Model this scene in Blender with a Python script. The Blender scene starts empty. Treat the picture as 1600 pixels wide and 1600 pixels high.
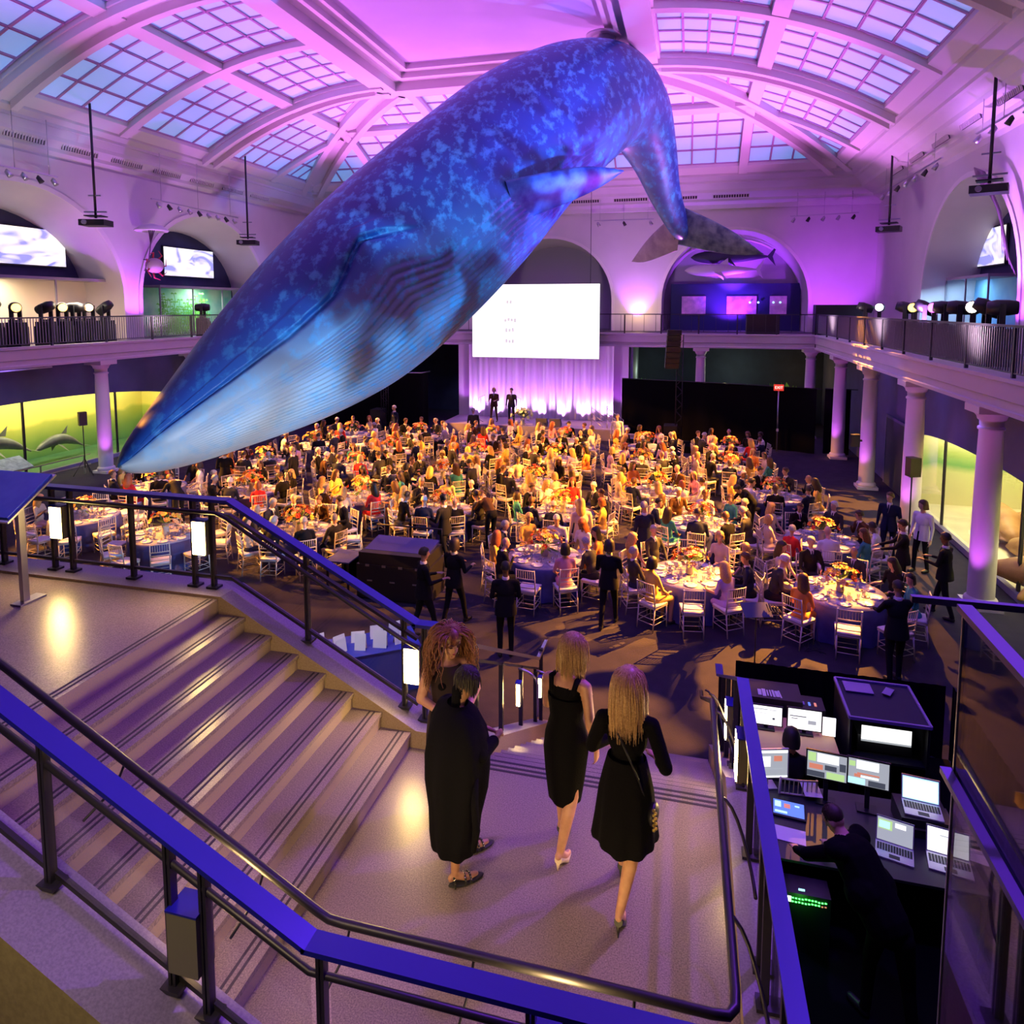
import bpy, bmesh, math, random
import numpy as np
from mathutils import Vector, Matrix, Euler
from math import sin, cos, pi, radians as R, sqrt, atan2

# ------------------------------------------------------------------ camera, world, exposure
SC = bpy.context.scene
COL = SC.collection
F_PX = 1080.0
cam_d = bpy.data.cameras.new('camera'); CAM = bpy.data.objects.new('camera', cam_d); COL.objects.link(CAM)
cam_d.sensor_width = 36.0; cam_d.lens = F_PX / 1600 * 36.0; cam_d.shift_y = -0.1375
cam_d.clip_start = 0.05; cam_d.clip_end = 200
CAM.location = (0, 0, 6.6)
CAM.rotation_euler = (R(90 - 5.29), 0, R(14.475))
SC.camera = CAM
SC.view_settings.view_transform = 'Standard'; SC.view_settings.look = 'None'
SC.view_settings.gamma = 1.0; SC.view_settings.use_curve_mapping = False
SC.view_settings.exposure = 0.0
W = bpy.data.worlds.new('world'); SC.world = W; W.use_nodes = True
W.node_tree.nodes['Background'].inputs[0].default_value = (0.10, 0.06, 0.25, 1)
W.node_tree.nodes['Background'].inputs[1].default_value = 0.10
try:
    SC.cycles.max_bounces = 5; SC.cycles.diffuse_bounces = 3; SC.cycles.glossy_bounces = 3
    SC.cycles.transparent_max_bounces = 12; SC.cycles.transmission_bounces = 4
    SC.cycles.sample_clamp_indirect = 4.0; SC.cycles.caustics_reflective = False; SC.cycles.caustics_refractive = False
    SC.cycles.use_light_tree = True
except Exception: pass
RND = random.Random(7)

# ------------------------------------------------------------------ lamps
def gobo(l, scale, lo, hi, kind='noise', stretch=(1, 1, 1)):
    """a patterned glass disc in the fixture: breaks the beam into soft blobs"""
    l.use_nodes = True; nt = l.node_tree; N = nt.nodes; em = N.get('Emission')
    tc = N.new('ShaderNodeTexCoord'); mp = N.new('ShaderNodeMapping'); mp.inputs['Scale'].default_value = stretch
    nt.links.new(tc.outputs['Normal'], mp.inputs[0])
    if kind == 'noise':
        t = N.new('ShaderNodeTexNoise'); t.inputs['Detail'].default_value = 1.0; t.inputs['Distortion'].default_value = 0.6
    else:
        t = N.new('ShaderNodeTexVoronoi')
    t.inputs['Scale'].default_value = scale
    nt.links.new(mp.outputs[0], t.inputs['Vector'])
    rp = N.new('ShaderNodeMapRange'); rp.inputs[1].default_value = lo; rp.inputs[2].default_value = hi
    rp.inputs[3].default_value = 0.0; rp.inputs[4].default_value = 1.0
    nt.links.new(t.outputs[0], rp.inputs[0]); nt.links.new(rp.outputs[0], em.inputs['Strength'])
    return l
def spot(loc, at, energy, col, ang=60, blend=0.6, size=0.15, go=None):
    d = bpy.data.lights.new('spot_lamp', 'SPOT'); d.energy = energy; d.color = col
    d.spot_size = R(ang); d.spot_blend = blend; d.shadow_soft_size = size
    if go: gobo(d, *go)
    o = bpy.data.objects.new('spot_lamp', d); COL.objects.link(o); o.location = loc
    o.rotation_euler = (Vector(at) - Vector(loc)).to_track_quat('-Z', 'Y').to_euler()
    return o
def area(loc, at, energy, col, sx, sy):
    d = bpy.data.lights.new('area_lamp', 'AREA'); d.energy = energy; d.color = col; d.shape = 'RECTANGLE'; d.size = sx; d.size_y = sy
    o = bpy.data.objects.new('area_lamp', d); COL.objects.link(o); o.location = loc
    o.rotation_euler = (Vector(at) - Vector(loc)).to_track_quat('-Z', 'Y').to_euler()
    return o
def point(loc, energy, col, size=0.1):
    d = bpy.data.lights.new('point_lamp', 'POINT'); d.energy = energy; d.color = col; d.shadow_soft_size = size
    o = bpy.data.objects.new('point_lamp', d); COL.objects.link(o); o.location = loc
    return o
PINK = (0.86, 0.21, 1.0); PURP = (0.42, 0.08, 1.0); AMBER = (1.0, 0.36, 0.035); LAV = (0.55, 0.42, 1.0); WARM = (1.0, 0.62, 0.22)
# magenta uplights standing on the mezzanine ledges wash the vault
for y in (8, 16, 23, 29, 35):
    spot((-23.0, y, 6.6), (-13, y + 1, 17), 5200, PINK, 80, 0.8, 0.2)
    spot((6.8, y, 6.6), (-1, y + 1, 17), 4500, PINK, 80, 0.8, 0.2)
for x in (-18, -12, -6, 0, 5):
    spot((x, 38.6, 6.5), (x, 33, 17), 4200, PINK, 80, 0.8, 0.2)
for y in (17, 25, 33):  # added pinkish-white fill lamps for the upper walls and cornice
    spot((-21.6, y, 5.6), (-25.2, y + 1, 11), 520, (1.0, 0.72, 0.78), 110, 0.9, 0.3)
    spot((5.4, y, 5.6), (10.3, y + 1, 11), 520, (1.0, 0.70, 0.80), 110, 0.9, 0.3)
for x in (-16, -3): spot((x, 38.2, 5.6), (x, 44.3, 11), 700, (1.0, 0.72, 0.78), 110, 0.9, 0.3)
area((-8, 20, 16.6), (-8, 20, 0), 350, (0.30, 0.16, 1.0), 10, 18)           # added violet fill below the flat ceiling, no real fixture
# amber patterned beams from both mezzanines over the dinner tables
for y in (13, 18, 23, 28):
    spot((-22.0, y, 7.6), (-13, y + 1, 0.8), 42000, AMBER, 54, 0.5, 0.05, (10.0, 0.44, 0.56))
for y in (18, 21.5, 25, 28.5):
    spot((5.7, y, 7.6), (-3, y - 1, 0.6), 32000, AMBER, 52, 0.4, 0.05, (10.0, 0.44, 0.56))
spot((5.6, 21.5, 7.6), (0.8, 14.9, 0.0), 60000, AMBER, 37, 0.6, 0.03, (6.5, 0.49, 0.545, 'noise', (1, 1.8, 1)))
spot((5.6, 30, 7.6), (3.5, 22, 0.5), 22000, AMBER, 60, 0.6, 0.03, (11.0, 0.49, 0.545, 'noise', (1, 1.8, 1)))
# whale projections: cyan water pattern and violet wash
spot((5.6, 12, 7.5), (-9, 16, 6.5), 11500, (0.10, 0.46, 1.0), 62, 0.8, 0.1, (9.0, 0.38, 0.64))
spot((5.6, 20, 7.5), (-6, 24, 12.5), 15000, (0.10, 0.22, 1.0), 60, 0.8, 0.1, (11.0, 0.44, 0.58))
spot((5.7, 27, 7.5), (-3, 30, 13), 3500, (0.05, 0.45, 0.8), 50, 0.8, 0.1, (16.0, 0.46, 0.58))
spot((-3.0, 8.0, 2.6), (-10.7, 13.4, 4.2), 3000, (0.66, 0.80, 1.0), 52, 0.9, 0.3)
spot((-21.8, 20, 7.4), (-10, 20, 9.5), 6000, (0.05, 0.12, 1.0), 60, 0.9, 0.2)
spot((5.7, 24, 7.3), (-6.5, 22.5, 11.5), 5500, (0.42, 0.02, 1.0), 46, 0.9, 0.2)
# stair and landing
spot((-1.0, 0.6, 9.5), (-3.2, 2.9, 3.2), 420, (0.22, 0.04, 1.0), 50, 0.8, 0.2)
spot((-2.6, 0.9, 5.6), (-3.0, 2.6, 2.9), 260, (1.0, 0.78, 0.32), 90, 0.9, 0.3)  # added warm lamp for the near wall, source unknown
spot((0, 5, 14), (0.5, 12, 0), 2600, (0.10, 0.03, 1.0), 60, 0.9, 0.3)  # added violet lamp to tint the carpet beyond the stairs
spot((4.5, 9.5, 12.0), (-2.0, 4.5, 2.2), 4200, (0.30, 0.05, 1.0), 50, 0.7, 0.12)
spot((-3.0, -1.5, 11.0), (-2.5, 4.8, 2.6), 240, (0.95, 0.40, 0.62), 60, 0.9, 0.4)  # added soft pink fill over the stairs

# ------------------------------------------------------------------ materials
_M = {}
def mat(name, col, rough=0.6, metal=0.0, emit=None, es=1.0, noise=None, bump=0.0, spec=0.5, bscale=40.0, alpha=None, trans=0.0):
    """noise=(scale, colour2, detail)"""
    if name in _M: return _M[name]
    m = bpy.data.materials.new(name); m.use_nodes = True; nt = m.node_tree; b = nt.nodes['Principled BSDF']
    b.inputs['Base Color'].default_value = (*col, 1); b.inputs['Roughness'].default_value = rough
    b.inputs['Metallic'].default_value = metal; b.inputs['Specular IOR Level'].default_value = spec
    if emit: b.inputs['Emission Color'].default_value = (*emit, 1); b.inputs['Emission Strength'].default_value = es
    if trans: b.inputs['Transmission Weight'].default_value = trans
    if alpha is not None: b.inputs['Alpha'].default_value = alpha
    if noise or bump:
        tc = nt.nodes.new('ShaderNodeTexCoord')
    if noise:
        n = nt.nodes.new('ShaderNodeTexNoise'); n.inputs['Scale'].default_value = noise[0]; n.inputs['Detail'].default_value = noise[2]
        nt.links.new(tc.outputs['Object'], n.inputs['Vector'])
        r = nt.nodes.new('ShaderNodeMapRange'); r.inputs[1].default_value = 0.35; r.inputs[2].default_value = 0.65
        nt.links.new(n.outputs[0], r.inputs[0])
        x = nt.nodes.new('ShaderNodeMix'); x.data_type = 'RGBA'
        x.inputs[6].default_value = (*col, 1); x.inputs[7].default_value = (*noise[1], 1)
        nt.links.new(r.outputs[0], x.inputs[0]); nt.links.new(x.outputs[2], b.inputs['Base Color'])
    if bump:
        n2 = nt.nodes.new('ShaderNodeTexNoise'); n2.inputs['Scale'].default_value = bscale; n2.inputs['Detail'].default_value = 3
        nt.links.new(tc.outputs['Object'], n2.inputs['Vector'])
        bp = nt.nodes.new('ShaderNodeBump'); bp.inputs['Strength'].default_value = bump; bp.inputs['Distance'].default_value = 0.02
        nt.links.new(n2.outputs[0], bp.inputs['Height']); nt.links.new(bp.outputs[0], b.inputs['Normal'])
    _M[name] = m
    return m
def glassy(name, tint, op, rough=0.05):
    if name in _M: return _M[name]
    m = bpy.data.materials.new(name); m.use_nodes = True; nt = m.node_tree; N = nt.nodes
    b = N.new('ShaderNodeBsdfGlossy'); b.inputs[0].default_value = (0.9, 0.9, 0.95, 1); b.inputs['Roughness'].default_value = rough
    t = N.new('ShaderNodeBsdfTransparent'); t.inputs[0].default_value = (*[0.6 + 0.4 * c for c in tint], 1); mx = N.new('ShaderNodeMixShader'); lw = N.new('ShaderNodeLayerWeight'); lw.inputs[0].default_value = 0.5; fr = N.new('ShaderNodeMath'); fr.operation = 'POWER'; fr.inputs[1].default_value = 4.0; nt.links.new(lw.outputs['Facing'], fr.inputs[0])
    ad = N.new('ShaderNodeMath'); ad.operation = 'ADD'; ad.inputs[1].default_value = op; ad.use_clamp = True
    nt.links.new(fr.outputs[0], ad.inputs[0]); nt.links.new(ad.outputs[0], mx.inputs[0])
    nt.links.new(t.outputs[0], mx.inputs[1]); nt.links.new(b.outputs[0], mx.inputs[2]); nt.links.new(mx.outputs[0], N['Material Output'].inputs[0])
    _M[name] = m
    return m
PLAST = mat('plaster', (0.62, 0.58, 0.60), 0.8, noise=(0.35, (0.54, 0.50, 0.53), 4), bump=0.15, bscale=3)
PLAST2 = mat('plaster_moulding', (0.66, 0.60, 0.62), 0.7)
NAVY = mat('navy_wall', (0.030, 0.036, 0.085), 0.8, noise=(1.5, (0.024, 0.028, 0.07), 3))
DKMET = mat('dark_metal', (0.035, 0.032, 0.045), 0.42, 0.6)
BLMET = mat('blue_painted_metal', (0.010, 0.012, 0.27), 0.35, 0.2)
BLACK = mat('black_cloth', (0.005, 0.005, 0.006), 0.95, spec=0.05)
BLKPL = mat('black_plastic', (0.012, 0.012, 0.015), 0.45)
CHROME = mat('steel', (0.45, 0.44, 0.48), 0.3, 0.9)
WHITE = mat('white_paint', (0.8, 0.8, 0.8), 0.5)
PAPER = mat('paper', (0.85, 0.83, 0.85), 0.7)
TERR = mat('terrazzo', (0.26, 0.205, 0.19), 0.32, noise=(95.0, (0.12, 0.09, 0.095), 5), bump=0.05, bscale=60)
TERRW = mat('terrazzo_wall', (0.42, 0.33, 0.20), 0.5, noise=(60.0, (0.33, 0.25, 0.14), 5))
STRIP = mat('grip_strip', (0.025, 0.02, 0.03), 0.7)
CARPET = mat('carpet', (0.034, 0.030, 0.048), 0.9, spec=0.15, noise=(3.0, (0.025, 0.023, 0.04), 6), bump=0.3, bscale=60)

# ------------------------------------------------------------------ mesh helpers
class MB:
    def __init__(s): s.v = []; s.f = []; s.mi = []; s.sm = []
    def quadgrid(s, P, mi=0, smooth=True, cu=False, cv=False, flip=False):
        """P[i][j] grid of points"""
        n = len(P); m = len(P[0]); o = len(s.v)
        for r in P: s.v.extend([tuple(p) for p in r])
        for i in range(n if cu else n - 1):
            for j in range(m if cv else m - 1):
                a = o + i * m + j; b = o + i * m + (j + 1) % m; c = o + ((i + 1) % n) * m + (j + 1) % m; d = o + ((i + 1) % n) * m + j
                s.f.append((a, d, c, b) if flip else (a, b, c, d)); s.mi.append(mi); s.sm.append(smooth)
        return s
    def poly(s, pts, mi=0, smooth=False):
        o = len(s.v); s.v.extend([tuple(p) for p in pts]); s.f.append(tuple(range(o, o + len(pts)))); s.mi.append(mi); s.sm.append(smooth); return s
    def box(s, c, d, mi=0, rot=None):
        """c centre, d full sizes, rot Matrix/Euler"""
        x, y, z = d[0] / 2, d[1] / 2, d[2] / 2
        pts = [Vector((sx * x, sy * y, sz * z)) for sz in (-1, 1) for sy in (-1, 1) for sx in (-1, 1)]
        if rot is not None:
            M = rot.to_matrix() if hasattr(rot, 'to_matrix') else rot
            pts = [M @ p for p in pts]
        o = len(s.v); s.v.extend([tuple(p + Vector(c)) for p in pts])
        for f in ((0, 2, 3, 1), (4, 5, 7, 6), (0, 1, 5, 4), (2, 6, 7, 3), (0, 4, 6, 2), (1, 3, 7, 5)):
            s.f.append(tuple(o + k for k in f)); s.mi.append(mi); s.sm.append(False)
        return s
    def bb(s, a, b, mi=0):
        return s.box([(a[i] + b[i]) / 2 for i in range(3)], [abs(b[i] - a[i]) for i in range(3)], mi)
    def beam(s, p0, p1, w, h, mi=0, up=(0, 0, 1)):
        """rectangular bar from p0 to p1: w across, h along up"""
        p0 = Vector(p0); p1 = Vector(p1); t = (p1 - p0).normalized(); u = Vector(up)
        x = t.cross(u)
        if x.length < 1e-4: x = t.cross(Vector((0, 1, 0)))
        x.normalize(); n = x.cross(t).normalized()
        o = len(s.v)
        for p in (p0, p1):
            for a, b in ((-1, -1), (1, -1), (1, 1), (-1, 1)): s.v.append(tuple(p + x * a * w / 2 + n * b * h / 2))
        for f in ((0, 1, 5, 4), (1, 2, 6, 5), (2, 3, 7, 6), (3, 0, 4, 7), (3, 2, 1, 0), (4, 5, 6, 7)):
            s.f.append(tuple(o + k for k in f)); s.mi.append(mi); s.sm.append(False)
        return s
    def tube(s, path, r, n=8, mi=0, cap=True, smooth=True):
        path = [Vector(p) for p in path]; rr = r if isinstance(r, (list, tuple)) else [r] * len(path)
        N = None; rings = []
        for i, p in enumerate(path):
            t = (path[min(i + 1, len(path) - 1)] - path[max(i - 1, 0)])
            if t.length < 1e-9: t = Vector((0, 0, 1))
            t.normalize()
            if N is None:
                N = t.orthogonal().normalized()
            N = (N - t * N.dot(t))
            if N.length < 1e-6: N = t.orthogonal()
            N.normalize(); B = t.cross(N)
            rings.append([p + (N * cos(2 * pi * k / n) + B * sin(2 * pi * k / n)) * rr[i] for k in range(n)])
        s.quadgrid(rings, mi, smooth, cv=True, flip=True)
        if cap:
            o = len(s.v) - len(path) * n
            s.f.append(tuple(o + k for k in range(n))); s.mi.append(mi); s.sm.append(False)
            o2 = len(s.v) - n
            s.f.append(tuple(o2 + k for k in reversed(range(n)))); s.mi.append(mi); s.sm.append(False)
        return s
    def lathe(s, prof, n=16, c=(0, 0, 0), mi=0, smooth=True, axis=None):
        """prof: list of (r, z)"""
        P = []
        for r, z in prof:
            ring = []
            for k in range(n):
                v = Vector((r * cos(2 * pi * k / n), r * sin(2 * pi * k / n), z))
                if axis is not None: v = axis @ v
                ring.append(v + Vector(c))
            P.append(ring)
        s.quadgrid(P, mi, smooth, cv=True)
        return s
    def ell(s, c, r, n=10, m=7, mi=0, rot=None, smooth=True):
        P = []
        for i in range(m + 1):
            th = pi * i / m; ring = []
            for k in range(n):
                v = Vector((r[0] * sin(th) * cos(2 * pi * k / n), r[1] * sin(th) * sin(2 * pi * k / n), -r[2] * cos(th)))
                if rot is not None: v = rot @ v
                ring.append(v + Vector(c))
            P.append(ring)
        s.quadgrid(P, mi, smooth, cv=True)
        return s
    def prism(s, pts, a, b, axis=2, mi=0):
        """extrude 2-D polygon pts from a to b along axis"""
        def P(p, h):
            if axis == 2: return (p[0], p[1], h)
            if axis == 0: return (h, p[0], p[1])
            return (p[0], h, p[1])
        n = len(pts); o = len(s.v)
        s.v.extend([P(p, a) for p in pts]); s.v.extend([P(p, b) for p in pts])
        s.f.append(tuple(o + k for k in range(n))); s.f.append(tuple(o + n + k for k in reversed(range(n))))
        s.mi += [mi, mi]; s.sm += [False, False]
        for k in range(n):
            s.f.append((o + k, o + n + k, o + n + (k + 1) % n, o + (k + 1) % n)); s.mi.append(mi); s.sm.append(False)
        return s
    def mesh(s, name, mats):
        me = bpy.data.meshes.new(name); me.from_pydata(s.v, [], s.f)
        for m in (mats if isinstance(mats, (list, tuple)) else [mats]): me.materials.append(m)
        me.polygons.foreach_set('material_index', s.mi); me.polygons.foreach_set('use_smooth', s.sm); me.update()
        return me
    def fixn(s, me):
        bm = bmesh.new(); bm.from_mesh(me); bmesh.ops.recalc_face_normals(bm, faces=bm.faces); bm.to_mesh(me); bm.free(); return me
    def build(s, name, mats, parent=None, fix=True, loc=None, **kw):
        me = s.mesh(name, mats)
        if fix: s.fixn(me)
        return link(name, me, parent, loc, **kw)
def link(name, me, parent=None, loc=None, rz=None, label=None, cat=None, group=None, kind=None):
    o = bpy.data.objects.new(name, me); COL.objects.link(o)
    if parent is not None: o.parent = parent
    if loc is not None: o.location = loc
    if rz is not None: o.rotation_euler = (0, 0, rz)
    return tag(o, label, cat, group, kind)
def tag(o, label=None, cat=None, group=None, kind=None):
    if label: o['label'] = label
    if cat: o['category'] = cat
    if group: o['group'] = group
    if kind: o['kind'] = kind
    return o
def thing(name, label, cat, loc=(0, 0, 0), rz=0, group=None):
    return link(name, None, None, loc, rz, label, cat, group)
def struct(name, mb, mats, fix=True):
    return mb.build(name, mats, fix=fix, kind='structure')
def sbox(name, a, b, m):
    return struct(name, MB().bb(a, b), m)
# ------------------------------------------------------------------ the hall: floor, walls, vault
XR, XL, YB = 10.3, -25.2, 44.3
sbox('floor', (-32, -3.2, -0.15), (16, 52, 0.0), CARPET)
sbox('wall_near', (-32, -3.4, 0), (16, -3.2, 20), NAVY)
ceil_n = [0, 0]
def trim(mb, m=PLAST2, fix=True):
    ceil_n[0] += 1
    return struct('trim_%d' % ceil_n[0], mb, m, fix)
def window():
    ceil_n[1] += 1
    o = link('window_%d' % ceil_n[1], None, kind='structure'); return o
# skylight parameter surfaces
def S_R(t, s): return Vector((7.6 - 9.8 * t, s, 14.2 + 3.0 * (1 - (1 - t) ** 2)))
def S_L(t, s): return Vector((-24.2 + 9.9 * t, s, 14.2 + 3.0 * (1 - (1 - t) ** 2)))
def S_F(t, s): return Vector((s, 41.3 - 9.3 * t, 14.2 + 3.0 * (1 - (1 - t) ** 2)))
def clip(poly, f):
    out = []
    for i in range(len(poly)):
        a, b = poly[i], poly[(i + 1) % len(poly)]; fa, fb = f(a), f(b)
        if fa >= 0: out.append(a)
        if (fa >= 0) != (fb >= 0):
            k = fa / (fa - fb); out.append((a[0] + (b[0] - a[0]) * k, a[1] + (b[1] - a[1]) * k))
    return out
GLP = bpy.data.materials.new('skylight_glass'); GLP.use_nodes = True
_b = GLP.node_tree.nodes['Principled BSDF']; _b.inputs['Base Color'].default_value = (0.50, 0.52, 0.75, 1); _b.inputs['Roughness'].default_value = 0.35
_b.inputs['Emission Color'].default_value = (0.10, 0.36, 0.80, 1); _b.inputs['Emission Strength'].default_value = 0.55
MUNT = mat('muntin', (0.42, 0.24, 0.44), 0.5)
def skypanel(S, t0, t1, s0, s1, nt, ns, clips):
    w = None
    up = Vector((0, 0, 1))
    mun = MB()
    for i in range(nt):
        for j in range(ns):
            ta, tb = t0 + (t1 - t0) * i / nt, t0 + (t1 - t0) * (i + 1) / nt
            sa, sb = s0 + (s1 - s0) * j / ns, s0 + (s1 - s0) * (j + 1) / ns
            g = 0.022; gt = g / 10.0 * 1.0
            P = [(ta + gt, sa + g), (tb - gt, sa + g), (tb - gt, sb - g), (ta + gt, sb - g)]
            for c in clips: P = clip(P, c) if P else P
            if len(P) < 3: continue
            if w is None: w = window()
            mb = MB(); pts = [S(*p) + up * 0.10 for p in P]
            mb.poly(pts); mb.poly([p + up * 0.03 for p in reversed(pts)])
            n = len(pts)
            for k in range(n): mb.poly([pts[k], pts[k] + up * 0.03, pts[(k + 1) % n] + up * 0.03, pts[(k + 1) % n]])
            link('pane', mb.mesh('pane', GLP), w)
            # muntin frame round the pane, standing proud of it
            for k in range(n): mun.beam(pts[k] - up * 0.02, pts[(k + 1) % n] - up * 0.02, 0.05, 0.07)
    if w is not None: mun.build('muntins', MUNT, w, kind='stuff', fix=False)
def sweep(S, s, w, dep, t0=0.0, t1=1.0, n=14, mb=None):
    """rib across the vault at edge coordinate s"""
    mb = mb or MB(); P = []
    for i in range(n + 1):
        t = t0 + (t1 - t0) * i / n; c = S(t, s)
        a, b = S(t, s - w / 2), S(t, s + w / 2); z = Vector((0, 0, 1))
        P.append([a + z * 0.35, a - z * dep, b - z * dep, b + z * 0.35])
    mb.quadgrid(P, smooth=False, cv=True); return mb
def purlin(S, t, w, dep, s0, s1):
    mb = MB(); dt = w / 10.0; P = []
    for s in (s0, s1):
        a, b = S(t - dt / 2, s), S(t + dt / 2, s); z = Vector((0, 0, 1))
        P.append([a + z * 0.3, a - z * dep, b - z * dep, b + z * 0.3])
    mb.quadgrid(P, smooth=False, cv=True)
    mb.poly(P[0]); mb.poly(list(reversed(P[1]))); return mb
tl = (0.045, 0.475, 0.535, 0.93)
ribsY = [(3.6, 0), (9.2, 1), (14.8, 0), (20.3, 1), (25.8, 0), (31.4, 1), (37.0, 0)]
for S, x0, dx in ((S_R, 7.6, -9.8), (S_L, -24.2, 9.9)):
    for y, thick in ribsY:
        tm = min(1.0, (41.3 - y) / 9.3)
        mb = sweep(S, y, 1.25 if thick else 0.42, 0.12 if thick else 0.22, 0, tm)
        if thick:
            sweep(S, y - 0.42, 0.28, 0.42, 0, tm, mb=mb); sweep(S, y + 0.42, 0.28, 0.42, 0, tm, mb=mb)
        trim(mb)
    hip = lambda p: (41.3 - 9.3 * p[0] - 0.95) - p[1]
    edges = [3.6, 9.2, 14.8, 20.3, 25.8, 31.4, 37.0, 41.3]
    for k in range(2, 7):
        a, b = edges[k] + (0.65 if k % 2 else 0.24), edges[k + 1] - (0.24 if k % 2 else 0.65)
        skypanel(S, tl[0], tl[1], a, b, 4, 4, [hip]); skypanel(S, tl[2], tl[3], a, b, 4, 4, [hip])
    mb = MB()
    for k in range(0, 2):      # bays above and behind the camera stay plain glass
        for ta, tb in ((0, .25), (.25, .5), (.5, .75), (.75, 1)):
            mb.poly([S(ta, edges[k]), S(tb, edges[k]), S(tb, edges[k + 1]), S(ta, edges[k + 1])])
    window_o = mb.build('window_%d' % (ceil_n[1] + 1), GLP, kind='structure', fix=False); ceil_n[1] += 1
    trim(purlin(S, 0.505, 0.55, 0.18, 0, 41.3 - 9.3 * 0.505)); trim(purlin(S, 0.965, 0.7, 0.16, 0, 41.3 - 9.3 * 0.965)); trim(purlin(S, 0.02, 0.5, 0.1, 0, 41.2))
ribsX = [-19.2, -13.7, -8.3, -2.9, 2.6]
for x in ribsX:
    tm = min(1.0, (7.6 - x) / 9.8, (x + 24.2) / 9.9)
    trim(sweep(S_F, x, 0.45, 0.2, 0, tm))
exx = [-24.2] + ribsX + [7.6]
cR = lambda p: (7.6 - 9.8 * p[0] - 0.95) - p[1]
cL = lambda p: p[1] - (-24.2 + 9.9 * p[0] + 0.95)
for k in range(6):
    for a, b in ((tl[0], tl[1]), (tl[2], tl[3])):
        skypanel(S_F, a, b, exx[k] + 0.24, exx[k + 1] - 0.24, 4, 4, [cR, cL])
trim(purlin(S_F, 0.505, 0.5, 0.18, -24.2 + 5.0, 7.6 - 4.95)); trim(purlin(S_F, 0.965, 0.7, 0.16, -14.6, -1.9)); trim(purlin(S_F, 0.02, 0.5, 0.1, -24, 7.4))
for sx, xa, xb in ((1, 7.6, -2.2), (-1, -24.2, -14.3)):       # hip ribs, a broad band with two raised rolls
    mb = MB()
    for off, w, dep in ((0, 1.75, 0.06), (-0.55, 0.34, 0.42), (0.55, 0.34, 0.42)):
        P = []
        for i in range(15):
            t = i / 14; c = Vector((xa + (xb - xa) * t, 41.3 - 9.3 * t, 14.2 + 3.0 * (1 - (1 - t) ** 2)))
            d = Vector(((xb - xa), -9.3, 0)).normalized(); n = Vector((d.y, -d.x, 0)); z = Vector((0, 0, 1))
            P.append([c + n * (off - w / 2) + z * 0.3, c + n * (off - w / 2) - z * dep, c + n * (off + w / 2) - z * dep, c + n * (off + w / 2) + z * 0.3])
        mb.quadgrid(P, smooth=False, cv=True)
    trim(mb)
# flat centre of the ceiling with a stepped frame
FLATM = mat('painted_flat_ceiling', (0.60, 0.50, 0.66), 0.75, noise=(0.25, (0.50, 0.42, 0.60), 5), bump=0.1, bscale=1.5)
sbox('ceiling', (-14.3, -3, 17.75), (-2.2, 32.0, 17.95), FLATM)
def frame(x0, x1, y0, y1, w, za, zb):
    mb = MB(); mb.bb((x0, y0, za), (x0 + w, y1, zb)); mb.bb((x1 - w, y0, za), (x1, y1, zb)); mb.bb((x0 + w, y1 - w, za), (x1 - w, y1, zb)); return mb
trim(frame(-14.9, -1.6, -3, 32.6, 1.0, 16.85, 17.8)); trim(frame(-13.9, -2.6, -3, 31.6, 0.55, 17.25, 17.8)); trim(frame(-13.35, -3.15, -3, 31.05, 0.4, 17.5, 17.8))
# cornice
prof = [(0.0, 14.45), (0.0, 14.1), (0.22, 14.1), (0.26, 13.98), (0.85, 13.82), (0.88, 13.7), (1.0, 13.68), (1.35, 13.4), (1.42, 13.25), (2.15, 13.0), (2.2, 12.86), (2.62, 12.72), (2.72, 12.5), (3.0, 12.5)]
mb = MB(); P = []
for k, (cx, cy) in enumerate(((7.6, -3.2), (7.6, 41.3), (-24.2, 41.3), (-24.2, -3.2))):
    sx = 1 if cx > 0 else -1
    P.append([Vector((cx + sx * d * (1.0 if sx > 0 else 0.4), cy + (d if k in (1, 2) else 0), z)) for d, z in prof])
mb.quadgrid(P, smooth=False); trim(mb, PLAST)
VENT = mat('vent_grille', (0.05, 0.03, 0.06), 0.8)
def vent(c, L, ax, label, tilt):
    o = thing('air_vent', label, 'vent', c, 0, 'air vents along the cornice')
    m = MB(); n = 14
    m.box((0, 0, 0), (L if ax == 0 else 0.05, L if ax == 1 else 0.05, 0.26), rot=Euler((tilt if ax == 0 else 0, -tilt if ax == 1 else 0, 0)))
    m.build('recess', VENT, o)
    m = MB()
    for k in range(n + 1):
        u = -L / 2 + L * k / n
        off = (0, -0.05, 0) if ax == 0 else (-0.05 if c[0] > 0 else 0.05, 0, 0)
        m.box((u if ax == 0 else off[0], off[1] if ax == 0 else u, 0), (0.035, 0.05, 0.27) if ax == 0 else (0.05, 0.035, 0.27), rot=Euler((tilt if ax == 0 else 0, -tilt if ax == 1 else 0, 0)))
    m.build('slats', PLAST2, o, kind='stuff')
ordn = ['first', 'second', 'third', 'fourth', 'fifth', 'sixth', 'seventh', 'eighth', 'ninth', 'tenth']
for i, y in enumerate((19.2, 21.7, 24.2, 26.7, 29.2, 31.7, 34.2, 36.7)):
    vent((-24.2 - 1.8 * 0.4, y, 13.12), 1.7, 1, 'slotted air vent in left cornice, %s counting from the photo edge' % ordn[i], -0.3)
for i, y in enumerate((19.5, 22.3, 25.1, 28.2, 31.2, 34.2, 37.2)):
    vent((7.6 + 1.75, y, 13.12), 1.7, 1, 'slotted air vent in right cornice, %s counting from the photo edge' % ordn[i], 0.3)
for i, x in enumerate((-9.5, -6.6, -3.7, -0.8, 2.1)):
    vent((x, 41.3 + 1.75, 13.12), 2.0, 0, 'slotted air vent in far cornice, %s from the left' % ordn[i], 0.3)

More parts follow.
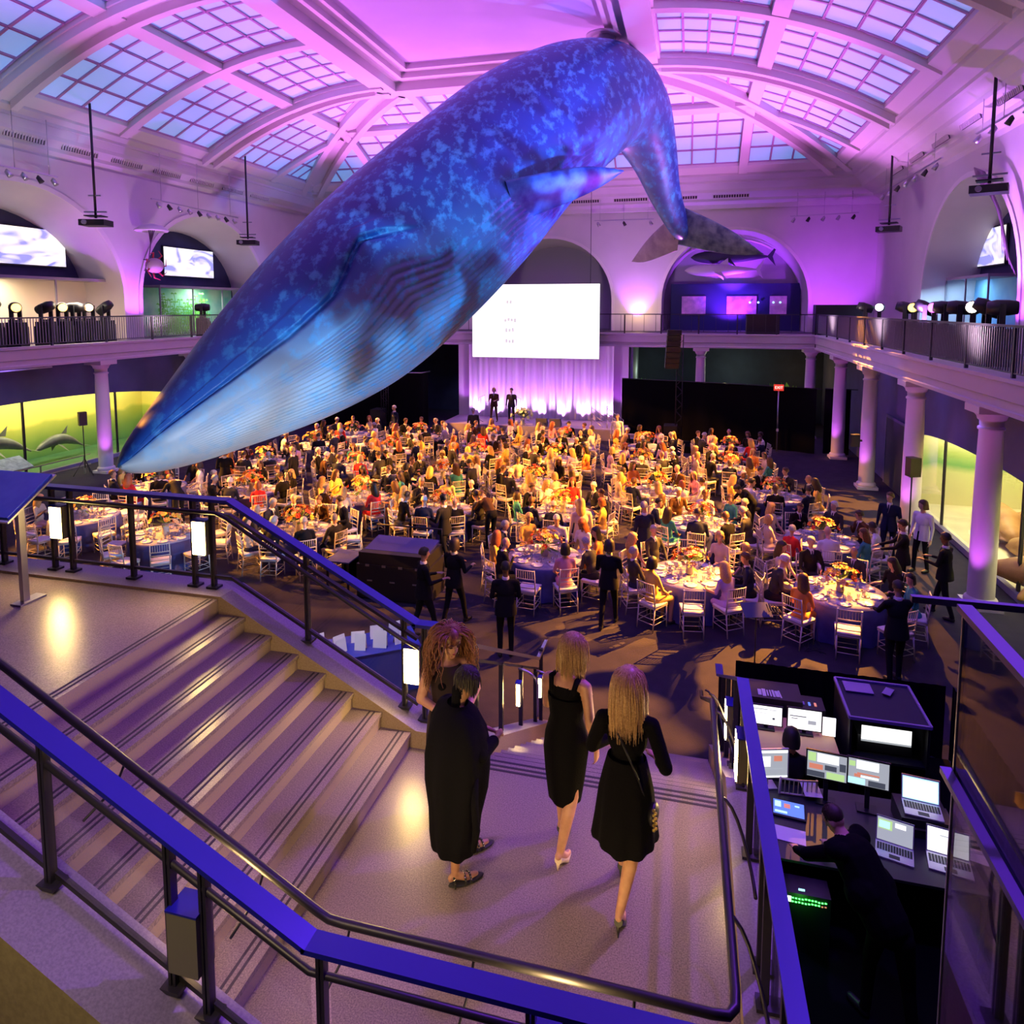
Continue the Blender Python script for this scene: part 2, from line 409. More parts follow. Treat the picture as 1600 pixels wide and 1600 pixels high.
# upper walls with arched openings
def arch_z(u, hw, zs, rise):
    return zs + rise * sqrt(max(0.0, 1 - (u / hw) ** 2))
def arched_wall(mapf, s0, s1, z0, z1, arches, depth, name, inner=0.84, n=24, back=NAVY):
    """mapf(s, z, d): d = depth into the wall"""
    mb = MB(); s = s0
    for (c, hw, zs, rise) in arches:
        mb.poly([mapf(s, z0, 0), mapf(c - hw, z0, 0), mapf(c - hw, z1, 0), mapf(s, z1, 0)])
        for i in range(n):
            ua = -hw * cos(pi * i / n); ub = -hw * cos(pi * (i + 1) / n)
            mb.poly([mapf(c + ua, arch_z(ua, hw, zs, rise), 0), mapf(c + ub, arch_z(ub, hw, zs, rise), 0), mapf(c + ub, z1, 0), mapf(c + ua, z1, 0)])
        s = c + hw
    mb.poly([mapf(s, z0, 0), mapf(s1, z0, 0), mapf(s1, z1, 0), mapf(s, z1, 0)])
    struct(name, mb, PLAST, fix=False)
    for (c, hw, zs, rise) in arches:
        mb = MB(); P = []
        for q in range(6):
            k = q / 5; sc = 1 - (1 - inner) * (sin(k * pi / 2)); dd = depth * k; row = []; sch = 1 - (1 - sc) * 0.1
            for i in range(n + 1):
                u = -hw * cos(pi * i / n); z = arch_z(u, hw, zs, rise)
                row.append(mapf(c + u * sch, zs + (z - zs) * sc, dd))
            row = [mapf(c - hw * sch, z0, dd)] + row + [mapf(c + hw * sch, z0, dd)]
            P.append(row)
        mb.quadgrid(P, smooth=True); trim(mb, PLAST, fix=False)
        # moulding round the opening
        mb = MB(); P = []
        for i in range(-1, n + 2):
            if i < 0: u, z = -hw, z0
            elif i > n: u, z = hw, z0
            else: u = -hw * cos(pi * i / n); z = arch_z(u, hw, zs, rise)
            e = 1.045; P.append([mapf(c + u, z, 0.02), mapf(c + u, z, -0.05), mapf(c + u * e, zs + (z - zs) * (e if z > zs else 1), -0.05), mapf(c + u * e, zs + (z - zs) * (e if z > zs else 1), 0.02)])
        mb.quadgrid(P, smooth=False); trim(mb, PLAST2, fix=False)
        mb = MB(); i_ = hw * 1.0
        mb.poly([mapf(c - i_, z0, depth), mapf(c + i_, z0, depth), mapf(c + i_, zs + rise, depth), mapf(c - i_, zs + rise, depth)])
        trim(mb, back, fix=False)
mR = lambda s, z, d: Vector((XR + d, s, z)); mL = lambda s, z, d: Vector((XL - d, s, z)); mB = lambda s, z, d: Vector((s, YB + d, z))
arched_wall(mR, -3.2, YB, 4.9, 12.6, [(10.2, 4.8, 7.0, 4.6), (20.5, 4.8, 7.0, 4.6), (30.9, 4.9, 7.0, 4.6)], 2.2, 'wall_right')
arched_wall(mL, -3.2, YB, 4.9, 12.6, [(10.6, 4.9, 7.0, 4.4), (21.5, 4.9, 7.0, 4.4), (32.4, 4.9, 7.0, 4.4)], 2.2, 'wall_left')
BACKP = mat('back_arch_wall', (0.30, 0.28, 0.36), 0.8)
arched_wall(mB, XL, XR, 4.9, 12.6, [(-19.9, 4.1, 7.0, 4.0), (-9.0, 4.1, 7.0, 4.0), (2.45, 4.25, 7.0, 4.25)], 3.0, 'wall_far', inner=0.93, back=BACKP)
# lower walls and mezzanine slabs
LOWW = mat('indigo_lower_wall', (0.10, 0.095, 0.20), 0.85, noise=(1.2, (0.085, 0.08, 0.17), 3))
sbox('wall_right_lower_1', (7.3, -3.2, 0), (7.5, 15.2, 4.6), LOWW); sbox('wall_right_lower_2', (7.3, 28.9, 0), (7.5, 42, 4.6), LOWW)
for y in (13, 19, 25): area((-22.9, y, 4.4), (-24.5, y, 2.8), 26, (0.30, 0.16, 1.0), .2, 4)
for y in (17, 23, 29): area((6.6, y, 4.4), (7.3, y, 2.6), 14, (0.30, 0.16, 1.0), .2, 4)
sbox('wall_left_lower_1', (-24.7, -3.2, 0), (-24.5, 12.4, 4.6), LOWW); sbox('wall_left_lower_2', (-24.7, 29.4, 0), (-24.5, 42, 4.6), LOWW)
sbox('wall_far_lower', (-25, 42, 0), (7.5, 42.2, 4.6), NAVY)
SLAB = mat('balcony_floor', (0.10, 0.09, 0.12), 0.6)
sbox('floor_mezzanine_right', (6.45, 10.5, 4.6), (13.2, 47.5, 5.12), SLAB); sbox('floor_mezzanine_left', (-28.2, -3.2, 4.6), (-22.75, 47.5, 5.12), SLAB)
sbox('floor_mezzanine_far', (-22.75, 37.45, 4.6), (6.45, 47.5, 5.12), SLAB)
fp = [(0, 5.22), (-0.04, 5.22), (-0.04, 5.14), (0.0, 5.12), (0.0, 4.78), (0.035, 4.76), (0.035, 4.6), (-0.02, 4.58), (-0.02, 4.5), (0.5, 4.5), (0.5, 5.22)]
for nm, A, B, ax, sg in (('right', 10.5, 37.0, 0, 1), ('left', -3.2, 37.0, 0, -1), ('far', -22.3, 6.0, 1, 1)):
    mb = MB()
    if ax == 0:
        x0 = 6.0 if sg > 0 else -22.3
        mb.quadgrid([[Vector((x0 + sg * d, y, z)) for d, z in fp] for y in (A, B)], smooth=False, cv=True)
        mb.poly([(x0 + sg * d, A, z) for d, z in fp])
    else:
        mb.quadgrid([[Vector((x, 37.0 + d, z)) for d, z in fp] for x in (A, B)], smooth=False, cv=True)
    trim(mb, PLAST)
# balcony railings
def balcony_rail(name, label, pts, pitch, post, mp, picket_m):
    o = thing(name, label, 'railing')
    a, b = Vector(pts[0]), Vector(pts[1]); L = (b - a).length; d = (b - a) / L
    MB().beam(a + Vector((0, 0, 1.03)), b + Vector((0, 0, 1.03)), 0.07, 0.05).build('top_rail', mp, o)
    MB().beam(a + Vector((0, 0, 0.12)), b + Vector((0, 0, 0.12)), 0.04, 0.03).build('bottom_rail', mp, o)
    n = int(L / post)
    pm = MB().box((0, 0, 0.5), (0.07, 0.07, 1.0)).mesh('post', mp)
    for k in range(n + 1): link('post', pm, o, a + d * (L * k / n))
    m = MB(); n = int(L / pitch)
    for k in range(1, n): m.box(a + d * (L * k / n) + Vector((0, 0, 0.56)), (0.022, 0.022, 0.88))
    m.build('pickets', picket_m, o, kind='stuff', fix=False)
RAILG = mat('railing_grey', (0.06, 0.055, 0.08), 0.4, 0.5); PICK = mat('picket_grey', (0.28, 0.26, 0.32), 0.4, 0.5)
balcony_rail('balcony_railing', 'grey picket railing along the right mezzanine edge', [(6.1, 10.6, 5.2), (6.1, 37.0, 5.2)], 0.115, 2.2, RAILG, PICK)
balcony_rail('balcony_railing', 'grey picket railing along the left mezzanine edge', [(-22.4, 8.0, 5.2), (-22.4, 37.0, 5.2)], 0.115, 2.4, RAILG, PICK)
balcony_rail('balcony_railing', 'thin dark railing along the far mezzanine above the stage', [(-22.4, 37.1, 5.2), (6.1, 37.1, 5.2)], 0.6, 1.9, RAILG, RAILG)
# columns
COLM = mat('column_plaster', (0.66, 0.60, 0.62), 0.55)
cb = MB().bb((-.34, -.34, 0), (.34, .34, .1)).lathe([(0.0, .10), (.32, .10), (.33, .15), (.32, .20), (.27, .25)], 20).mesh('base', COLM)
cs = MB().lathe([(.265, .24), (.262, 1.5), (.25, 3.0), (.23, 3.95), (.26, 3.97), (.26, 4.02), (.225, 4.04)], 24).mesh('shaft', COLM)
cc = MB().lathe([(.225, 4.03), (.23, 4.16), (.27, 4.19), (.29, 4.26), (.36, 4.34)], 24).bb((-.40, -.40, 4.34), (.40, .40, 4.5)).mesh('capital', COLM)
cols = [(6.35, 16.9, 'white round column nearest the stairs on the right'), (6.35, 22.1, 'white round column with a loudspeaker on a stand beside it'),
        (6.35, 27.3, 'white round column with a small black loudspeaker fixed on it'), (6.35, 32.5, 'white round column in front of the end of the black drape'),
        (5.9, 37.4, 'white round column at the far right corner of the mezzanine'), (0.55, 37.4, 'short lit column rising behind the black drape under the far mezzanine'),
        (-22.65, 22.4, 'white round column beside the tip of the whale'), (-22.65, 27.6, 'white round column under the left mezzanine behind the whale snout'), (-22.65, 32.8, 'far white round column under the left mezzanine')]
for x, y, lb in cols:
    o = thing('column', lb, 'column', (x, y, 0), 0, 'columns carrying the mezzanine')
    link('base', cb, o); link('shaft', cs, o); link('capital', cc, o)
    spot((x - 0.75 * (1 if x > -5 else -1), y - 0.75, 0.15), (x, y, 3.4), 190, (0.70, 0.12, 1.0), 60, 0.6, 0.05)
for i, x in enumerate((-12.25, -3.55)):
    sbox('trim_stage_pilaster_%d' % (i + 1), (x - .4, 36.95, 0), (x + .4, 37.3, 4.5), PLAST)
    spot((x, 36.1, 0.7), (x, 37, 3.5), 120, (0.55, 0.08, 1.0), 60, 0.6, 0.05)
# magenta uplights on the piers of the upper storey
for p, q in (((-24.2, 26.95, 5.4), (-25.2, 26.95, 9.5)), ((9.5, 25.7, 5.4), (10.3, 25.7, 10.5)), ((7.2, 38.4, 5.6), (10.3, 38.9, 8.5)), ((7.8, 40.5, 5.6), (8.0, 44.3, 8.5)), ((-3.3, 43.6, 5.4), (-3.3, 44.3, 9)), ((2.5, 45.0, 7.2), (2.5, 47, 9.5))):
    spot(p, q, 1500, (0.50, 0.06, 1.0), 75, 0.7, 0.08)
spot((2.5, 45.2, 5.6), (2.5, 47.3, 9.5), 1600, (0.36, 0.04, 1.0), 120, 0.7, 0.1)
spot((6.9, 25.0, 5.7), (10.3, 26.2, 10.0), 5200, (0.62, 0.22, 1.0), 58, 0.6, 0.08)
point((-3.2, 43.6, 6.4), 60, WARM); point((-25.8, 24.4, 6.0), 60, WARM)
# ------------------------------------------------------------------ the whale
def catmull(P, n):
    out = []
    for i in range(len(P) - 1):
        p0, p1, p2, p3 = P[max(i - 1, 0)], P[i], P[i + 1], P[min(i + 2, len(P) - 1)]
        for k in range(n):
            t = k / n
            out.append(0.5 * ((2 * p1) + (-p0 + p2) * t + (2 * p0 - 5 * p1 + 4 * p2 - p3) * t * t + (-p0 + 3 * p1 - 3 * p2 + p3) * t ** 3))
    out.append(P[-1]); return out
# x, y, z, half width, half height up, half height down
WH = np.array([
 (-11.24, 11.45, 3.36, .06, .05, .05), (-11.22, 11.75, 3.46, .42, .26, .34), (-11.16, 12.3, 3.72, .80, .48, .72), (-10.9, 13.6, 4.4, 1.36, .90, 1.38),
 (-10.34, 15.4, 5.55, 1.88, 1.45, 2.30), (-9.57, 17.3, 6.9, 2.25, 1.9, 2.95), (-8.6, 19.4, 8.5, 2.45, 2.2, 3.15), (-7.32, 21.7, 10.3, 2.55, 2.45, 3.0),
 (-5.97, 24.0, 12.1, 2.5, 2.65, 2.6), (-4.6, 26.3, 13.75, 2.3, 2.5, 2.3), (-3.4, 28.3, 14.75, 1.95, 2.1, 1.95), (-2.45, 29.8, 14.55, 1.45, 1.55, 1.6),
 (-1.8, 31.0, 13.35, 1.0, 1.15, 1.15), (-1.25, 32.3, 11.7, .62, .85, .85), (-0.7, 33.3, 10.45, .42, .6, .6), (-0.45, 34.0, 9.9, .30, .22, .22)], float)
def build_whale():
    P = catmull([WH[i] for i in range(len(WH))], 16); P = np.array(P)
    c = P[:, :3]; seg = np.linalg.norm(np.diff(c, axis=0), axis=1); L = np.concatenate([[0], np.cumsum(seg)]); s = L / L[-1]
    NS, NT = 330, 440
    sv = np.concatenate([np.linspace(0, 0.03, 24)[:-1], np.linspace(0.03, 1, NS)])
    Q = np.stack([np.interp(sv, s, P[:, k]) for k in range(6)], 1)
    T = np.gradient(Q[:, :3], axis=0); T /= np.linalg.norm(T, axis=1)[:, None]
    lat = np.array([0.92, -0.39, 0.0]); lat /= np.linalg.norm(lat)
    roll = lambda q: math.radians(32) * min(1, max(0, (0.80 - q) / 0.4))
    verts = []; attr = []
    mouth = lambda s_: np.interp(s_, [0, .03, .08, .14, .19, .225, .245, .27, .30], [92, 94, 97, 98, 96, 88, 84, 90, 98])
    for i in range(len(sv)):
        t = T[i]; B = lat - t * (lat @ t); B /= np.linalg.norm(B); N = np.cross(t, B)
        if N[2] < 0 and sv[i] < 0.8: N = -N
        if sv[i] >= 0.8 and (N @ prevN) < 0: N = -N
        prevN = N
        w_ = roll(sv[i]); B, N = B * cos(w_) + N * sin(w_), N * cos(w_) - B * sin(w_)
        a, bu, bd = Q[i, 3:6]; row = []
        m = mouth(sv[i])
        for k in range(NT):
            th = 2 * pi * k / NT; deg = math.degrees(th); dd = deg if deg <= 180 else 360 - deg    # 0 dorsal .. 180 ventral
            ca, sa = cos(th), sin(th)
            e = 0.85
            u = np.sign(sa) * abs(sa) ** e * a; v = np.sign(ca) * abs(ca) ** (e if ca > 0 else 0.95) * (bu if ca > 0 else bd)
            sc = 1.0
            # throat grooves: long lines on the lower jaw and belly
            gw = max(0.0, min(1.0, (dd - (m + 14 + 10 * max(0, .1 - sv[i]) / .1)) / 8)) * min(1, max(0, (sv[i] - 0.035) / 0.04)) * min(1, max(0, (0.60 - sv[i]) / 0.06))
            if gw > 0:
                ph = (dd - m) / (180 - m)
                gr = abs(sin(ph * pi * 21))
                sc -= 0.030 * gw * (1 - gr) ** 1.5 * (2.6 / max(0.7, a)) ** 0.5
            # mouth line: upper jaw overlaps the lower
            if sv[i] < 0.30:
                f = min(1, (0.30 - sv[i]) / 0.05)
                x = dd - m
                if -1.5 < x < 3.0: sc -= 0.085 * f * (1 - abs((x - 0.75) / 2.25))
                if -9 < x <= -1.5: sc += 0.02 * f
            # brow swelling over the eye
            sc += 0.035 * math.exp(-((sv[i] - 0.235) / 0.03) ** 2 - ((dd - 84) / 8) ** 2)
            row.append(Q[i, :3] + B * u * sc + N * v * sc); attr.append((sv[i], dd / 180.0, max(0, gw)))
        verts.append(row)
    mb = MB(); mb.quadgrid(verts, smooth=True, cv=True)
    mb.poly(verts[0][::-1], smooth=True); mb.poly(verts[-1], smooth=True)
    me = mb.mesh('blue_whale', WHM); mb.fixn(me)
    at = me.attributes.new('body', 'FLOAT_VECTOR', 'POINT')
    data = np.zeros((len(me.vertices), 3), np.float32); data[:len(attr)] = attr; data[len(attr):len(attr) + NT] = attr[:NT]; data[len(attr) + NT:] = attr[-NT:]
    at.data.foreach_set('vector', data.ravel())
    o = link('blue_whale', me, None, label='life-size blue whale model hanging from the ceiling, diving over the tables', cat='whale')
    return o, Q, T, lat
WHM = bpy.data.materials.new('whale_skin'); WHM.use_nodes = True
nt = WHM.node_tree; N_ = nt.nodes; b = N_['Principled BSDF']; b.inputs['Roughness'].default_value = 0.42; b.inputs['Specular IOR Level'].default_value = 0.45
atn = N_.new('ShaderNodeAttribute'); atn.attribute_name = 'body'
sep = N_.new('ShaderNodeSeparateXYZ'); nt.links.new(atn.outputs['Vector'], sep.inputs[0])
tc = N_.new('ShaderNodeTexCoord'); n1 = N_.new('ShaderNodeTexNoise'); n1.inputs['Scale'].default_value = 3.2; n1.inputs['Detail'].default_value = 4; n1.inputs['Roughness'].default_value = 0.62
mpw = N_.new('ShaderNodeMapping'); mpw.inputs['Rotation'].default_value = (0.5, 0.3, 0.2); mpw.inputs['Scale'].default_value = (1.3, 0.75, 0.9)
nt.links.new(tc.outputs['Object'], mpw.inputs[0]); nt.links.new(mpw.outputs[0], n1.inputs['Vector'])
r1 = N_.new('ShaderNodeMapRange'); r1.inputs[1].default_value = 0.50; r1.inputs[2].default_value = 0.64; nt.links.new(n1.outputs[0], r1.inputs[0])
def ramp(inp, stops):
    r = N_.new('ShaderNodeValToRGB'); e = r.color_ramp.elements
    while len(e) < len(stops): e.new(0.5)
    for k, (p, c) in enumerate(stops): e[k].position = p; e[k].color = (*c, 1)
    nt.links.new(inp, r.inputs[0]); return r
dors = ramp(sep.outputs[1], [(0.0, (0.008, 0.022, 0.14)), (0.40, (0.010, 0.05, 0.22)), (0.56, (0.015, 0.075, 0.26)), (0.70, (0.04, 0.13, 0.30))])
bel = ramp(sep.outputs[1], [(0.52, (0.10, 0.17, 0.26)), (0.62, (0.22, 0.25, 0.29)), (0.78, (0.42, 0.43, 0.44))])
fr_ = ramp(sep.outputs[0], [(0.10, (1, 1, 1)), (0.34, (0.10, 0.10, 0.10))])
gtm = N_.new('ShaderNodeMath'); gtm.operation = 'MULTIPLY_ADD'; gtm.use_clamp = True; nt.links.new(sep.outputs[1], gtm.inputs[0]); gtm.inputs[1].default_value = 30.0; gtm.inputs[2].default_value = -16.0
ml = N_.new('ShaderNodeMath'); ml.operation = 'MULTIPLY'; nt.links.new(gtm.outputs[0], ml.inputs[0]); nt.links.new(fr_.outputs[0], ml.inputs[1])
mx = N_.new('ShaderNodeMix'); mx.data_type = 'RGBA'; nt.links.new(ml.outputs[0], mx.inputs[0]); nt.links.new(dors.outputs[0], mx.inputs[6]); nt.links.new(bel.outputs[0], mx.inputs[7])
sf = ramp(sep.outputs[0], [(0.10, (0.30, 0.30, 0.30)), (0.24, (0.9, 0.9, 0.9))])
ml2 = N_.new('ShaderNodeMath'); ml2.operation = 'MULTIPLY'; nt.links.new(r1.outputs[0], ml2.inputs[0]); nt.links.new(sf.outputs[0], ml2.inputs[1])
mx2 = N_.new('ShaderNodeMix'); mx2.data_type = 'RGBA'; nt.links.new(ml2.outputs[0], mx2.inputs[0]); nt.links.new(mx.outputs[2], mx2.inputs[6]); mx2.inputs[7].default_value = (0.07, 0.34, 0.56, 1)  # natural mottling plus the projected cyan light pattern, both put into skin colour
nt.links.new(mx2.outputs[2], b.inputs['Base Color'])
whale, WQ, WT, WLAT = build_whale()
def blade(root, tip, chord0, chord1, up, thick, sweep_, name, parent, n=18, mats=None, edge=1.0):
    """a fin: root -> tip with chord direction sweep_, rounded leading edge"""
    root, tip, up, cd = Vector(root), Vector(tip), Vector(up).normalized(), Vector(sweep_).normalized()
    P = []
    for i in range(n + 1):
        t = i / n; ch = (chord0 * (1 - t) ** 0.55 + chord1 * t) * (1 - t ** 6 * 0.9); c = root.lerp(tip, t) + cd * (t ** 2) * chord0 * 0.45 * edge
        th = thick * (1 - t * 0.8); ring = []
        for k in range(16):
            a = 2 * pi * k / 16
            ring.append(c + cd * cos(a) * ch / 2 + up * sin(a) * th / 2 * (1 - 0.5 * (cos(a) > 0) * abs(cos(a))))
        P.append(ring)
    mb = MB(); mb.quadgrid(P, cv=True); mb.poly(P[0]); mb.poly(P[-1])
    o = mb.build(name, mats or FINM, parent)
    return o
FINM = mat('whale_fin_skin', (0.012, 0.06, 0.26), 0.45, noise=(2.6, (0.06, 0.24, 0.45), 4))
FLUM = mat('whale_fluke_skin', (0.03, 0.08, 0.14), 0.5, noise=(2.5, (0.16, 0.30, 0.30), 5))
FLUU = mat('whale_fluke_pale', (0.42, 0.38, 0.34), 0.6, noise=(2.0, (0.28, 0.24, 0.24), 4))
blade((-5.25, 20.2, 9.7), (-2.2, 22.6, 11.05), 1.35, 0.3, (0.45, -0.6, -0.66), 0.34, (0.1, 0.55, -0.83), 'flipper', whale, edge=0.25)
blade((-10.0, 23.5, 10.2), (-13.2, 25.5, 10.6), 1.5, 0.35, (-0.25, -0.35, 0.9), 0.34, (0.25, 0.85, -0.45), 'flipper', whale, edge=0.4)
blade((-0.9, 33.75, 10.5), (3.05, 32.6, 9.05), 2.0, 0.15, (0.2, -0.9, -0.4), 0.3, (0.05, 0.4, -0.92), 'fluke', whale, mats=FLUM, edge=0.15)
tag(blade((-0.6, 33.8, 10.2), (-2.95, 35.8, 9.2), 2.0, 0.3, (-0.1, -0.9, -0.4), 0.3, (-0.1, 0.4, -0.92), 'fluke', whale, mats=FLUU, edge=0.35), label='pale underside of the left tail fluke')
blade((-2.9, 29.6, 16.4), (-2.3, 30.6, 16.9), 0.8, 0.1, (0.92, -0.39, 0), 0.16, (0.3, 0.8, -0.5), 'dorsal_fin', whale)
eye = MB().ell((0, 0, 0), (0.10, 0.10, 0.07)).build('eye', BLKPL, whale)
i_ = int(0.235 * 330) + 20; B_ = Vector(WLAT); eye.location = Vector(WQ[i_, :3]) + B_ * WQ[i_, 3] * 0.985 - Vector((0, 0, 0.18))
# rod that ties the whale's back to the ceiling
o = thing('whale_hanger', 'steel collar joining the back of the whale to the ceiling', 'hanger', (-3.6, 28.4, 17.2))
MB().lathe([(0.5, 0.05), (0.42, -0.1), (0.34, -0.32)], 16).build('collar', PLAST2, o); MB().lathe([(0.0, 0.1), (0.7, 0.1), (0.7, 0.0), (0.5, -0.02)], 20).build('plate', PLAST2, o)
# ------------------------------------------------------------------ staircase (two flights and a landing)
st = link('stairs_upper', None, kind='structure')
RS = 0.1625; RUN = 0.31; X0 = -4.81
struct('floor_upper_landing', MB().bb((-14, 3.0, 3.2), (X0, 6.1, 3.5)).bb((-14, 3.0, 0), (-9, 6.1, 3.2)), TERR)
sbox('floor_lower_landing', (-2.64, 2.95, 1.9), (0.42, 6.1, 2.2), TERR)
RISM = mat('riser', (0.32, 0.24, 0.18), 0.45, noise=(80.0, (0.26, 0.21, 0.20), 4))
tm_ = MB().bb((0, 3.0, -0.04), (RUN + 0.02, 6.1, 0)).mesh('tread', TERR)
rm_ = MB().bb((-0.02, 3.0, -RS), (0.0, 6.1, -0.001)).mesh('riser', RISM)
gs = MB().bb((-0.03, 3.02, 0), (-0.012, 6.08, 0.004)).mesh('grip_strip', STRIP)
for k in range(8):
    r = link('riser', rm_, st, (X0 + RUN * k + 0.0, 0, 3.5 - RS * k - 0.002)); r.location.x += 0.001
    if k < 7: link('tread', tm_, st, (X0 + RUN * k, 0, 3.5 - RS * (k + 1)))
    par = st
    for d in (0.035, 0.085): link('grip_strip', gs, st, (X0 + RUN * k - d, 0, 3.5 - RS * k))
MB().bb((X0, 3.0, 2.0), (-2.66, 6.1, 2.2)).build('slab', TERRW, st)
RS2 = 2.2 / 13; RUN2 = 0.30; Y0 = 6.1; LX0, LX1 = -1.93, 0.38
st2 = link('stairs_lower', None, kind='structure')
tm_ = MB().bb((LX0, 0, -0.04), (LX1, RUN2 + 0.02, 0)).mesh('tread', TERR)
rm_ = MB().bb((LX0, -0.02, -RS2), (LX1, 0.0, -0.001)).mesh('riser', RISM)
gs = MB().bb((LX0 + 0.02, -0.035, 0), (LX1 - 0.02, -0.010, 0.004)).mesh('grip_strip', STRIP)
for k in range(13):
    link('riser', rm_, st2, (0, Y0 + RUN2 * k, 2.2 - RS2 * k))
    if k < 12: link('tread', tm_, st2, (0, Y0 + RUN2 * k, 2.2 - RS2 * (k + 1)))
    for d in (0.03, 0.09): link('grip_strip', gs, st2, (0, Y0 + RUN2 * k - d, 2.2 - RS2 * k))
# stringers: far ledge, near ledge, right and left curbs
LEDGE = mat('ledge_stone', (0.20, 0.175, 0.24), 0.45, noise=(70.0, (0.14, 0.12, 0.18), 4))
def zf(x): return 3.53 if x < -4.78 else max(3.53 - 0.52 * (x + 4.78), 2.38)
def ledge(name, xs, zfun, y0, y1, zb, mtop=LEDGE, mside=TERRW, over=0.03):
    mb = MB(); pts = [(x, zfun(x)) for x in xs]
    n = len(pts)
    for i in range(n - 1):
        (xa, za), (xb, zb_) = pts[i], pts[i + 1]
        mb.poly([(xa, y0, za), (xb, y0, zb_), (xb, y1, zb_), (xa, y1, za)], 0)
        mb.poly([(xa, y0 , zb), (xb, y0, zb), (xb, y0, zb_), (xa, y0, za)], 1)
        mb.poly([(xa, y1, zb), (xb, y1, zb), (xb, y1, zb_), (xa, y1, za)], 1)
    for x, z in (pts[0], pts[-1]): mb.poly([(x, y0, zb), (x, y1, zb), (x, y1, z), (x, y0, z)], 1)
    return mb.build(name, [mtop, mside], kind='structure')
ledge('trim_far_ledge', [-14, -4.78, -2.57, -2.3], zf, 6.1, 6.5, 0.0)
def zn(x): return max(2.37, 3.25 - 0.52 * (x + 3.55)) if x > -4.85 else 3.93
ledge('trim_near_ledge', [-14, -4.85, -1.86, 0.75], zn, 2.62, 3.08, 0.0, mside=mat('olive_plaster', (0.26, 0.215, 0.10), 0.8, noise=(30, (0.21, 0.17, 0.08), 4)))
def zr(y): return 2.36 if y < 6.2 else max(0.15, 2.36 - (y - 6.2) * RS2 / RUN2)
def ledge_y(name, ys, x0, x1, zfun, zb=0):
    mb = MB()
    for a, b_ in zip(ys[:-1], ys[1:]):
        za, zb_ = zfun(a), zfun(b_)
        mb.poly([(x0, a, za), (x1, a, za), (x1, b_, zb_), (x0, b_, zb_)], 0)
        for x in (x0, x1): mb.poly([(x, a, zb), (x, b_, zb), (x, b_, zb_), (x, a, za)], 1)
    for y in (ys[0], ys[-1]): mb.poly([(x0, y, zb), (x1, y, zb), (x1, y, zfun(y)), (x0, y, zfun(y))], 1)
    return mb.build(name, [LEDGE, TERRW], kind='structure')
ledge_y('trim_right_curb', [3.08, 6.2, 10.1], 0.40, 0.68, zr)
ledge_y('trim_left_curb', [6.5, 10.1], -2.25, -1.95, lambda y: max(0.15, 2.30 - (y - 6.2) * RS2 / RUN2))
sbox('wall_under_landing', (-2.5, 3.1, 0), (0.4, 6.0, 1.9), NAVY)

# ------------------------------------------------------------------ stair railings
GLS = glassy('rail_glass', (0.75, 0.75, 0.78), 0.03)
LBOX = mat('lamp_panel', (0.9, 0.75, 0.4), 0.5, emit=(1.0, 0.66, 0.22), es=130.0)
BOXM = mat('lamp_box_metal', (0.16, 0.15, 0.10), 0.5, 0.3)
postm = MB().box((0, 0, 0.5), (0.018, 0.05, 1.0)).box((0.028, 0, 0.5), (0.018, 0.05, 1.0)).mesh('post', DKMET)
basem = MB().box((0.014, 0, 0.012), (0.13, 0.11, 0.024)).mesh('base_plate', DKMET)
def post(o, x, y, z, h, m=postm):
    p = link('post', m, o, (x, y, z)); p.scale = (1, 1, h)
    link('base_plate', basem, o, (x, y, z))
def lampbox(name, label, c, face, w=0.17, h=0.38, d=0.10):
    """face: +1 light towards +Y, -1 towards -Y"""
    o = thing(name, label, 'lamp', c, 0, 'light boxes between the railing posts')
    MB().bb((-w / 2, -d / 2 + (0.0 if face > 0 else 0.012), -h / 2), (w / 2, d / 2 - (0.012 if face > 0 else 0.0), h / 2)).build('housing', BOXM, o)
    MB().bb((-w / 2 + .012, face * (d / 2 - 0.012), -h / 2 + .012), (w / 2 - .012, face * d / 2, h / 2 - .012)).build('lit_panel', LBOX, o)
    MB().bb((-w / 2 - .005, -d / 2 - .005, h / 2), (w / 2 + .005, d / 2 + .005, h / 2 + 0.012)).build('cap', BLMET, o)
    return o
# far railing
o = thing('stair_railing', 'dark railing with glass infill along the far side of the upper stairs', 'railing')
mb = MB(); mb.beam((-14, 6.3, 4.52), (-4.78, 6.3, 4.52), 0.12, 0.035); mb.beam((-4.78, 6.3, 4.52), (-2.62, 6.3, 3.40), 0.12, 0.035); mb.beam((-2.66, 6.3, 3.40), (-2.40, 6.3, 3.40), 0.12, 0.035)
mb.build('top_rail', BLMET, o)
mb = MB(); mb.beam((-14, 6.3, 4.36), (-4.78, 6.3, 4.36), 0.05, 0.03); mb.beam((-4.78, 6.3, 4.36), (-2.62, 6.3, 3.24), 0.05, 0.03); mb.build('middle_rail', DKMET, o)
mb = MB(); mb.beam((-14, 6.3, 3.66), (-4.78, 6.3, 3.66), 0.03, 0.03); mb.beam((-4.78, 6.3, 3.66), (-2.62, 6.3, 2.54), 0.03, 0.03); mb.build('bottom_rail', DKMET, o)
for x in (-7.95, -7.19, -6.93, -6.08, -5.26, -5.02): post(o, x, 6.3, 3.53, 0.98)
for x in (-3.88, -2.78, -2.56): post(o, x, 6.3, zf(x), 0.98)
for a, b_ in ((-7.9, -7.22), (-6.87, -6.12), (-6.04, -5.3)):
    MB().bb((a, 6.295, 3.68), (b_, 6.305, 4.34)).build('glass_pane', GLS, o)
for a, b_ in ((-4.97, -3.92), (-3.82, -2.82)):
    za, zb_ = zf(a), zf(b_); MB().prism([(a, za + .12), (b_, zb_ + .12), (b_, zb_ + .80), (a, za + .80)], 6.295, 6.305, 1).build('glass_pane', GLS, o)
m = MB()
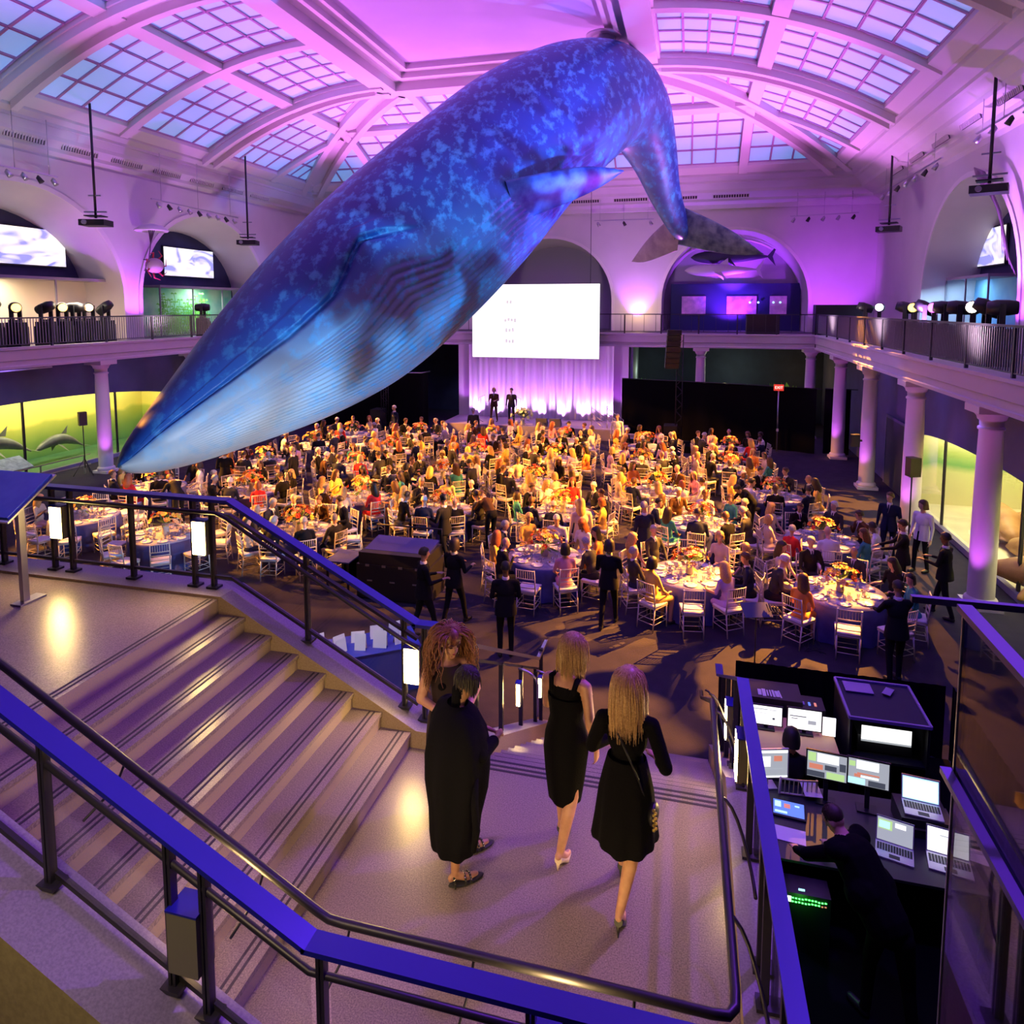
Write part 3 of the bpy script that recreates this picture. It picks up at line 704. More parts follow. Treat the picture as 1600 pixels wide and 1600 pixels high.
for off, z in ((-0.14, 4.42),):
    m.tube([(-14, 6.3 + off, z), (-4.85, 6.3 + off, z), (-4.72, 6.3 + off, z - 0.05), (-2.75, 6.3 + off, 3.30 + z - 4.42), (-2.55, 6.16, 3.22 + z - 4.42)], 0.022, 8)
m.build('handrail', DKMET, o)
lampbox('stair_light_box', 'lit light box on far railing at the top left', (-7.05, 6.26, 4.12), -1)
lampbox('stair_light_box', 'lit light box on far railing where the stairs begin to descend', (-5.12, 6.26, 4.10), -1)
lampbox('stair_light_box', 'lit light box on far railing beside the woman with curly hair', (-2.66, 6.26, 2.98), -1)
# near railing
o = thing('stair_railing', 'wide blue-topped railing crossing the foreground beside the stairs', 'railing')
ZN = 3.30; sl = 0.52
mb = MB(); mb.beam((-9, 2.95, ZN + sl * 3.0), (-4.85, 2.95, ZN + sl * 3.0), .12, .03); mb.beam((-4.85, 2.95, ZN + sl * 3.0), (-1.85, 2.95, ZN), 0.125, 0.03); mb.beam((-1.87, 2.95, ZN), (0.56, 2.95, ZN), 0.125, 0.03); mb.build('top_rail', BLMET, o)
mb = MB(); mb.tube([(-4.85, 2.95, ZN - .17 + sl * 3), (-1.86, 2.95, ZN - 0.17), (0.55, 2.95, ZN - 0.17)], 0.020, 8); mb.build('middle_rail', DKMET, o)
mb = MB(); mb.beam((-4.85, 2.97, ZN - .86 + sl * 3), (-1.86, 2.97, ZN - 0.86), .03, .03); mb.beam((-1.86, 2.97, ZN - .86), (0.4, 2.97, ZN - 0.86), .03, .03); mb.build('bottom_rail', DKMET, o)
for x in (-3.55, -2.72, -2.50, -1.80, -0.68, -0.50, 0.45): post(o, x, 2.95, zn(x), 0.93)
for a, b_ in ((-3.5, -2.76), (-2.45, -1.86)):
    za, zb_ = zn(a), zn(b_); MB().prism([(a, za + .08), (b_, zb_ + .08), (b_, zb_ + .74), (a, za + .74)], 2.955, 2.963, 1).build('glass_pane', GLS, o)
for a, b_ in ((-1.74, -0.72),): MB().bb((a, 2.955, 2.45), (b_, 2.963, 3.1)).build('glass_pane', GLS, o)
m = MB(); m.tube([(-5.0, 3.28, 3.1 + 0.535 * 3.07), (-2.0, 3.28, 3.135), (-1.93, 3.28, 3.105), (-1.85, 3.28, 3.1), (0.18, 3.28, 3.1), (0.26, 3.29, 3.1), (0.295, 3.34, 3.1), (0.3, 3.42, 3.1), (0.265, 6.1, 3.1), (0.265, 6.2, 3.06), (0.27, 9.6, 1.15), (0.27, 9.85, 1.1)], 0.026, 10)
m.build('handrail', DKMET, o)
for x in (-3.3, -2.35, -1.8, -1.06, -0.2): MB().tube([(x, 3.28, 3.08 + max(0, -1.93 - x) * 0.535), (x, 3.2, 2.98 + max(0, -1.93 - x) * 0.535), (x, 2.97, 2.96 + max(0, -1.93 - x) * 0.52)], 0.008, 6).build('handrail_bracket', DKMET, o)
lampbox('stair_light_box', 'olive back of a light box on the near sloping railing', (-2.60, 2.97, 3.14), 1, 0.19, 0.36, 0.15)
lampbox('stair_light_box', 'blue-capped light box under the level foreground railing', (-0.59, 2.97, 2.98), 1, 0.16, 0.34, 0.13)
# right railing
o = thing('stair_railing', 'blue-topped railing with curved brackets beside the equipment desk', 'railing')
mb = MB(); mb.beam((0.56, 2.9, ZN), (0.52, 6.2, ZN), 0.10, 0.03); mb.beam((0.52, 6.2, ZN), (0.52, 9.9, 1.35), 0.10, 0.03); mb.beam((0.52, 9.9, 1.35), (0.52, 10.3, 1.3), 0.10, 0.03); mb.build('top_rail', BLMET, o)
pr_ = MB().box((0, 0.0, 0.5), (0.05, 0.018, 1.0)).box((0, 0.028, 0.5), (0.05, 0.018, 1.0)).mesh('post', DKMET)
for y in (3.3, 4.1, 4.35, 5.3, 6.1, 7.0, 7.25, 8.2, 9.1, 9.9):
    post(o, 0.53, y, zr(y), (ZN if y < 6.2 else ZN - (y - 6.2) * 0.527) - zr(y), pr_)
for y in (3.9, 4.9, 6.0, 7.3, 8.6):
    zt = ZN if y < 6.2 else ZN - (y - 6.2) * 0.527
    pts = [(0.28 + 0.22 * (sin(a) if True else 0), y + 0.02 - 0.45 * (1 - cos(a)), zt - 0.22 - 0.35 * sin(a) ** 2) for a in [i * pi / 2 / 8 for i in range(9)]]
    MB().tube(pts, 0.012, 6).build('curved_bracket', DKMET, o)
for y0_, y1_ in ((3.35, 4.05), (4.42, 5.25), (5.35, 6.05)):
    MB().bb((0.555, y0_, 2.46), (0.563, y1_, 3.12)).build('glass_pane', GLS, o)
def sidebox(label, c):
    q = thing('stair_light_box', label, 'lamp', c, 0, 'light boxes between the railing posts')
    MB().bb((-0.05, -.085, -.19), (0.04, .085, .19)).build('housing', BOXM, q); MB().bb((-0.062, -.075, -.18), (-0.05, .075, .18)).build('lit_panel', LBOX, q); MB().bb((-0.06, -.09, .19), (0.045, .09, .2)).build('cap', BLMET, q)
sidebox('lit light box on right railing beside the lower landing', (0.50, 5.68, 2.92)); sidebox('lit light box on right railing halfway down the lower flight', (0.50, 7.14, 2.35))
# left railing of the lower flight
o = thing('stair_railing', 'grey railing with looped ends left of the lower stairs', 'railing')
mb = MB(); mb.beam((-2.1, 6.5, 3.14), (-2.1, 9.7, 1.36), 0.05, 0.04); mb.beam((-2.1, 9.7, 1.36), (-2.1, 10.3, 1.34), 0.05, 0.04); mb.build('top_rail', CHROME, o)
MB().beam((-2.1, 6.5, 2.98), (-2.1, 9.7, 1.2), 0.03, 0.03).build('middle_rail', DKMET, o)
for y in (6.6, 7.6, 8.6, 9.5, 9.9):
    z0_ = max(0.15, 2.30 - (y - 6.2) * RS2 / RUN2); link('post', pr_, o, (-2.1, y, z0_)).scale = (1, 1, 0.86 if y < 9.8 else 1.2)
for y in (8.4, 9.5):
    zt = 3.14 - (y - 6.5) * 0.556
    MB().tube([(-2.06 + 0.26 * sin(a), y - 0.1, zt - 0.34 + 0.2 * cos(a)) for a in [i * pi / 2 / 6 for i in range(7)]] + [(-1.80, y - 0.1, zt - 0.75)], 0.016, 6).build('looped_bracket', CHROME, o)
lampbox('stair_light_box', 'lit light box seen edge-on at the head of the lower stairs', (-1.98, 8.0, 1.78), -1, 0.06, 0.3, 0.08)
lampbox('stair_light_box', 'lit light box seen edge-on at the foot of the lower stairs', (-1.98, 9.3, 1.15), -1, 0.06, 0.3, 0.08)
# slanted information panel
o = thing('reading_rail', 'slanted blue information panel on a steel post at top left', 'sign', (-6.95, 5.55, 3.5))
PANM = mat('blue_info_panel', (0.04, 0.12, 0.85), 0.3, noise=(3.0, (0.08, 0.2, 0.9), 3))
MB().box((-0.55, 0.05, 1.13), (1.7, 0.62, 0.03), rot=Euler((R(32), 0, 0))).build('panel', PANM, o)
m = MB().box((-0.55, 0.05, 1.11), (1.76, 0.68, 0.02), rot=Euler((R(32), 0, 0))); m.build('panel_frame', CHROME, o)
MB().box((0.22, -0.02, 0.5), (0.05, 0.07, 1.0)).box((0.22, 0.02, 0.01), (0.14, 0.3, 0.02)).build('post', CHROME, o)
MB().box((-1.2, -0.02, 0.5), (0.05, 0.07, 1.0)).build('post', CHROME, o)
# tall glass screen on the right
o = thing('glass_screen', 'tall glass balustrade with purple rails at the right edge', 'glass')
GL2 = glassy('screen_glass', (0.10, 0.10, 0.12), 0.06, 0.02)
MB().bb((1.2, 1.4, 2.55), (1.212, 3.35, 5.25)).build('glass_pane', GL2, o); MB().bb((1.2, -0.6, 2.55), (1.212, 1.385, 5.25)).build('glass_pane', GL2, o)
m = MB().beam((1.206, -0.6, 5.27), (1.206, 3.37, 5.27), 0.06, 0.03); m.build('top_rail', mat('violet_rail', (0.08, 0.06, 0.22), 0.35, 0.4), o)
MB().beam((1.17, -0.6, 4.50), (1.17, 3.37, 4.50), 0.045, 0.03).build('middle_rail', _M['violet_rail'], o)
MB().bb((1.195, 3.35, 2.55), (1.217, 3.36, 5.25)).build('edge_trim', CHROME, o)
MB().box((1.28, 3.5, 5.24), (0.5, 0.03, 0.03)).build('return_rail', _M['violet_rail'], o)
mb = MB(); mb.bb((1.16, -0.6, 2.35), (1.26, 3.4, 2.55)); mb.build('bottom_channel', DKMET, o)
sbox('wall_right_stair', (1.12, -3, 0), (1.3, 3.4, 2.35), mat('olive_plaster', (0.2, 0.17, 0.09)))
# padlock hanging on the near middle rail
o = thing('padlock', 'brass padlock hanging on the foreground railing', 'padlock', (-0.86, 2.93, 3.02))
MB().box((0, 0, -0.06), (0.05, 0.022, 0.045), rot=Euler((0, 0.3, 0))).build('body', mat('brass', (0.5, 0.34, 0.10), 0.35, 0.9), o)
MB().tube([(-.018, 0, -.03), (-.018, 0, .07), (-.01, 0, .095), (.005, .01, .1), (.018, 0, .07), (.018, 0, -.03)], 0.005, 6).build('shackle', CHROME, o)
# ------------------------------------------------------------------ figures: one continuous skin grown over a skeleton of tapered limbs
def V3(p): return Vector(p)
def cap_mesh(mb, p0, r0, p1, r1, n=12):
    p0, p1 = V3(p0), V3(p1); t = p1 - p0; L = t.length
    if L < 1e-6: t = Vector((0, 0, 1))
    t = t.normalized(); q = t.orthogonal().normalized(); b = t.cross(q); P = []
    prof = [(-r0 * cos(a), r0 * sin(a)) for a in (0.02, .5, 1.0, 1.45)] + [(L + r1 * sin(a), r1 * cos(a)) for a in (0.1, .55, 1.05, 1.55)]
    for h, r in prof: P.append([p0 + t * h + (q * cos(2 * pi * k / n) + b * sin(2 * pi * k / n)) * r for k in range(n)])
    mb.quadgrid(P, cv=True, flip=True); mb.poly(P[0]); mb.poly(list(reversed(P[-1])))
def skin(name, shapes, voxel, mats, smooth=2):
    """shapes: ('c', p0, r0, p1, r1, mi) capsules and ('e', centre, radii, rot, mi) ellipsoids -> one remeshed surface"""
    mb = MB()
    for s in shapes:
        if s[0] == 'c': cap_mesh(mb, *s[1:5])
        else: mb.ell(s[1], s[2], 14, 10, rot=s[3].to_matrix() if s[3] else None)
    me = mb.mesh(name + '_src', mats[0]); mb.fixn(me)
    o = bpy.data.objects.new('tmp', me); COL.objects.link(o)
    m = o.modifiers.new('r', 'REMESH'); m.mode = 'VOXEL'; m.voxel_size = voxel; m.use_smooth_shade = True
    m = o.modifiers.new('s', 'SMOOTH'); m.iterations = smooth; m.factor = 0.5
    dg = bpy.context.evaluated_depsgraph_get(); dg.update()
    nm = bpy.data.meshes.new_from_object(o.evaluated_get(dg)); nm.name = name
    bpy.data.objects.remove(o); bpy.data.meshes.remove(me)
    nm.materials.clear()
    for q in mats: nm.materials.append(q)
    n = len(nm.polygons); ce = np.zeros(n * 3, np.float32); nm.polygons.foreach_get('center', ce); ce = ce.reshape(-1, 3)
    best = np.full(n, 1e9); mi = np.zeros(n, np.int32)
    for s in shapes:
        if s[0] == 'c':
            a, b_ = np.array(s[1]), np.array(s[3]); d = b_ - a; k = np.clip(((ce - a) @ d) / max(1e-9, d @ d), 0, 1)
            dist = np.linalg.norm(ce - (a + k[:, None] * d), axis=1) - (s[2] + (s[4] - s[2]) * k)
        else:
            q = ce - np.array(s[1])
            if s[3]: q = q @ np.array(s[3].to_matrix())
            dist = (np.linalg.norm(q / np.array(s[2]), axis=1) - 1) * min(s[2])
        w = dist < best; best[w] = dist[w]; mi[w] = s[5] if s[0] == 'c' else s[4]
    nm.polygons.foreach_set('material_index', mi); nm.polygons.foreach_set('use_smooth', np.ones(n, bool)); nm.update()
    return nm
SKIN, TOP, BOT, SHOE = 0, 1, 2, 3
def head_shapes(c, s=1.0, yaw=0.0, pitch=0.0, fine=False):
    """face looks along +Y before yaw; c = centre of skull"""
    M = Euler((-pitch, 0, yaw)); Q = M.to_matrix(); c = Vector(c); P = lambda x, y, z: tuple(c + Q @ (Vector((x, y, z)) * s))
    out = [('e', P(0, -0.005, 0.02), (.074 * s, .092 * s, .098 * s), M, SKIN), ('e', P(0, .025, -.045), (.056 * s, .062 * s, .072 * s), M, SKIN),
           ('c', P(0, .085, .012), .010 * s, P(0, .108, -.022), .014 * s, SKIN), ('e', P(-.076, -.005, -.01), (.012 * s, .02 * s, .03 * s), M, SKIN), ('e', P(.076, -.005, -.01), (.012 * s, .02 * s, .03 * s), M, SKIN),
           ('e', P(0, .052, -.098), (.03 * s, .03 * s, .022 * s), M, SKIN)]
    if fine: out += [('c', P(-.02, .082, -.055), .009 * s, P(.02, .082, -.055), .009 * s, SKIN), ('c', P(-.045, .07, .03), .011 * s, P(.045, .07, .03), .011 * s, SKIN)]
    return out
def hand_shapes(w, d, up, side, s=1.0, curl=0.5, mi=SKIN, r=.0085):
    """w wrist, d hand direction, up = back-of-hand normal, side = thumb direction"""
    w, d, up, side = Vector(w), Vector(d).normalized(), Vector(up).normalized(), Vector(side).normalized()
    pl = 0.085 * s; out = []
    for k in (-1, 0, 1): out.append(('c', tuple(w + side * k * .016 * s), .016 * s, tuple(w + d * pl + side * k * .024 * s), .013 * s, mi))
    for k, (ln, off) in enumerate(((.070, .033), (.080, .011), (.074, -.011), (.058, -.032))):
        p = w + d * pl + side * off * s; a = curl * (0.7 + 0.12 * k); dd = d
        for j, fr in enumerate((.45, .32, .23)):
            dd = (dd * cos(a) - up * sin(a)).normalized(); q = p + dd * ln * fr * s
            out.append(('c', tuple(p), r * (1 - .1 * j) * s, tuple(q), r * (.92 - .1 * j) * s, mi)); p = q
            up2 = up
    p = w + d * .02 * s + side * .022 * s; q = p + (d * .6 + side * .8 - up * .2).normalized() * .038 * s; e = q + (d * .9 + side * .3 - up * .3).normalized() * .032 * s
    out += [('c', tuple(p), .014 * s, tuple(q), .011 * s, mi), ('c', tuple(q), .0105 * s, tuple(e), .009 * s, mi)]
    return out
def seated(lean=0.0, yaw=0.0, hands=0, female=False, pitch=0.15):
    """sits on a chair facing +Y, origin on the floor under the seat centre"""
    L = lambda y, z: (y + lean * (z - .5), z); sh = []
    w = .88 if female else 1.0
    def p(x, y, z): yy, zz = L(y, z); return (x, yy, zz)
    sh += head_shapes(p(0, .03, 1.315), 1.0, yaw, pitch)
    sh += [('c', p(0, 0, 1.12), .052 * w, p(0, .02, 1.24), .05 * w, SKIN)]
    sh += [('e', p(0, -.02, .95), (.17 * w, .115, .19), None, TOP), ('e', p(0, -.02, .76), (.145 * w, .11, .17), None, TOP), ('e', (0, -.03, .57), (.175, .15, .12), None, BOT),
           ('c', p(-.155 * w, -.01, 1.065), .062 * w, p(.155 * w, -.01, 1.065), .062 * w, TOP), ('c', p(-.05, -.01, 1.1), .06 * w, p(.05, -.01, 1.1), .06 * w, TOP)]
    for s in (-1, 1):
        el = p(s * .25 * w, .06, .80); q = (s * .26, .32, .80) if hands == 0 else ((s * .14, .24, .66) if hands == 1 else (s * .12, .28, 1.0 if s > 0 else .80))
        sh += [('c', p(s * .19 * w, -.01, 1.06), .052 * w, el, .042 * w, TOP), ('c', el, .042 * w, q, .028, SKIN if female else TOP)]
        h = tuple(Vector(q) + Vector((-s * .03, .07, 0.01))); sh += [('e', h, (.035, .055, .02), Euler((0.2, 0, s * .4)), SKIN)]
        for f in (-.022, -.007, .008, .022): sh.append(('c', (h[0] + f, h[1] + .03, h[2]), .010, (h[0] + f * 1.2, h[1] + .085, h[2] - .012), .008, SKIN))
        k = (s * .12, .36, .54); a = (s * .12, .34, .10)
        sh += [('c', (s * .09, .0, .55), .088, k, .062, BOT), ('c', k, .060, a, .038, BOT if not female else SKIN), ('c', (a[0], a[1] - .02, .045), .042, (a[0], a[1] + .15, .035), .034, SHOE)]
    return sh
def standing(yaw=0.0, pitch=0.1, stride=0.0, arms='down', female=False, tray=False):
    w = .9 if female else 1.0; sh = head_shapes((0, .02, 1.64), 1.0, yaw, pitch) + [('c', (0, -.01, 1.42), .052 * w, (0, .01, 1.56), .05 * w, SKIN),
        ('e', (0, -.01, 1.25), (.175 * w, .115, .2), None, TOP), ('e', (0, -.01, 1.06), (.145 * w, .105, .17), None, TOP), ('e', (0, -.01, .93), (.165, .12, .14), None, BOT if not female else TOP),
        ('c', (-.16 * w, -.01, 1.385), .062 * w, (.16 * w, -.01, 1.385), .062 * w, TOP)]
    for s in (-1, 1):
        if arms == 'down': e, h = (s * .245, -.02, 1.12), (s * .26, .04, .88)
        elif arms == 'fold': e, h = (s * .25, .0, 1.12), (s * .06, .2, 1.1)
        elif arms == 'reach': e, h = (s * .23, .16, 1.18), (s * .16, .42, 1.10)
        else: e, h = (s * .24, .05, 1.12), (s * .18, .30, 1.14)
        sh += [('c', (s * .2 * w, -.01, 1.38), .054 * w, e, .044 * w, TOP), ('c', e, .043 * w, h, .03, TOP)]
        d = (Vector(h) - Vector(e)).normalized(); sd = Vector((-s, .2, 0)) if arms != 'down' else Vector((0, 1, 0))
        sh += hand_shapes(tuple(Vector(h) + d * .02), d, (0, 0, 1) if arms != 'down' else (s, 0, 0), sd, 1.15, .35, SKIN, .011)
        fy = s * stride
        k = (s * .10, fy * .5 + .03, .5); a = (s * .10, fy, .10)
        sh += [('c', (s * .09, 0, .90), .092, k, .062, BOT), ('c', k, .060, a, .045, BOT), ('c', (a[0], a[1] - .02, .045), .045, (a[0], a[1] + .15, .035), .036, SHOE)]
    return sh
def bent(side=1):
    """standing and leaning over a table"""
    sh = head_shapes((0, .42, 1.33), 1.0, 0, .7) + [('c', (0, .28, 1.2), .052, (0, .38, 1.28), .05, SKIN), ('c', (0, .02, .98), .14, (0, .20, 1.16), .15, TOP), ('e', (0, -.03, .92), (.17, .13, .14), None, BOT), ('c', (-.15, .22, 1.2), .06, (.15, .22, 1.2), .06, TOP)]
    for s in (-1, 1):
        e, h = (s * .24, .36, 1.0), (s * .18, .58, .92)
        sh += [('c', (s * .19, .22, 1.2), .054, e, .044, TOP), ('c', e, .042, h, .03, TOP)] + hand_shapes(h, (0, 1, -.1), (0, 0, 1), (-s, 0, 0), 1.15, .3, SKIN, .011)
        k = (s * .10, .02, .5); a = (s * .11, -.02, .10)
        sh += [('c', (s * .09, -.03, .90), .092, k, .062, BOT), ('c', k, .060, a, .045, BOT), ('c', (a[0], a[1] - .02, .045), .045, (a[0], a[1] + .15, .035), .036, SHOE)]
    return sh
SKINM = [mat('skin_light', (0.62, 0.36, 0.25), 0.5), mat('skin_tan', (0.45, 0.24, 0.15), 0.5), mat('skin_dark', (0.17, 0.085, 0.05), 0.5)]
CL = {'black': (0.010, 0.010, 0.012), 'navy': (0.012, 0.016, 0.045), 'charcoal': (0.035, 0.035, 0.04), 'brown': (0.09, 0.045, 0.02), 'white': (0.75, 0.72, 0.72), 'cream': (0.70, 0.58, 0.40), 'pink': (0.70, 0.30, 0.38),
      'lilac': (0.42, 0.30, 0.62), 'red': (0.62, 0.03, 0.03), 'grey': (0.25, 0.25, 0.28), 'blue': (0.06, 0.12, 0.42), 'gold': (0.70, 0.45, 0.10), 'orange': (0.80, 0.28, 0.05), 'teal': (0.04, 0.22, 0.26)}
CLM = {k: mat(k + '_fabric', v, 0.9, spec=0.15) for k, v in CL.items()}
HR = {'black': (0.010, 0.008, 0.007), 'dark brown': (0.035, 0.018, 0.01), 'brown': (0.11, 0.05, 0.02), 'blonde': (0.62, 0.40, 0.14), 'red': (0.36, 0.10, 0.03), 'grey': (0.42, 0.40, 0.40), 'white': (0.78, 0.74, 0.70)}
HRM = {k: mat(k.replace(' ', '_') + '_hair', v, 0.55, noise=(60.0, tuple(c * 0.6 for c in v), 3)) for k, v in HR.items()}
def hair_mesh(style, c, yaw, pitch, s=1.0):
    mb = MB(); Q = Euler((-pitch, 0, yaw)).to_matrix(); c = Vector(c); n = 14; P = []
    rows = {'short': [(-1.0, 0), (-.75, .70), (-.4, .95), (0, 1.04), (.3, 1.05)], 'bob': [(-1, 0), (-.75, .72), (-.4, 1.0), (0, 1.10), (.4, 1.16), (.8, 1.18), (1.15, 1.1)],
            'long': [(-1, 0), (-.75, .72), (-.4, 1.0), (0, 1.1), (.5, 1.18), (1.1, 1.22), (1.8, 1.2), (2.5, 1.0), (2.9, .6)]}[style]
    for h, r in rows:
        row = []
        for k in range(n + 1):
            a = pi * (0.5 + 0.10 + (2 - 0.20) * k / n) if h > -.2 else 2 * pi * k / n + pi / 2
            lim = 0.0
            if h > -.2:
                open_ = 0.30 + (0.12 if style == 'short' else 0.02)
                a = pi / 2 + pi * open_ + (2 * pi - 2 * pi * open_) * k / n
            x = .086 * r * cos(a) * (1.06 if style != 'short' else 1); y = .104 * r * sin(a) - .008 - (0.015 if h > 1 else 0) * h; z = .02 - .112 * h
            if h > 1.2: x *= 1.1; z = z
            row.append(c + Q @ (Vector((x, y, z)) * s))
        P.append(row)
    mb.quadgrid(P)
    if style == 'short': pass
    me = mb.mesh('hair', HRM['black']); return me
SEATV = []
for i, (lean, yaw, hands, fem, pit) in enumerate([(0.05, .3, 0, False, .15), (-.12, -.5, 1, False, 0), (.22, .1, 0, False, .35), (.0, .6, 2, True, .1), (.1, -.3, 0, True, .25), (-.1, .0, 1, True, .05), (.15, -.7, 2, False, .1), (.05, .8, 1, True, .05)]):
    me = skin('guest_body', seated(lean, yaw, hands, fem, pit), 0.021, [SKINM[0], CLM['black'], CLM['black'], BLKPL], 2)
    hc = (0, .03 + lean * (1.315 - .5), 1.315); SEATV.append((me, {st_: hair_mesh(st_, hc, yaw, pit) for st_ in ('short', 'bob', 'long')}, fem))
def suit_meshes(hc, y0, z0, lean=0.0):
    c = MB(); c.lathe([(.066, -.02), (.062, .015), (.055, .03), (.05, .028)], 14, c=(0, y0 + .0, z0)); c.mi = [0] * len(c.f)
    f = [Vector((-.045, .075, .0)), Vector((.045, .075, .0)), Vector((.0, .115, -.22))]; b_ = Vector((0, y0, z0)); c.poly([b_ + q for q in f], 0)
    c.poly([b_ + Vector(q) for q in ((-.012, .083, -.01), (.012, .083, -.01), (.018, .112, -.12), (0, .124, -.21), (-.018, .112, -.12))], 1); return c.mesh('shirt_front', [CLM['white'], CLM['navy']])
SUITS = {}
for i, (lean, yaw, hands, fem, pit) in enumerate([(0.05, .3, 0, False, .15), (-.12, -.5, 1, False, 0), (.22, .1, 0, False, .35), (.0, .6, 2, True, .1), (.1, -.3, 0, True, .25), (-.1, .0, 1, True, .05), (.15, -.7, 2, False, .1), (.05, .8, 1, True, .05)]):
    if not fem: SUITS[SEATV[i][0].name] = suit_meshes(None, lean * .65 + .0, 1.145)
STANDV = {}
for nm, sh, hc, ya, pi_ in (('fold', standing(.2, .1, 0, 'fold'), (0, .02, 1.64), .2, .1), ('down', standing(-.3, .05, .1, 'down'), (0, .02, 1.64), -.3, .05), ('reach', standing(0, .3, .05, 'reach'), (0, .02, 1.64), 0, .3),
                           ('walk', standing(.0, .1, .22, 'carry'), (0, .02, 1.64), 0, .1), ('bent', bent(), (0, .42, 1.33), 0, .7)):
    STANDV[nm] = (skin('standing_body', sh, 0.018, [SKINM[0], CLM['black'], CLM['black'], BLKPL], 2), {st_: hair_mesh(st_, hc, ya, pi_) for st_ in ('short', 'bob', 'long')})
STJ = {}
_j = []
for z, rx, ry in ((1.16, .152, .112), (1.05, .160, .120), (.95, .185, .142), (.84, .198, .155), (.80, .200, .158)): _j.append([(rx * cos(a), ry * sin(a) - .01, z) for a in [pi / 2 + .12 + (2 * pi - .24) * k / 24 for k in range(25)]])
_jm = MB().quadgrid(_j).mesh('jacket', CLM['black'])
for nm in ('fold', 'down', 'reach', 'walk'): STJ[STANDV[nm][0].name] = _jm; SUITS[STANDV[nm][0].name] = suit_meshes(None, -.0, 1.465)
def person(me, hmesh, loc, rz, sk, top, bot, hair, label, group=None, scale=1.0):
    o = link('person', me, None, loc, rz, label, 'person', group); o.scale = (scale,) * 3
    for i, m in enumerate((SKINM[sk], CLM[top], CLM[bot])):
        o.material_slots[i].link = 'OBJECT'; o.material_slots[i].material = m
    if me.name in SUITS and top in ('black', 'navy', 'charcoal', 'brown', 'grey'): link('shirt_front', SUITS[me.name], o)
    if me.name in STJ: j = link('jacket', STJ[me.name], o); j.material_slots[0].link = 'OBJECT'; j.material_slots[0].material = CLM[top]
    if hair != 'bald':
        h = link('hair', hmesh, o); h.material_slots[0].link = 'OBJECT'; h.material_slots[0].material = HRM[hair]
    return o
# ------------------------------------------------------------------ banquet chairs, tables and table ware
CHM = mat('chair_silver_white', (0.66, 0.60, 0.52), 0.4, 0.15); CUSH = mat('cushion_ivory', (0.70, 0.66, 0.70), 0.8)
def chair_meshes():
    M = {}
    M['seat'] = MB().bb((-.20, -.20, .43), (.20, .20, .455)).mesh('seat', CHM)
    c = MB(); P = []
    for z, e in ((.456, .19), (.47, .205), (.495, .20), (.505, .15)): P.append([(a * e, b_ * e, z) for a, b_ in ((-1, -1), (-1, 0), (-1, 1), (0, 1), (1, 1), (1, 0), (1, -1), (0, -1))])
    c.quadgrid(P, cv=True, flip=True); c.poly(list(reversed(P[-1]))); c.poly(P[0]); M['cushion'] = c.mesh('cushion', CUSH); c.fixn(M['cushion'])
    b_ = MB()
    for s in (-1, 1): b_.tube([(s * .19, -.19, .44), (s * .19, -.215, .68), (s * .185, -.245, .93)], .013, 6)
    for z in (.56, .66, .74, .915): b_.tube([(-.185, -.20 - (z - .44) * .09, z), (0, -.212 - (z - .44) * .09, z), (.185, -.20 - (z - .44) * .09, z)], .011, 5)
    for k in range(-3, 4): b_.tube([(k * .046, -.228, .74), (k * .046, -.243, .915)], .007, 4, cap=False)
    M['backrest'] = b_.mesh('backrest', CHM)
    M['fl'] = MB().tube([(0, 0, .43), (0, .015, .0)], [.015, .010], 6).mesh('leg', CHM); M['rl'] = MB().tube([(0, 0, .43), (0, -.05, .0)], [.015, .010], 6).mesh('leg', CHM)
    s = MB()
    for z in (.14, .24):
        for a in (-1, 1): s.tube([(a * .18, -.20, z), (a * .18, .19, z)], .007, 4)
        s.tube([(-.18, .19, z), (.18, .19, z)], .007, 4); s.tube([(-.18, -.205, z), (.18, -.205, z)], .007, 4)
    M['stretcher'] = s.mesh('stretcher', CHM)
    # one-mesh version for the far rows
    a = MB()
    for nm in ('seat', 'backrest', 'stretcher', 'cushion'):
        me = M[nm]; o_ = len(a.v); a.v += [tuple(v.co) for v in me.vertices]
        for p in me.polygons: a.f.append(tuple(o_ + i for i in p.vertices)); a.mi.append(1 if nm == 'cushion' else 0); a.sm.append(False)
    for s_ in (-1, 1): a.tube([(s_ * .18, .18, .43), (s_ * .18, .195, 0)], .012, 5); a.tube([(s_ * .18, -.19, .43), (s_ * .18, -.24, 0)], .012, 5)
    M['all'] = a.mesh('chair', [CHM, CUSH]); return M
CMX = chair_meshes()
def place_chair(x, y, rz, label, group, full):
    if not full:
        o = link('ballroom_chair', CMX['all'], None, (x, y, 0), rz, label, 'chair', group); o.scale = (1.1,) * 3; return o
    o = thing('ballroom_chair', label, 'chair', (x, y, 0), rz, group); o.scale = (1.1,) * 3
    for nm in ('seat', 'cushion', 'backrest', 'stretcher'): link(nm, CMX[nm], o)
    for s in (-1, 1): link('leg', CMX['fl'], o, (s * .18, .18, 0)); link('leg', CMX['rl'], o, (s * .18, -.19, 0))
    return o
CLOTH = mat('table_cloth', (0.035, 0.04, 0.16), 0.75, noise=(4.0, (0.05, 0.06, 0.24), 3)); RUNM = mat('table_runner', (0.22, 0.24, 0.34), 0.7, noise=(14.0, (0.38, 0.36, 0.42), 4))
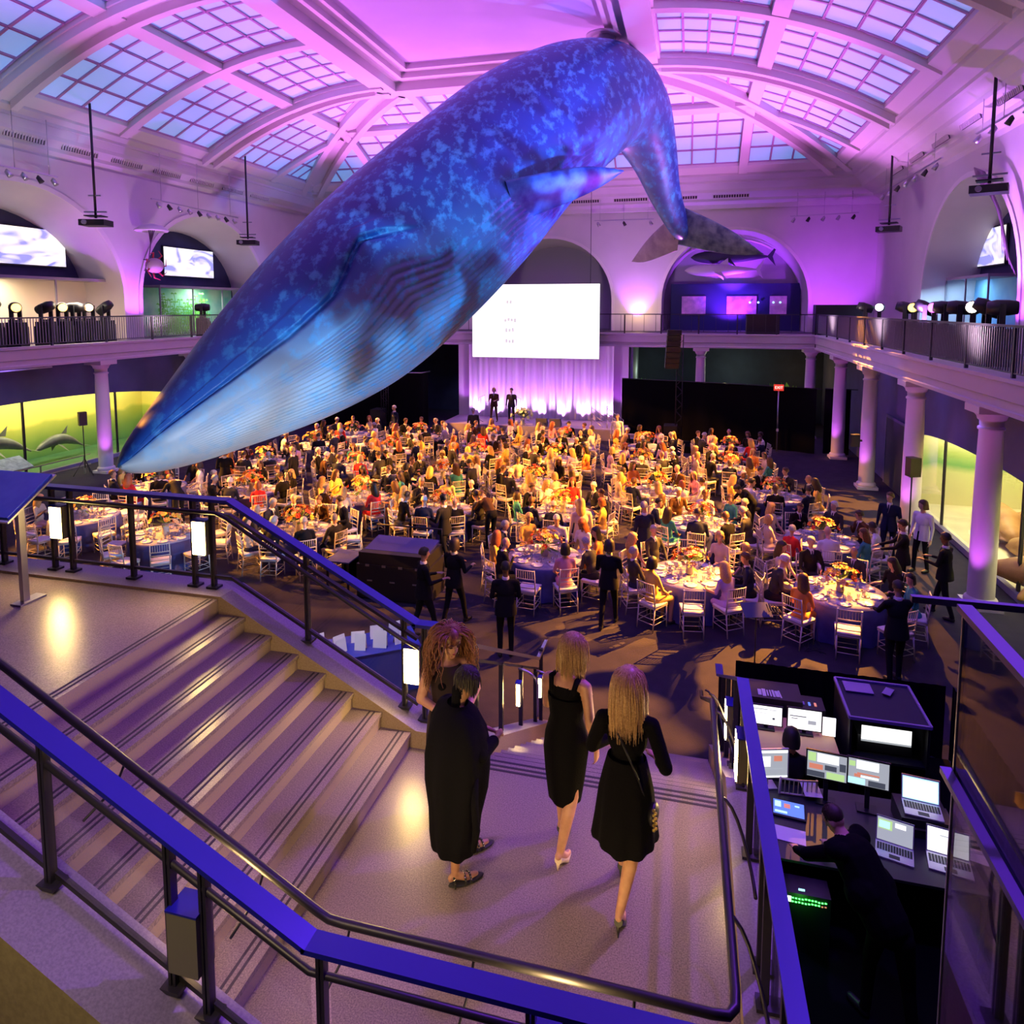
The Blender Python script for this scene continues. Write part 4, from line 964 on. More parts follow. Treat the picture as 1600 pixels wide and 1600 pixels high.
def cloth_meshes(r=0.88):
    n = 72; P = []
    for k, (rr, z, amp) in enumerate(((r * .98, .765, 0), (r, .76, 0), (r + .012, .745, .002), (r + .02, .6, .012), (r + .03, .3, .022), (r + .04, .02, .03))):
        P.append([((rr + amp * cos(18 * 2 * pi * i / n + k * .1)) * cos(2 * pi * i / n), (rr + amp * cos(18 * 2 * pi * i / n + k * .1)) * sin(2 * pi * i / n), z) for i in range(n)])
    sk = MB().quadgrid(P, cv=True).mesh('tablecloth', CLOTH)
    tp = MB().lathe([(0, .772), (r * .6, .772), (r * .985, .77), (r * .985, .765)], 48).mesh('tabletop', RUNM)
    return sk, tp
CLS, CLT = cloth_meshes()
PLT = MB().lathe([(0, .0), (.07, .0), (.13, .018), (.132, .022), (.08, .008), (0, .006)], 18).mesh('dinner_plate', mat('china', (0.8, 0.76, 0.74), 0.25))
FOODM = [mat('food_a', (0.45, 0.22, 0.06), 0.6), mat('food_b', (0.55, 0.5, 0.12), 0.6)]
WG = MB().lathe([(0.032, 0), (.03, .004), (.004, .01), (.004, .085), (.03, .11), (.036, .15), (.030, .20), (.029, .20), (.034, .15), (.028, .112), (0, .09)], 10).mesh('wine_glass', glassy('wine_glass_clear', (0.8, 0.8, 0.85), 0.18, 0.03))
NAPK = MB().box((0, 0, .01), (.16, .07, .02)).box((.01, 0, .025), (.12, .06, .01)).mesh('napkin', mat('napkin_linen', (0.72, 0.66, 0.72), .8))
BRP = MB().lathe([(0, .0), (.04, .0), (.075, .012), (.077, .014), (.045, .006), (0, .004)], 14).ell((0, 0, .022), (.03, .025, .016), 8, 6, 1).mesh('bread_plate', [mat('china', (.8, .76, .74)), mat('bread', (0.6, 0.36, 0.12), .8)])
WTG = MB().lathe([(0, 0), (.028, 0), (.034, .11), (.031, .11), (.026, .01), (0, .008)], 12).mesh('water_glass', glassy('wine_glass_clear', (0.8, 0.8, 0.85), 0.18, 0.03))
def bouquet_meshes(seed):
    r = random.Random(seed); fl = MB(); lf = MB(); cols_ = 4
    for i in range(46):
        th = r.uniform(0, 2 * pi); ph = r.uniform(0.05, 1.5); rr = r.uniform(.17, .25)
        c = Vector((rr * sin(ph) * cos(th) * 1.15, rr * sin(ph) * sin(th) * 1.15, .20 + rr * cos(ph) * .9)); mi = r.randrange(cols_); d = (c - Vector((0, 0, .14))).normalized(); q = d.to_track_quat('Z', 'Y').to_matrix(); s = r.uniform(.026, .05)
        for k in range(6):
            a = 2 * pi * k / 6; pd = q @ Vector((cos(a), sin(a), .35)); pe = q @ Vector((-sin(a), cos(a), 0))
            fl.poly([c, c + pd * s * .6 + pe * s * .5, c + pd * s * 1.25, c + pd * s * .6 - pe * s * .5], mi)
        fl.ell(c + d * .006, (s * .35,) * 3, 6, 4, mi)
    for i in range(26):
        th = r.uniform(0, 2 * pi); ph = r.uniform(.5, 1.9); rr = r.uniform(.2, .32); d = Vector((sin(ph) * cos(th), sin(ph) * sin(th), cos(ph))); b_ = Vector((0, 0, .16)); e = b_ + d * rr; sd = d.cross(Vector((0, 0, 1))).normalized() * .025
        lf.poly([b_ + d * .06, b_ + d * rr * .6 + sd, e, b_ + d * rr * .6 - sd])
    return fl.mesh('flowers', [mat('petal_orange', (0.85, 0.25, 0.02), .6), mat('petal_yellow', (0.9, 0.55, 0.04), .6), mat('petal_red', (0.65, 0.06, 0.02), .6), mat('petal_peach', (0.9, 0.5, 0.2), .6)]), lf.mesh('foliage', mat('leaf', (0.08, 0.16, 0.03), .6))
BQ = [bouquet_meshes(s) for s in range(4)]
VASE = MB().lathe([(0, 0), (.05, 0), (.062, .03), (.05, .10), (.06, .17), (.052, .17), (.045, .1), (.05, .03)], 14).mesh('vase', mat('vase_glass', (0.5, 0.45, 0.4), 0.2))
CARD = MB().box((0, 0, .12), (.10, .006, .10)).mesh('card', PAPER); STEM = MB().tube([(0, 0, .012), (0, 0, .08)], .004, 5).lathe([(0, 0), (.03, 0), (.03, .012), (0, .012)], 10).mesh('holder', CHROME)
TABLES = [  # x, y, row, column, guests, chairs
 (3.1, 15.0, 0, 'beside the right columns', 8), (0.1, 15.2, 0, 'right of the centre aisle', 8), (-3.2, 15.5, 0, 'left of the centre aisle', 9), (-9.8, 15.7, 0, 'beyond the sloping rail', 9), (-13.0, 14.6, 0, 'set but empty behind the glass', 0), (-16.3, 15.3, 0, 'at the far left', 1),
 (3.3, 18.3, 1, 'beside the right columns', 9), (0.4, 18.9, 1, 'right of the aisle', 10), (-3.4, 19.0, 1, 'left of the aisle', 10), (-6.8, 18.4, 1, 'beyond the black console', 9), (-9.7, 19.0, 1, 'left of centre', 9), (-13.4, 18.8, 1, 'near the whale jaw', 8), (-16.8, 18.6, 1, 'under the tip of the whale', 8),
 (2.6, 22.2, 2, 'nearest the right columns', 9), (-0.9, 22.0, 2, 'right of the aisle', 10), (-4.9, 22.0, 2, 'left of the aisle', 10), (-8.1, 21.9, 2, 'in the middle', 9), (-11.7, 22.6, 2, 'left of the middle', 10), (-15.4, 22.4, 2, 'under the whale jaw', 9),
 (1.5, 25.7, 3, 'nearest the right columns', 10), (-1.6, 25.6, 3, 'right of the aisle', 10), (-4.9, 25.7, 3, 'left of the aisle', 10), (-8.0, 25.4, 3, 'in the middle', 9), (-11.6, 25.4, 3, 'left of the middle', 9), (-15.4, 25.8, 3, 'under the whale jaw', 8),
 (1.7, 29.3, 4, 'by the black drape', 10), (-1.7, 29.0, 4, 'right of the aisle', 9), (-5.2, 29.4, 4, 'before the stage', 10), (-8.5, 29.4, 4, 'below the podium', 9), (-11.8, 28.9, 4, 'before the speakers', 9), (-15.0, 28.6, 4, 'far left', 7)]
ROWN = ['front-row', 'second-row', 'third-row', 'fourth-row', 'stage-row']
DIRN = ['near', 'near right', 'right', 'far right', 'far', 'far left', 'left', 'near left', 'nearest left', 'outer left']
rg = random.Random(31)
npers = 0
for ti, (tx, ty, row, where, ng) in enumerate(TABLES):
    tn = '%s table %s' % (ROWN[row], where)
    jx, jy = 0, 0
    o = thing('round_table', 'round table under a dark blue cloth, %s' % tn, 'table', (tx, ty, 0), 0, 'round dinner tables')
    link('tablecloth', CLS, o); link('tabletop', CLT, o)
    c = thing('centrepiece', 'orange and yellow flower centrepiece on %s' % tn, 'flowers', (tx, ty, .773), rg.uniform(0, 6), 'flower centrepieces')
    f, l_ = BQ[ti % 4]; link('vase', VASE, c); link('flowers', f, c, kind='stuff'); link('foliage', l_, c, kind='stuff'); sc_ = rg.uniform(1.35, 1.6); c.scale = (sc_,) * 3
    a = rg.uniform(0, 6.28); c = thing('table_card', 'white number card standing on %s' % tn, 'card', (tx + .36 * cos(a), ty + .36 * sin(a), .773), rg.uniform(-.3, .3), 'table number cards')
    link('card', CARD, c); link('holder', STEM, c)
    nch = 10 if row < 1 else (10 if ng >= 10 else 9)
    if ti == 0: nch = 9
    off = rg.uniform(-.1, .1)
    filled = set(range(nch))
    if ng < nch:
        if ti in (0, 1): filled -= set([0] if ti == 1 else [0, 1])
        while len(filled) > ng: filled.discard(rg.choice(sorted(filled)))
    if ti in (4,): filled = set()
    for k in range(nch):
        ang = -pi / 2 + 2 * pi * k / nch + off; rr = 1.24 + rg.uniform(-.02, .12)
        x, y = tx + rr * cos(ang), ty + rr * sin(ang); rz = ang + pi / 2 + rg.uniform(-.12, .12)
        dn = ['near', 'near right', 'right', 'upper right', 'far right', 'far', 'far left', 'upper left', 'left', 'near left'][int(k * 10 / nch)]
        full = row < 2
        place_chair(x, y, rz, '%s chair at %s' % (('ivory slat-back, empty,' if k not in filled else 'ivory slat-back') + ' ' + dn, tn), 'ballroom chairs', full)
        px, py = tx + .66 * cos(ang), ty + .66 * sin(ang)
        link('dinner_plate', PLT, None, (px, py, .773), 0, 'white plate at the %s place, %s' % (dn, tn), 'plate', 'dinner plates') if npers >= 0 else None
        ta = ang - .16; link('napkin', NAPK, None, (tx + .64 * cos(ta) , ty + .64 * sin(ta), .774), ang, 'folded napkin at the %s place, %s' % (dn, tn), 'napkin', 'napkins on the dinner tables')
        if row < 4: link('bread_plate', BRP, None, (tx + .47 * cos(ang - .13), ty + .47 * sin(ang - .13), .773), 0, 'small bread plate at the %s place, %s' % (dn, tn), 'plate', 'bread plates')
        if row < 4: link('water_glass', WTG, None, (tx + .43 * cos(ang + .06), ty + .43 * sin(ang + .06), .773), 0, 'water glass at the %s place, %s' % (dn, tn), 'glass', 'water glasses')
        if row < 3: link('wine_glass', WG, None, (tx + .5 * cos(ang + .2), ty + .5 * sin(ang + .2), .773), 0, 'stemmed glass at the %s place, %s' % (dn, tn), 'glass', 'wine glasses')
        if k in filled:
            fem = rg.random() < .45; cands = [v for v in SEATV if v[2] == fem]; me, hm, _ = rg.choice(cands)
            if fem: top = rg.choice(['black', 'pink', 'cream', 'gold', 'orange', 'black', 'red', 'lilac', 'teal', 'cream', 'white', 'gold']); hair = rg.choice(['blonde', 'blonde', 'brown', 'dark brown', 'red', 'blonde', 'black']); hs = rg.choice(['bob', 'long', 'long']); bot = top
            else: top = rg.choice(['black', 'navy', 'charcoal', 'black', 'brown', 'navy', 'black', 'white', 'charcoal']); hair = rg.choice(['black', 'dark brown', 'brown', 'grey', 'white', 'bald', 'grey', 'brown']); hs = 'short'; bot = rg.choice(['black', 'navy', 'charcoal'])
            if ti == 6 and k == 8: top, bot, hair, hs, fem = 'red', 'black', 'grey', 'short', True
            if ti == 11 and k == 1: top = 'red'
            rr2 = rr - .03; yy = rg.uniform(-.25, .25)
            person(me, hm[hs], (tx + rr2 * cos(ang), ty + rr2 * sin(ang), 0), rz + yy, rg.choice([0, 0, 0, 1, 1, 2]), top, bot, hair,
                   '%s %s seated %s at %s' % (('bald, in' if hair == 'bald' else hair + ' hair,'), top + (' dress' if fem else ' jacket'), dn, tn), 'seated dinner guests', rg.uniform(.97, 1.06)); npers += 1
print('guests', npers)
# standing staff and guests
def stand(v, hs, x, y, rz, sk, top, bot, hair, label, s=1.05): return person(STANDV[v][0], STANDV[v][1][hs], (x, y, 0), rz, sk, top, bot, hair, label, None, s)
stand('fold', 'short', -3.26, 12.15, pi * .1, 2, 'black', 'black', 'black', 'man in black standing with his back turned near the foot of the stairs')
stand('walk', 'bob', -4.64, 13.17, -.4, 1, 'black', 'black', 'dark brown', 'waiter in black standing just right of the black console')
stand('walk', 'short', -5.05, 12.5, -.9, 1, 'black', 'black', 'dark brown', 'waiter in black bending forward beside the black console')
stand('walk', 'bob', -1.52, 13.89, -.1, 1, 'black', 'black', 'dark brown', 'waitress in black carrying a plate in the centre aisle, near end')
stand('reach', 'short', 3.62, 12.98, .25, 1, 'black', 'black', 'black', 'waiter in black beside the nearest right table, back turned')
stand('walk', 'short', 5.35, 16.1, .9, 2, 'black', 'black', 'black', 'waiter in black holding papers before the nearest right column')
stand('reach', 'short', 4.75, 16.9, 1.4, 1, 'black', 'black', 'dark brown', 'waiter in black carrying a plate towards the second-row right table')
stand('down', 'short', 5.1, 19.4, 2.6, 0, 'navy', 'navy', 'brown', 'man in dark suit standing under the right mezzanine by the walrus scene')
stand('down', 'bob', 5.7, 18.8, 2.2, 0, 'white', 'black', 'brown', 'woman in white blouse standing under the right mezzanine')
stand('down', 'short', -13.1, 20.7, 1.6, 0, 'black', 'black', 'blonde', 'tall man in black standing between tables under the whale jaw')
stand('bent', 'short', -14.9, 17.3, 1.2, 1, 'black', 'black', 'brown', 'man in black leaning over a second-row table on the left')
stand('fold', 'bob', -15.2, 19.9, .4, 0, 'black', 'black', 'red', 'person in black with auburn hair standing under the whale jaw')
stand('bent', 'short', -5.2, 17.8, .9, 0, 'brown', 'black', 'brown', 'man in brown jacket leaning towards the second-row table by the console')
stand('down', 'short', -1.0, 16.9, .6, 0, 'navy', 'navy', 'grey', 'man in dark suit standing between two tables right of the aisle')
stand('bent', 'short', 1.8, 20.7, 2.0, 1, 'black', 'black', 'dark brown', 'waiter in black leaning over a third-row table on the right')
stand('down', 'short', -3.1, 30.9, 3.0, 0, 'white', 'brown', 'grey', 'man in white shirt standing at the stage end of the aisle')
stand('down', 'long', -2.55, 16.8, .4, 0, 'cream', 'cream', 'blonde', 'blonde person in cream standing in the centre aisle')
stand('down', 'short', -9.9, 31.0, .4, 0, 'charcoal', 'charcoal', 'grey', 'man in charcoal suit standing by the stage')
stand('down', 'short', -13.9, 30.9, 2.6, 0, 'navy', 'navy', 'white', 'white-haired man in navy suit standing near the left speakers')
stand('walk', 'short', -6.0, 16.3, 1.2, 1, 'black', 'black', 'black', 'waiter in black between the console and the front tables')
# ------------------------------------------------------------------ the people on the landing
def curly(mb, root, d0, length, rad, r, wave, turns, seed, drop, n=12, sides=4, pull=None):
    rr = random.Random(seed); p = Vector(root); d = Vector(d0).normalized(); path = []; ph = rr.uniform(0, 6.28)
    for i in range(n):
        t = i / (n - 1); path.append((p.copy(), t)); d = (d + Vector((0, 0, -1)) * drop + (Vector(pull) if pull else Vector())).normalized(); p = p + d * length / (n - 1)
    pts = []
    for i, (q, t) in enumerate(path):
        e = wave * min(1, t * 2.5); pts.append(q + Vector((cos(ph + turns * 6.28 * t) * e, sin(ph + turns * 6.28 * t) * e, 0)))
    mb.tube(pts, [r * (1 - 0.75 * (i / (n - 1)) ** 2) for i in range(n)], sides, cap=False)
def hair_strands(c, yaw, pitch, length, n, r, wave, turns, drop, face_open=0.30, seed=1, vol=1.0, m=None):
    mb = MB(); rr = random.Random(seed); Q = Euler((-pitch, 0, yaw)).to_matrix(); c = Vector(c)
    for i in range(n):
        u = rr.random(); el = rr.uniform(-.15, 1.45); a = pi / 2 + pi * face_open + (2 * pi - 2 * pi * face_open) * u
        if el > 0.7: a = pi / 2 + pi * face_open * .6 + (2 * pi - 2 * pi * face_open * .6) * u
        q = Vector((.080 * cos(el) * cos(a), .098 * cos(el) * sin(a) - .006, .03 + .098 * sin(el)))
        nrm = Vector((cos(el) * cos(a), cos(el) * sin(a), sin(el)))
        if el > 0.8:   # crown hair is combed sideways and back before it falls
            sidev = Vector((1 if q.x >= 0 else -1, -0.7, 0)); nrm = (nrm * .5 + sidev * 1.2).normalized()
        curly(mb, c + Q @ q, Q @ nrm, length * rr.uniform(.8, 1.08) * (1 if el < .8 else 1.1), 0, r, wave * vol * rr.uniform(.5, 1.2), turns, seed * 1000 + i, drop)
    mb.ell(c + Q @ Vector((0, -.012, .032)), (.086, .100, .098), 16, 12, rot=Q)
    return mb
def skirt(rings, n=56, folds=9, seed=0):
    """rings: (z, cx, cy, rx, ry, fold amplitude)"""
    P = []; rr = random.Random(seed); ph = [rr.uniform(0, 6.28) for _ in range(3)]
    for z, cx, cy, rx, ry, fa in rings:
        row = []
        for k in range(n):
            a = 2 * pi * k / n; f = 1 + fa * (sin(folds * a + ph[0]) * .6 + sin((folds - 4) * a + ph[1] + z * 3) * .4); zz = z + fa * .15 * sin(3 * a + ph[2])
            row.append((cx + rx * f * cos(a), cy + ry * f * sin(a), zz))
        P.append(row)
    return MB().quadgrid(P, cv=True)
def heel_shoe(par, ankle, toe, m=None, label=None):
    """pump: sole, toe box and stiletto"""
    a, t = Vector(ankle), Vector(toe); d = (t - a); d.z = 0; d.normalize(); mb = MB()
    ball = t - d * .06; hb = Vector((a.x, a.y, 0)) - d * .03; ht = Vector((hb.x, hb.y, a.z - .055))
    mb.tube([ht + Vector((0, 0, .0)), hb + Vector((0, 0, 0.002))], [.016, .005], 8)
    mb.tube([a + Vector((0, 0, -.03)) - d * .03, (a + ball) / 2 + Vector((0, 0, -.028)), Vector((ball.x, ball.y, .018)), Vector((t.x, t.y, .014)) + d * .01], [.030, .026, .036, .016], 10)
    return mb.build('shoe', m or BLKPL, par, label=label)
FGS = mat('skin_fair_detail', (0.66, 0.36, 0.24), 0.45, noise=(18.0, (0.58, 0.30, 0.20), 3), bump=0.04, bscale=120); FGM = mat('skin_olive_detail', (0.45, 0.23, 0.14), 0.45, noise=(18.0, (0.38, 0.19, 0.12), 3))
DRS = mat('black_dress_fabric', (0.006, 0.006, 0.008), 0.95, spec=0.08, bump=0.3, bscale=120)
def woman(shapes, loc, rz, s, label, skinm=None, dress=None):
    me = skin('woman_body', shapes, 0.0085, [skinm or FGS, DRS, DRS, BLKPL], 3)
    o = link('person', me, None, loc, rz, label, 'person'); o.scale = (s, s, s); return o
def torso(off, w=.88, cover=TOP, neck=SKIN, lean=0.0, hipx=0.0):
    ox, oy = off; f = lambda z: oy + lean * (z - 1.0)
    return [('c', (ox, f(1.42) - .01, 1.40), .048, (ox, f(1.55), 1.55), .046, neck), ('e', (ox, f(1.27), 1.26), (.150 * w, .098, .17), None, cover), ('e', (ox, f(1.08), 1.08), (.125 * w, .088, .15), None, cover),
            ('e', (ox + hipx, f(.93), .93), (.168 * w, .118, .14), None, cover), ('c', (ox - .15 * w, f(1.38), 1.375), .050, (ox + .15 * w, f(1.38), 1.375), .050, neck), ('e', (ox, f(1.33), 1.34), (.13 * w, .08, .09), None, neck),
            ('e', (ox - .065, f(1.25) + .075, 1.24), (.055, .05, .055), None, cover), ('e', (ox + .065, f(1.25) + .075, 1.24), (.055, .05, .055), None, cover)]
def leg(hip, knee, ankle, toe, mi=SKIN):
    h, k, a, t = map(Vector, (hip, knee, ankle, toe)); cf = k.lerp(a, .3) + Vector((0, -.018, 0)); b_ = a.lerp(t, .62); b_.z = min(a.z, .035) if t.z < .05 else t.z
    return [('c', tuple(h), .070, tuple(k), .052, mi), ('c', tuple(k), .050, tuple(cf), .052, mi), ('c', tuple(cf), .052, tuple(a), .030, mi), ('c', tuple(a), .030, tuple(b_), .030, mi), ('c', tuple(b_), .030, tuple(t), .020, mi), ('e', tuple(a - (t - a).normalized() * .03 + Vector((0, 0, -.02))), (.026, .030, .028), None, mi)]
# 1. blonde woman, long hair, black knee-length dress with sleeves, walking away
sh = head_shapes((0.0, .09, 1.625), 1.0, -.25, .15, True) + torso((0.0, .06), .95, TOP, TOP) + [('c', (0, .05, 1.42), .046, (0, .08, 1.55), .046, SKIN)]
for s, e, h, d in ((-1, (-.25, .08, 1.13), (-.10, .30, 1.10), (.7, .5, .1)), (1, (.27, -.02, 1.13), (.20, .22, 1.02), (-.5, .8, 0))):
    sh += [('c', (s * .17, .05, 1.37), .055, e, .050, TOP), ('c', e, .047, tuple(Vector(e).lerp(Vector(h), .7)), .040, TOP), ('c', e, .038, h, .026, SKIN)] + hand_shapes(h, d, (0, 0, 1), (-s, .3, 0), 1, .5)
sh += leg((.085, .03, .90), (.07, .0, .52), (.0, -.20, .145), (.01, -.06, .03)) + leg((-.085, .06, .90), (-.07, .26, .52), (-.05, .26, .16), (-.05, .42, .03))
W4 = woman(sh, (-.38, 4.74, 2.2), -.05, 1.04, 'long-haired blonde woman in black dress on the landing, rightmost of the women')
skirt([(1.12, 0, .05, .135, .105, .01), (1.0, 0, .05, .165, .125, .02), (.88, 0, .045, .19, .145, .03), (.70, 0, .03, .205, .18, .06), (.56, 0, .02, .22, .21, .085), (.53, 0, .02, .215, .205, .085)], folds=10).build('dress', DRS, W4)
hair_strands((0, .09, 1.625), -.25, .15, .40, 850, .0042, .004, .8, 1.1, .30, 4).build('hair', mat('long_blonde_hair', (0.62, 0.40, 0.20), 0.4, noise=(90.0, (0.42, 0.24, 0.10), 2)), W4)
heel_shoe(W4, (.0, -.20, .145), (.01, -.06, .03)); heel_shoe(W4, (-.05, .26, .16), (-.05, .42, .03))
q = thing('shoulder_bag', 'small black and gold shoulder bag on the right hip of the long-haired blonde woman', 'bag', (-.175, 4.70, 3.02), -.2)
MB().ell((0, 0, 0), (.035, .085, .075), 16, 10).build('body', BLKPL, q)
MB().tube([(-.03 - .02, .0, .06), (-.10, -.07, .28), (-.16, -.12, .46), (-.24, -.11, .60)], .006, 6).build('strap', BLKPL, q)
mb = MB()
for k in range(9): mb.ell((.02 + .014 * (k % 2), -.085 + .002 * k, .09 - .02 * k), (.012, .012, .012), 8, 6)
mb.build('chain', mat('gold_chain', (0.65, 0.5, 0.12), 0.3, 0.9), q, kind='stuff')
# 2. blonde bob, sleeveless scoop-back dress, looking to her right
sh = head_shapes((.03, .09, 1.62), 1.0, -.95, .30, True) + torso((0, .03), .88)
for s, e, h, d in ((-1, (-.20, .12, 1.10), (-.10, .40, 1.06), (.6, .5, 0)), (1, (.215, -.01, 1.09), (.225, .09, .86), (0, .15, -1))):
    sh += [('c', (s * .158, .03, 1.365), .046, e, .037, SKIN), ('c', e, .036, h, .024, SKIN)] + hand_shapes(h, d, (0, 0, 1) if s < 0 else (1, -.2, 0), (-s, .3, 0) if s < 0 else (0, 1, 0), 1, .35)
sh += leg((.08, .0, .90), (.075, -.02, .50), (.035, -.16, .115), (.05, -.02, .03)) + leg((-.08, .02, .90), (-.065, .12, .50), (-.06, .10, .15), (-.055, .25, .03))
W3 = woman(sh, (-.90, 5.17, 2.2), -.22, 1.04, 'woman with blonde bob in sleeveless black dress walking towards the lower stairs')
skirt([(1.275, 0, .03, .146, .112, .0), (1.24, 0, .03, .148, .115, .0), (1.10, 0, .03, .130, .100, .01), (.96, 0, .03, .168, .128, .015), (.84, 0, .025, .178, .14, .02), (.66, 0, .02, .158, .135, .03), (.50, 0, .02, .135, .125, .045), (.44, 0, .02, .125, .12, .05)], folds=7, seed=3).build('dress', DRS, W3)
mb = MB()
for s in (-1, 1): mb.tube([(s * .085, -.065, 1.33), (s * .105, -.02, 1.425), (s * .10, .06, 1.41), (s * .08, .10, 1.33)], [.018, .022, .022, .018], 8)
mb.build('dress_straps', DRS, W3)
hair_strands((.03, .09, 1.62), -.95, .30, .24, 800, .0042, .005, .7, 1.0, .32, 9).build('hair', mat('blonde_bob_hair', (0.50, 0.31, 0.14), 0.45, noise=(90.0, (0.30, 0.17, 0.07), 2)), W3)
PALE = mat('pale_shoe', (0.75, 0.6, 0.5), 0.4)
heel_shoe(W3, (.035, -.16, .115), (.05, -.02, .03), PALE, 'pale heeled shoe'); heel_shoe(W3, (-.06, .10, .15), (-.055, .25, .03))
# 3. person in long black coat with studded sandals, back turned
sh = head_shapes((0.02, .10, 1.60), 1.0, -.35, .55, True) + torso((0, .03), 1.0, TOP, TOP) + [('c', (0, .03, 1.42), .048, (.01, .08, 1.54), .046, SKIN)]
for s, e, h, d in ((-1, (-.27, .08, 1.14), (-.10, .30, 1.10), (.7, .5, 0)), (1, (.27, .08, 1.14), (.10, .32, 1.10), (-.5, .7, 0))):
    sh += [('c', (s * .17, .03, 1.36), .062, e, .060, TOP), ('c', e, .058, tuple(Vector(e).lerp(Vector(h), .8)), .048, TOP), ('c', e, .036, h, .026, SKIN)] + hand_shapes(h, d, (0, 0, 1), (-s, .3, 0), 1, .5)
sh += leg((.085, .0, .88), (.08, .0, .48), (.08, -.05, .085), (.10, .13, .035)) + leg((-.085, .02, .88), (-.12, .16, .48), (-.15, .20, .085), (-.14, .37, .035))
W2 = woman(sh, (-1.67, 4.72, 2.2), -.75, .975, 'person in long black coat and studded sandals with back to the camera', FGM)
skirt([(1.45, 0, .03, .09, .08, .0), (1.39, 0, .03, .23, .14, .02), (1.25, 0, .03, .31, .20, .05), (1.05, 0, .03, .32, .24, .08), (.85, 0, .02, .29, .24, .09), (.62, 0, .0, .245, .20, .08), (.42, .0, -.01, .22, .19, .09), (.30, .0, -.02, .19, .17, .10), (.27, 0, -.02, .18, .16, .10)], folds=8, seed=5).build('coat', DRS, W2)
MB().tube([(.30, .02, 1.0), (.33, -.01, .8), (.34, .0, .62), (.33, -.02, .45)], [.02, .03, .03, .02], 8).build('hanging_belt', DRS, W2)
mb = hair_strands((.02, .10, 1.60), -.35, .55, .10, 420, .007, .001, .5, .75, .34, 11); mb.build('hair', mat('dark_hair_bun', (0.014, 0.010, 0.009), 0.5), W2)
SOLE = mat('black_sole', (0.01, 0.01, 0.01), 0.6)
for (a, t) in (((.08, -.05), (.10, .13)), ((-.15, .20), (-.14, .37))):
    a, t = Vector((*a, 0)), Vector((*t, 0)); d = (t - a).normalized(); sd = Vector((d.y, -d.x, 0)); q = link('sandal', None, W2)
    MB().ell(tuple((a + t) / 2 + d * .005 + Vector((0, 0, .014))), (.052, .150, .014), 18, 8, rot=Matrix.Rotation(atan2(-d.x, d.y), 3, 'Z')).build('sole', SOLE, q)
    st_m = MB(); sp = MB()
    for f in (-.035, .055, .10):
        pts = [a + d * (f + .02) + sd * .052 * cos(u) + Vector((0, 0, .02 + (.075 if f < 0 else .058 - .2 * max(0, f - .05)) * sin(u))) for u in [i * pi / 8 for i in range(9)]]
        sp.tube(pts, .009, 6)
        for p in pts[1:-1]: st_m.ell(tuple(p + Vector((0, 0, .007))), (.0065,) * 3, 6, 4)
    sp.build('straps', SOLE, q, kind='stuff'); st_m.build('studs', mat('silver_studs', (0.8, 0.8, 0.85), 0.15, 1.0), q, kind='stuff')
# 4. woman with long curly auburn hair looking down at a phone
sh = head_shapes((0.0, .10, 1.60), 1.0, .15, .30, True) + torso((0, .03), .9)
for s, e, h, d in ((-1, (-.245, .0, 1.11), (-.10, .25, 1.08), (.6, .5, .1)), (1, (.235, .02, 1.11), (.06, .28, 1.06), (-.5, .6, .1))):
    sh += [('c', (s * .162, .03, 1.37), .052, e, .042, SKIN), ('c', e, .040, h, .026, SKIN)] + hand_shapes(h, d, (0, 0, -1), (-s, .3, .3), 1, .45)
sh += leg((.08, .0, .90), (.085, .02, .50), (.08, -.05, .14), (.09, .10, .03)) + leg((-.08, .0, .90), (-.09, .05, .50), (-.10, .02, .14), (-.12, .16, .03))
W1 = woman(sh, (-1.93, 5.30, 2.2), -2.55, 1.02, 'woman with long curly auburn hair looking down at her phone')
skirt([(1.39, 0, .03, .10, .085, 0), (1.33, 0, .03, .150, .112, .0), (1.22, 0, .04, .155, .125, .01), (1.08, 0, .03, .138, .108, .02), (.94, 0, .03, .178, .138, .02), (.78, 0, .025, .19, .155, .03), (.60, 0, .02, .19, .17, .06), (.52, 0, .02, .19, .17, .06)], folds=8, seed=8).build('dress', mat('dark_wine_dress', (0.02, 0.008, 0.010), 0.85), W1)
hair_strands((0, .10, 1.60), .15, .30, .44, 420, .0065, .012, 2.6, .55, .48, 21, 1.1).build('hair', mat('auburn_curls', (0.30, 0.11, 0.04), 0.45, noise=(70.0, (0.14, 0.05, 0.02), 2)), W1)
heel_shoe(W1, (.08, -.05, .14), (.09, .10, .03)); heel_shoe(W1, (-.10, .02, .14), (-.12, .16, .03))
Q = Euler((-.30, 0, .15)).to_matrix(); hc = Vector((0, .10, 1.60))
for s in (-1, 1):
    MB().ell(tuple(hc + Q @ Vector((s * .030, .080, .008))), (.014, .008, .007), 12, 8).build('eyelid', mat('eye_shadow', (0.10, 0.04, 0.03), 0.5), W1)
    MB().tube([hc + Q @ Vector((s * .016, .089, .030)), hc + Q @ Vector((s * .032, .088, .036)), hc + Q @ Vector((s * .048, .078, .030))], .0035, 6).build('eyebrow', mat('brow_hair', (0.08, 0.03, 0.015), 0.7), W1)
MB().tube([hc + Q @ Vector((-.022, .080, -.057)), hc + Q @ Vector((0, .091, -.055)), hc + Q @ Vector((.022, .080, -.057))], [.004, .008, .004], 8).build('lips', mat('lips', (0.45, 0.08, 0.07), 0.35), W1)
ph = thing('smartphone', 'phone with pale edge held by the woman with curly auburn hair', 'phone', (-1.76, 5.04, 3.34), .6)
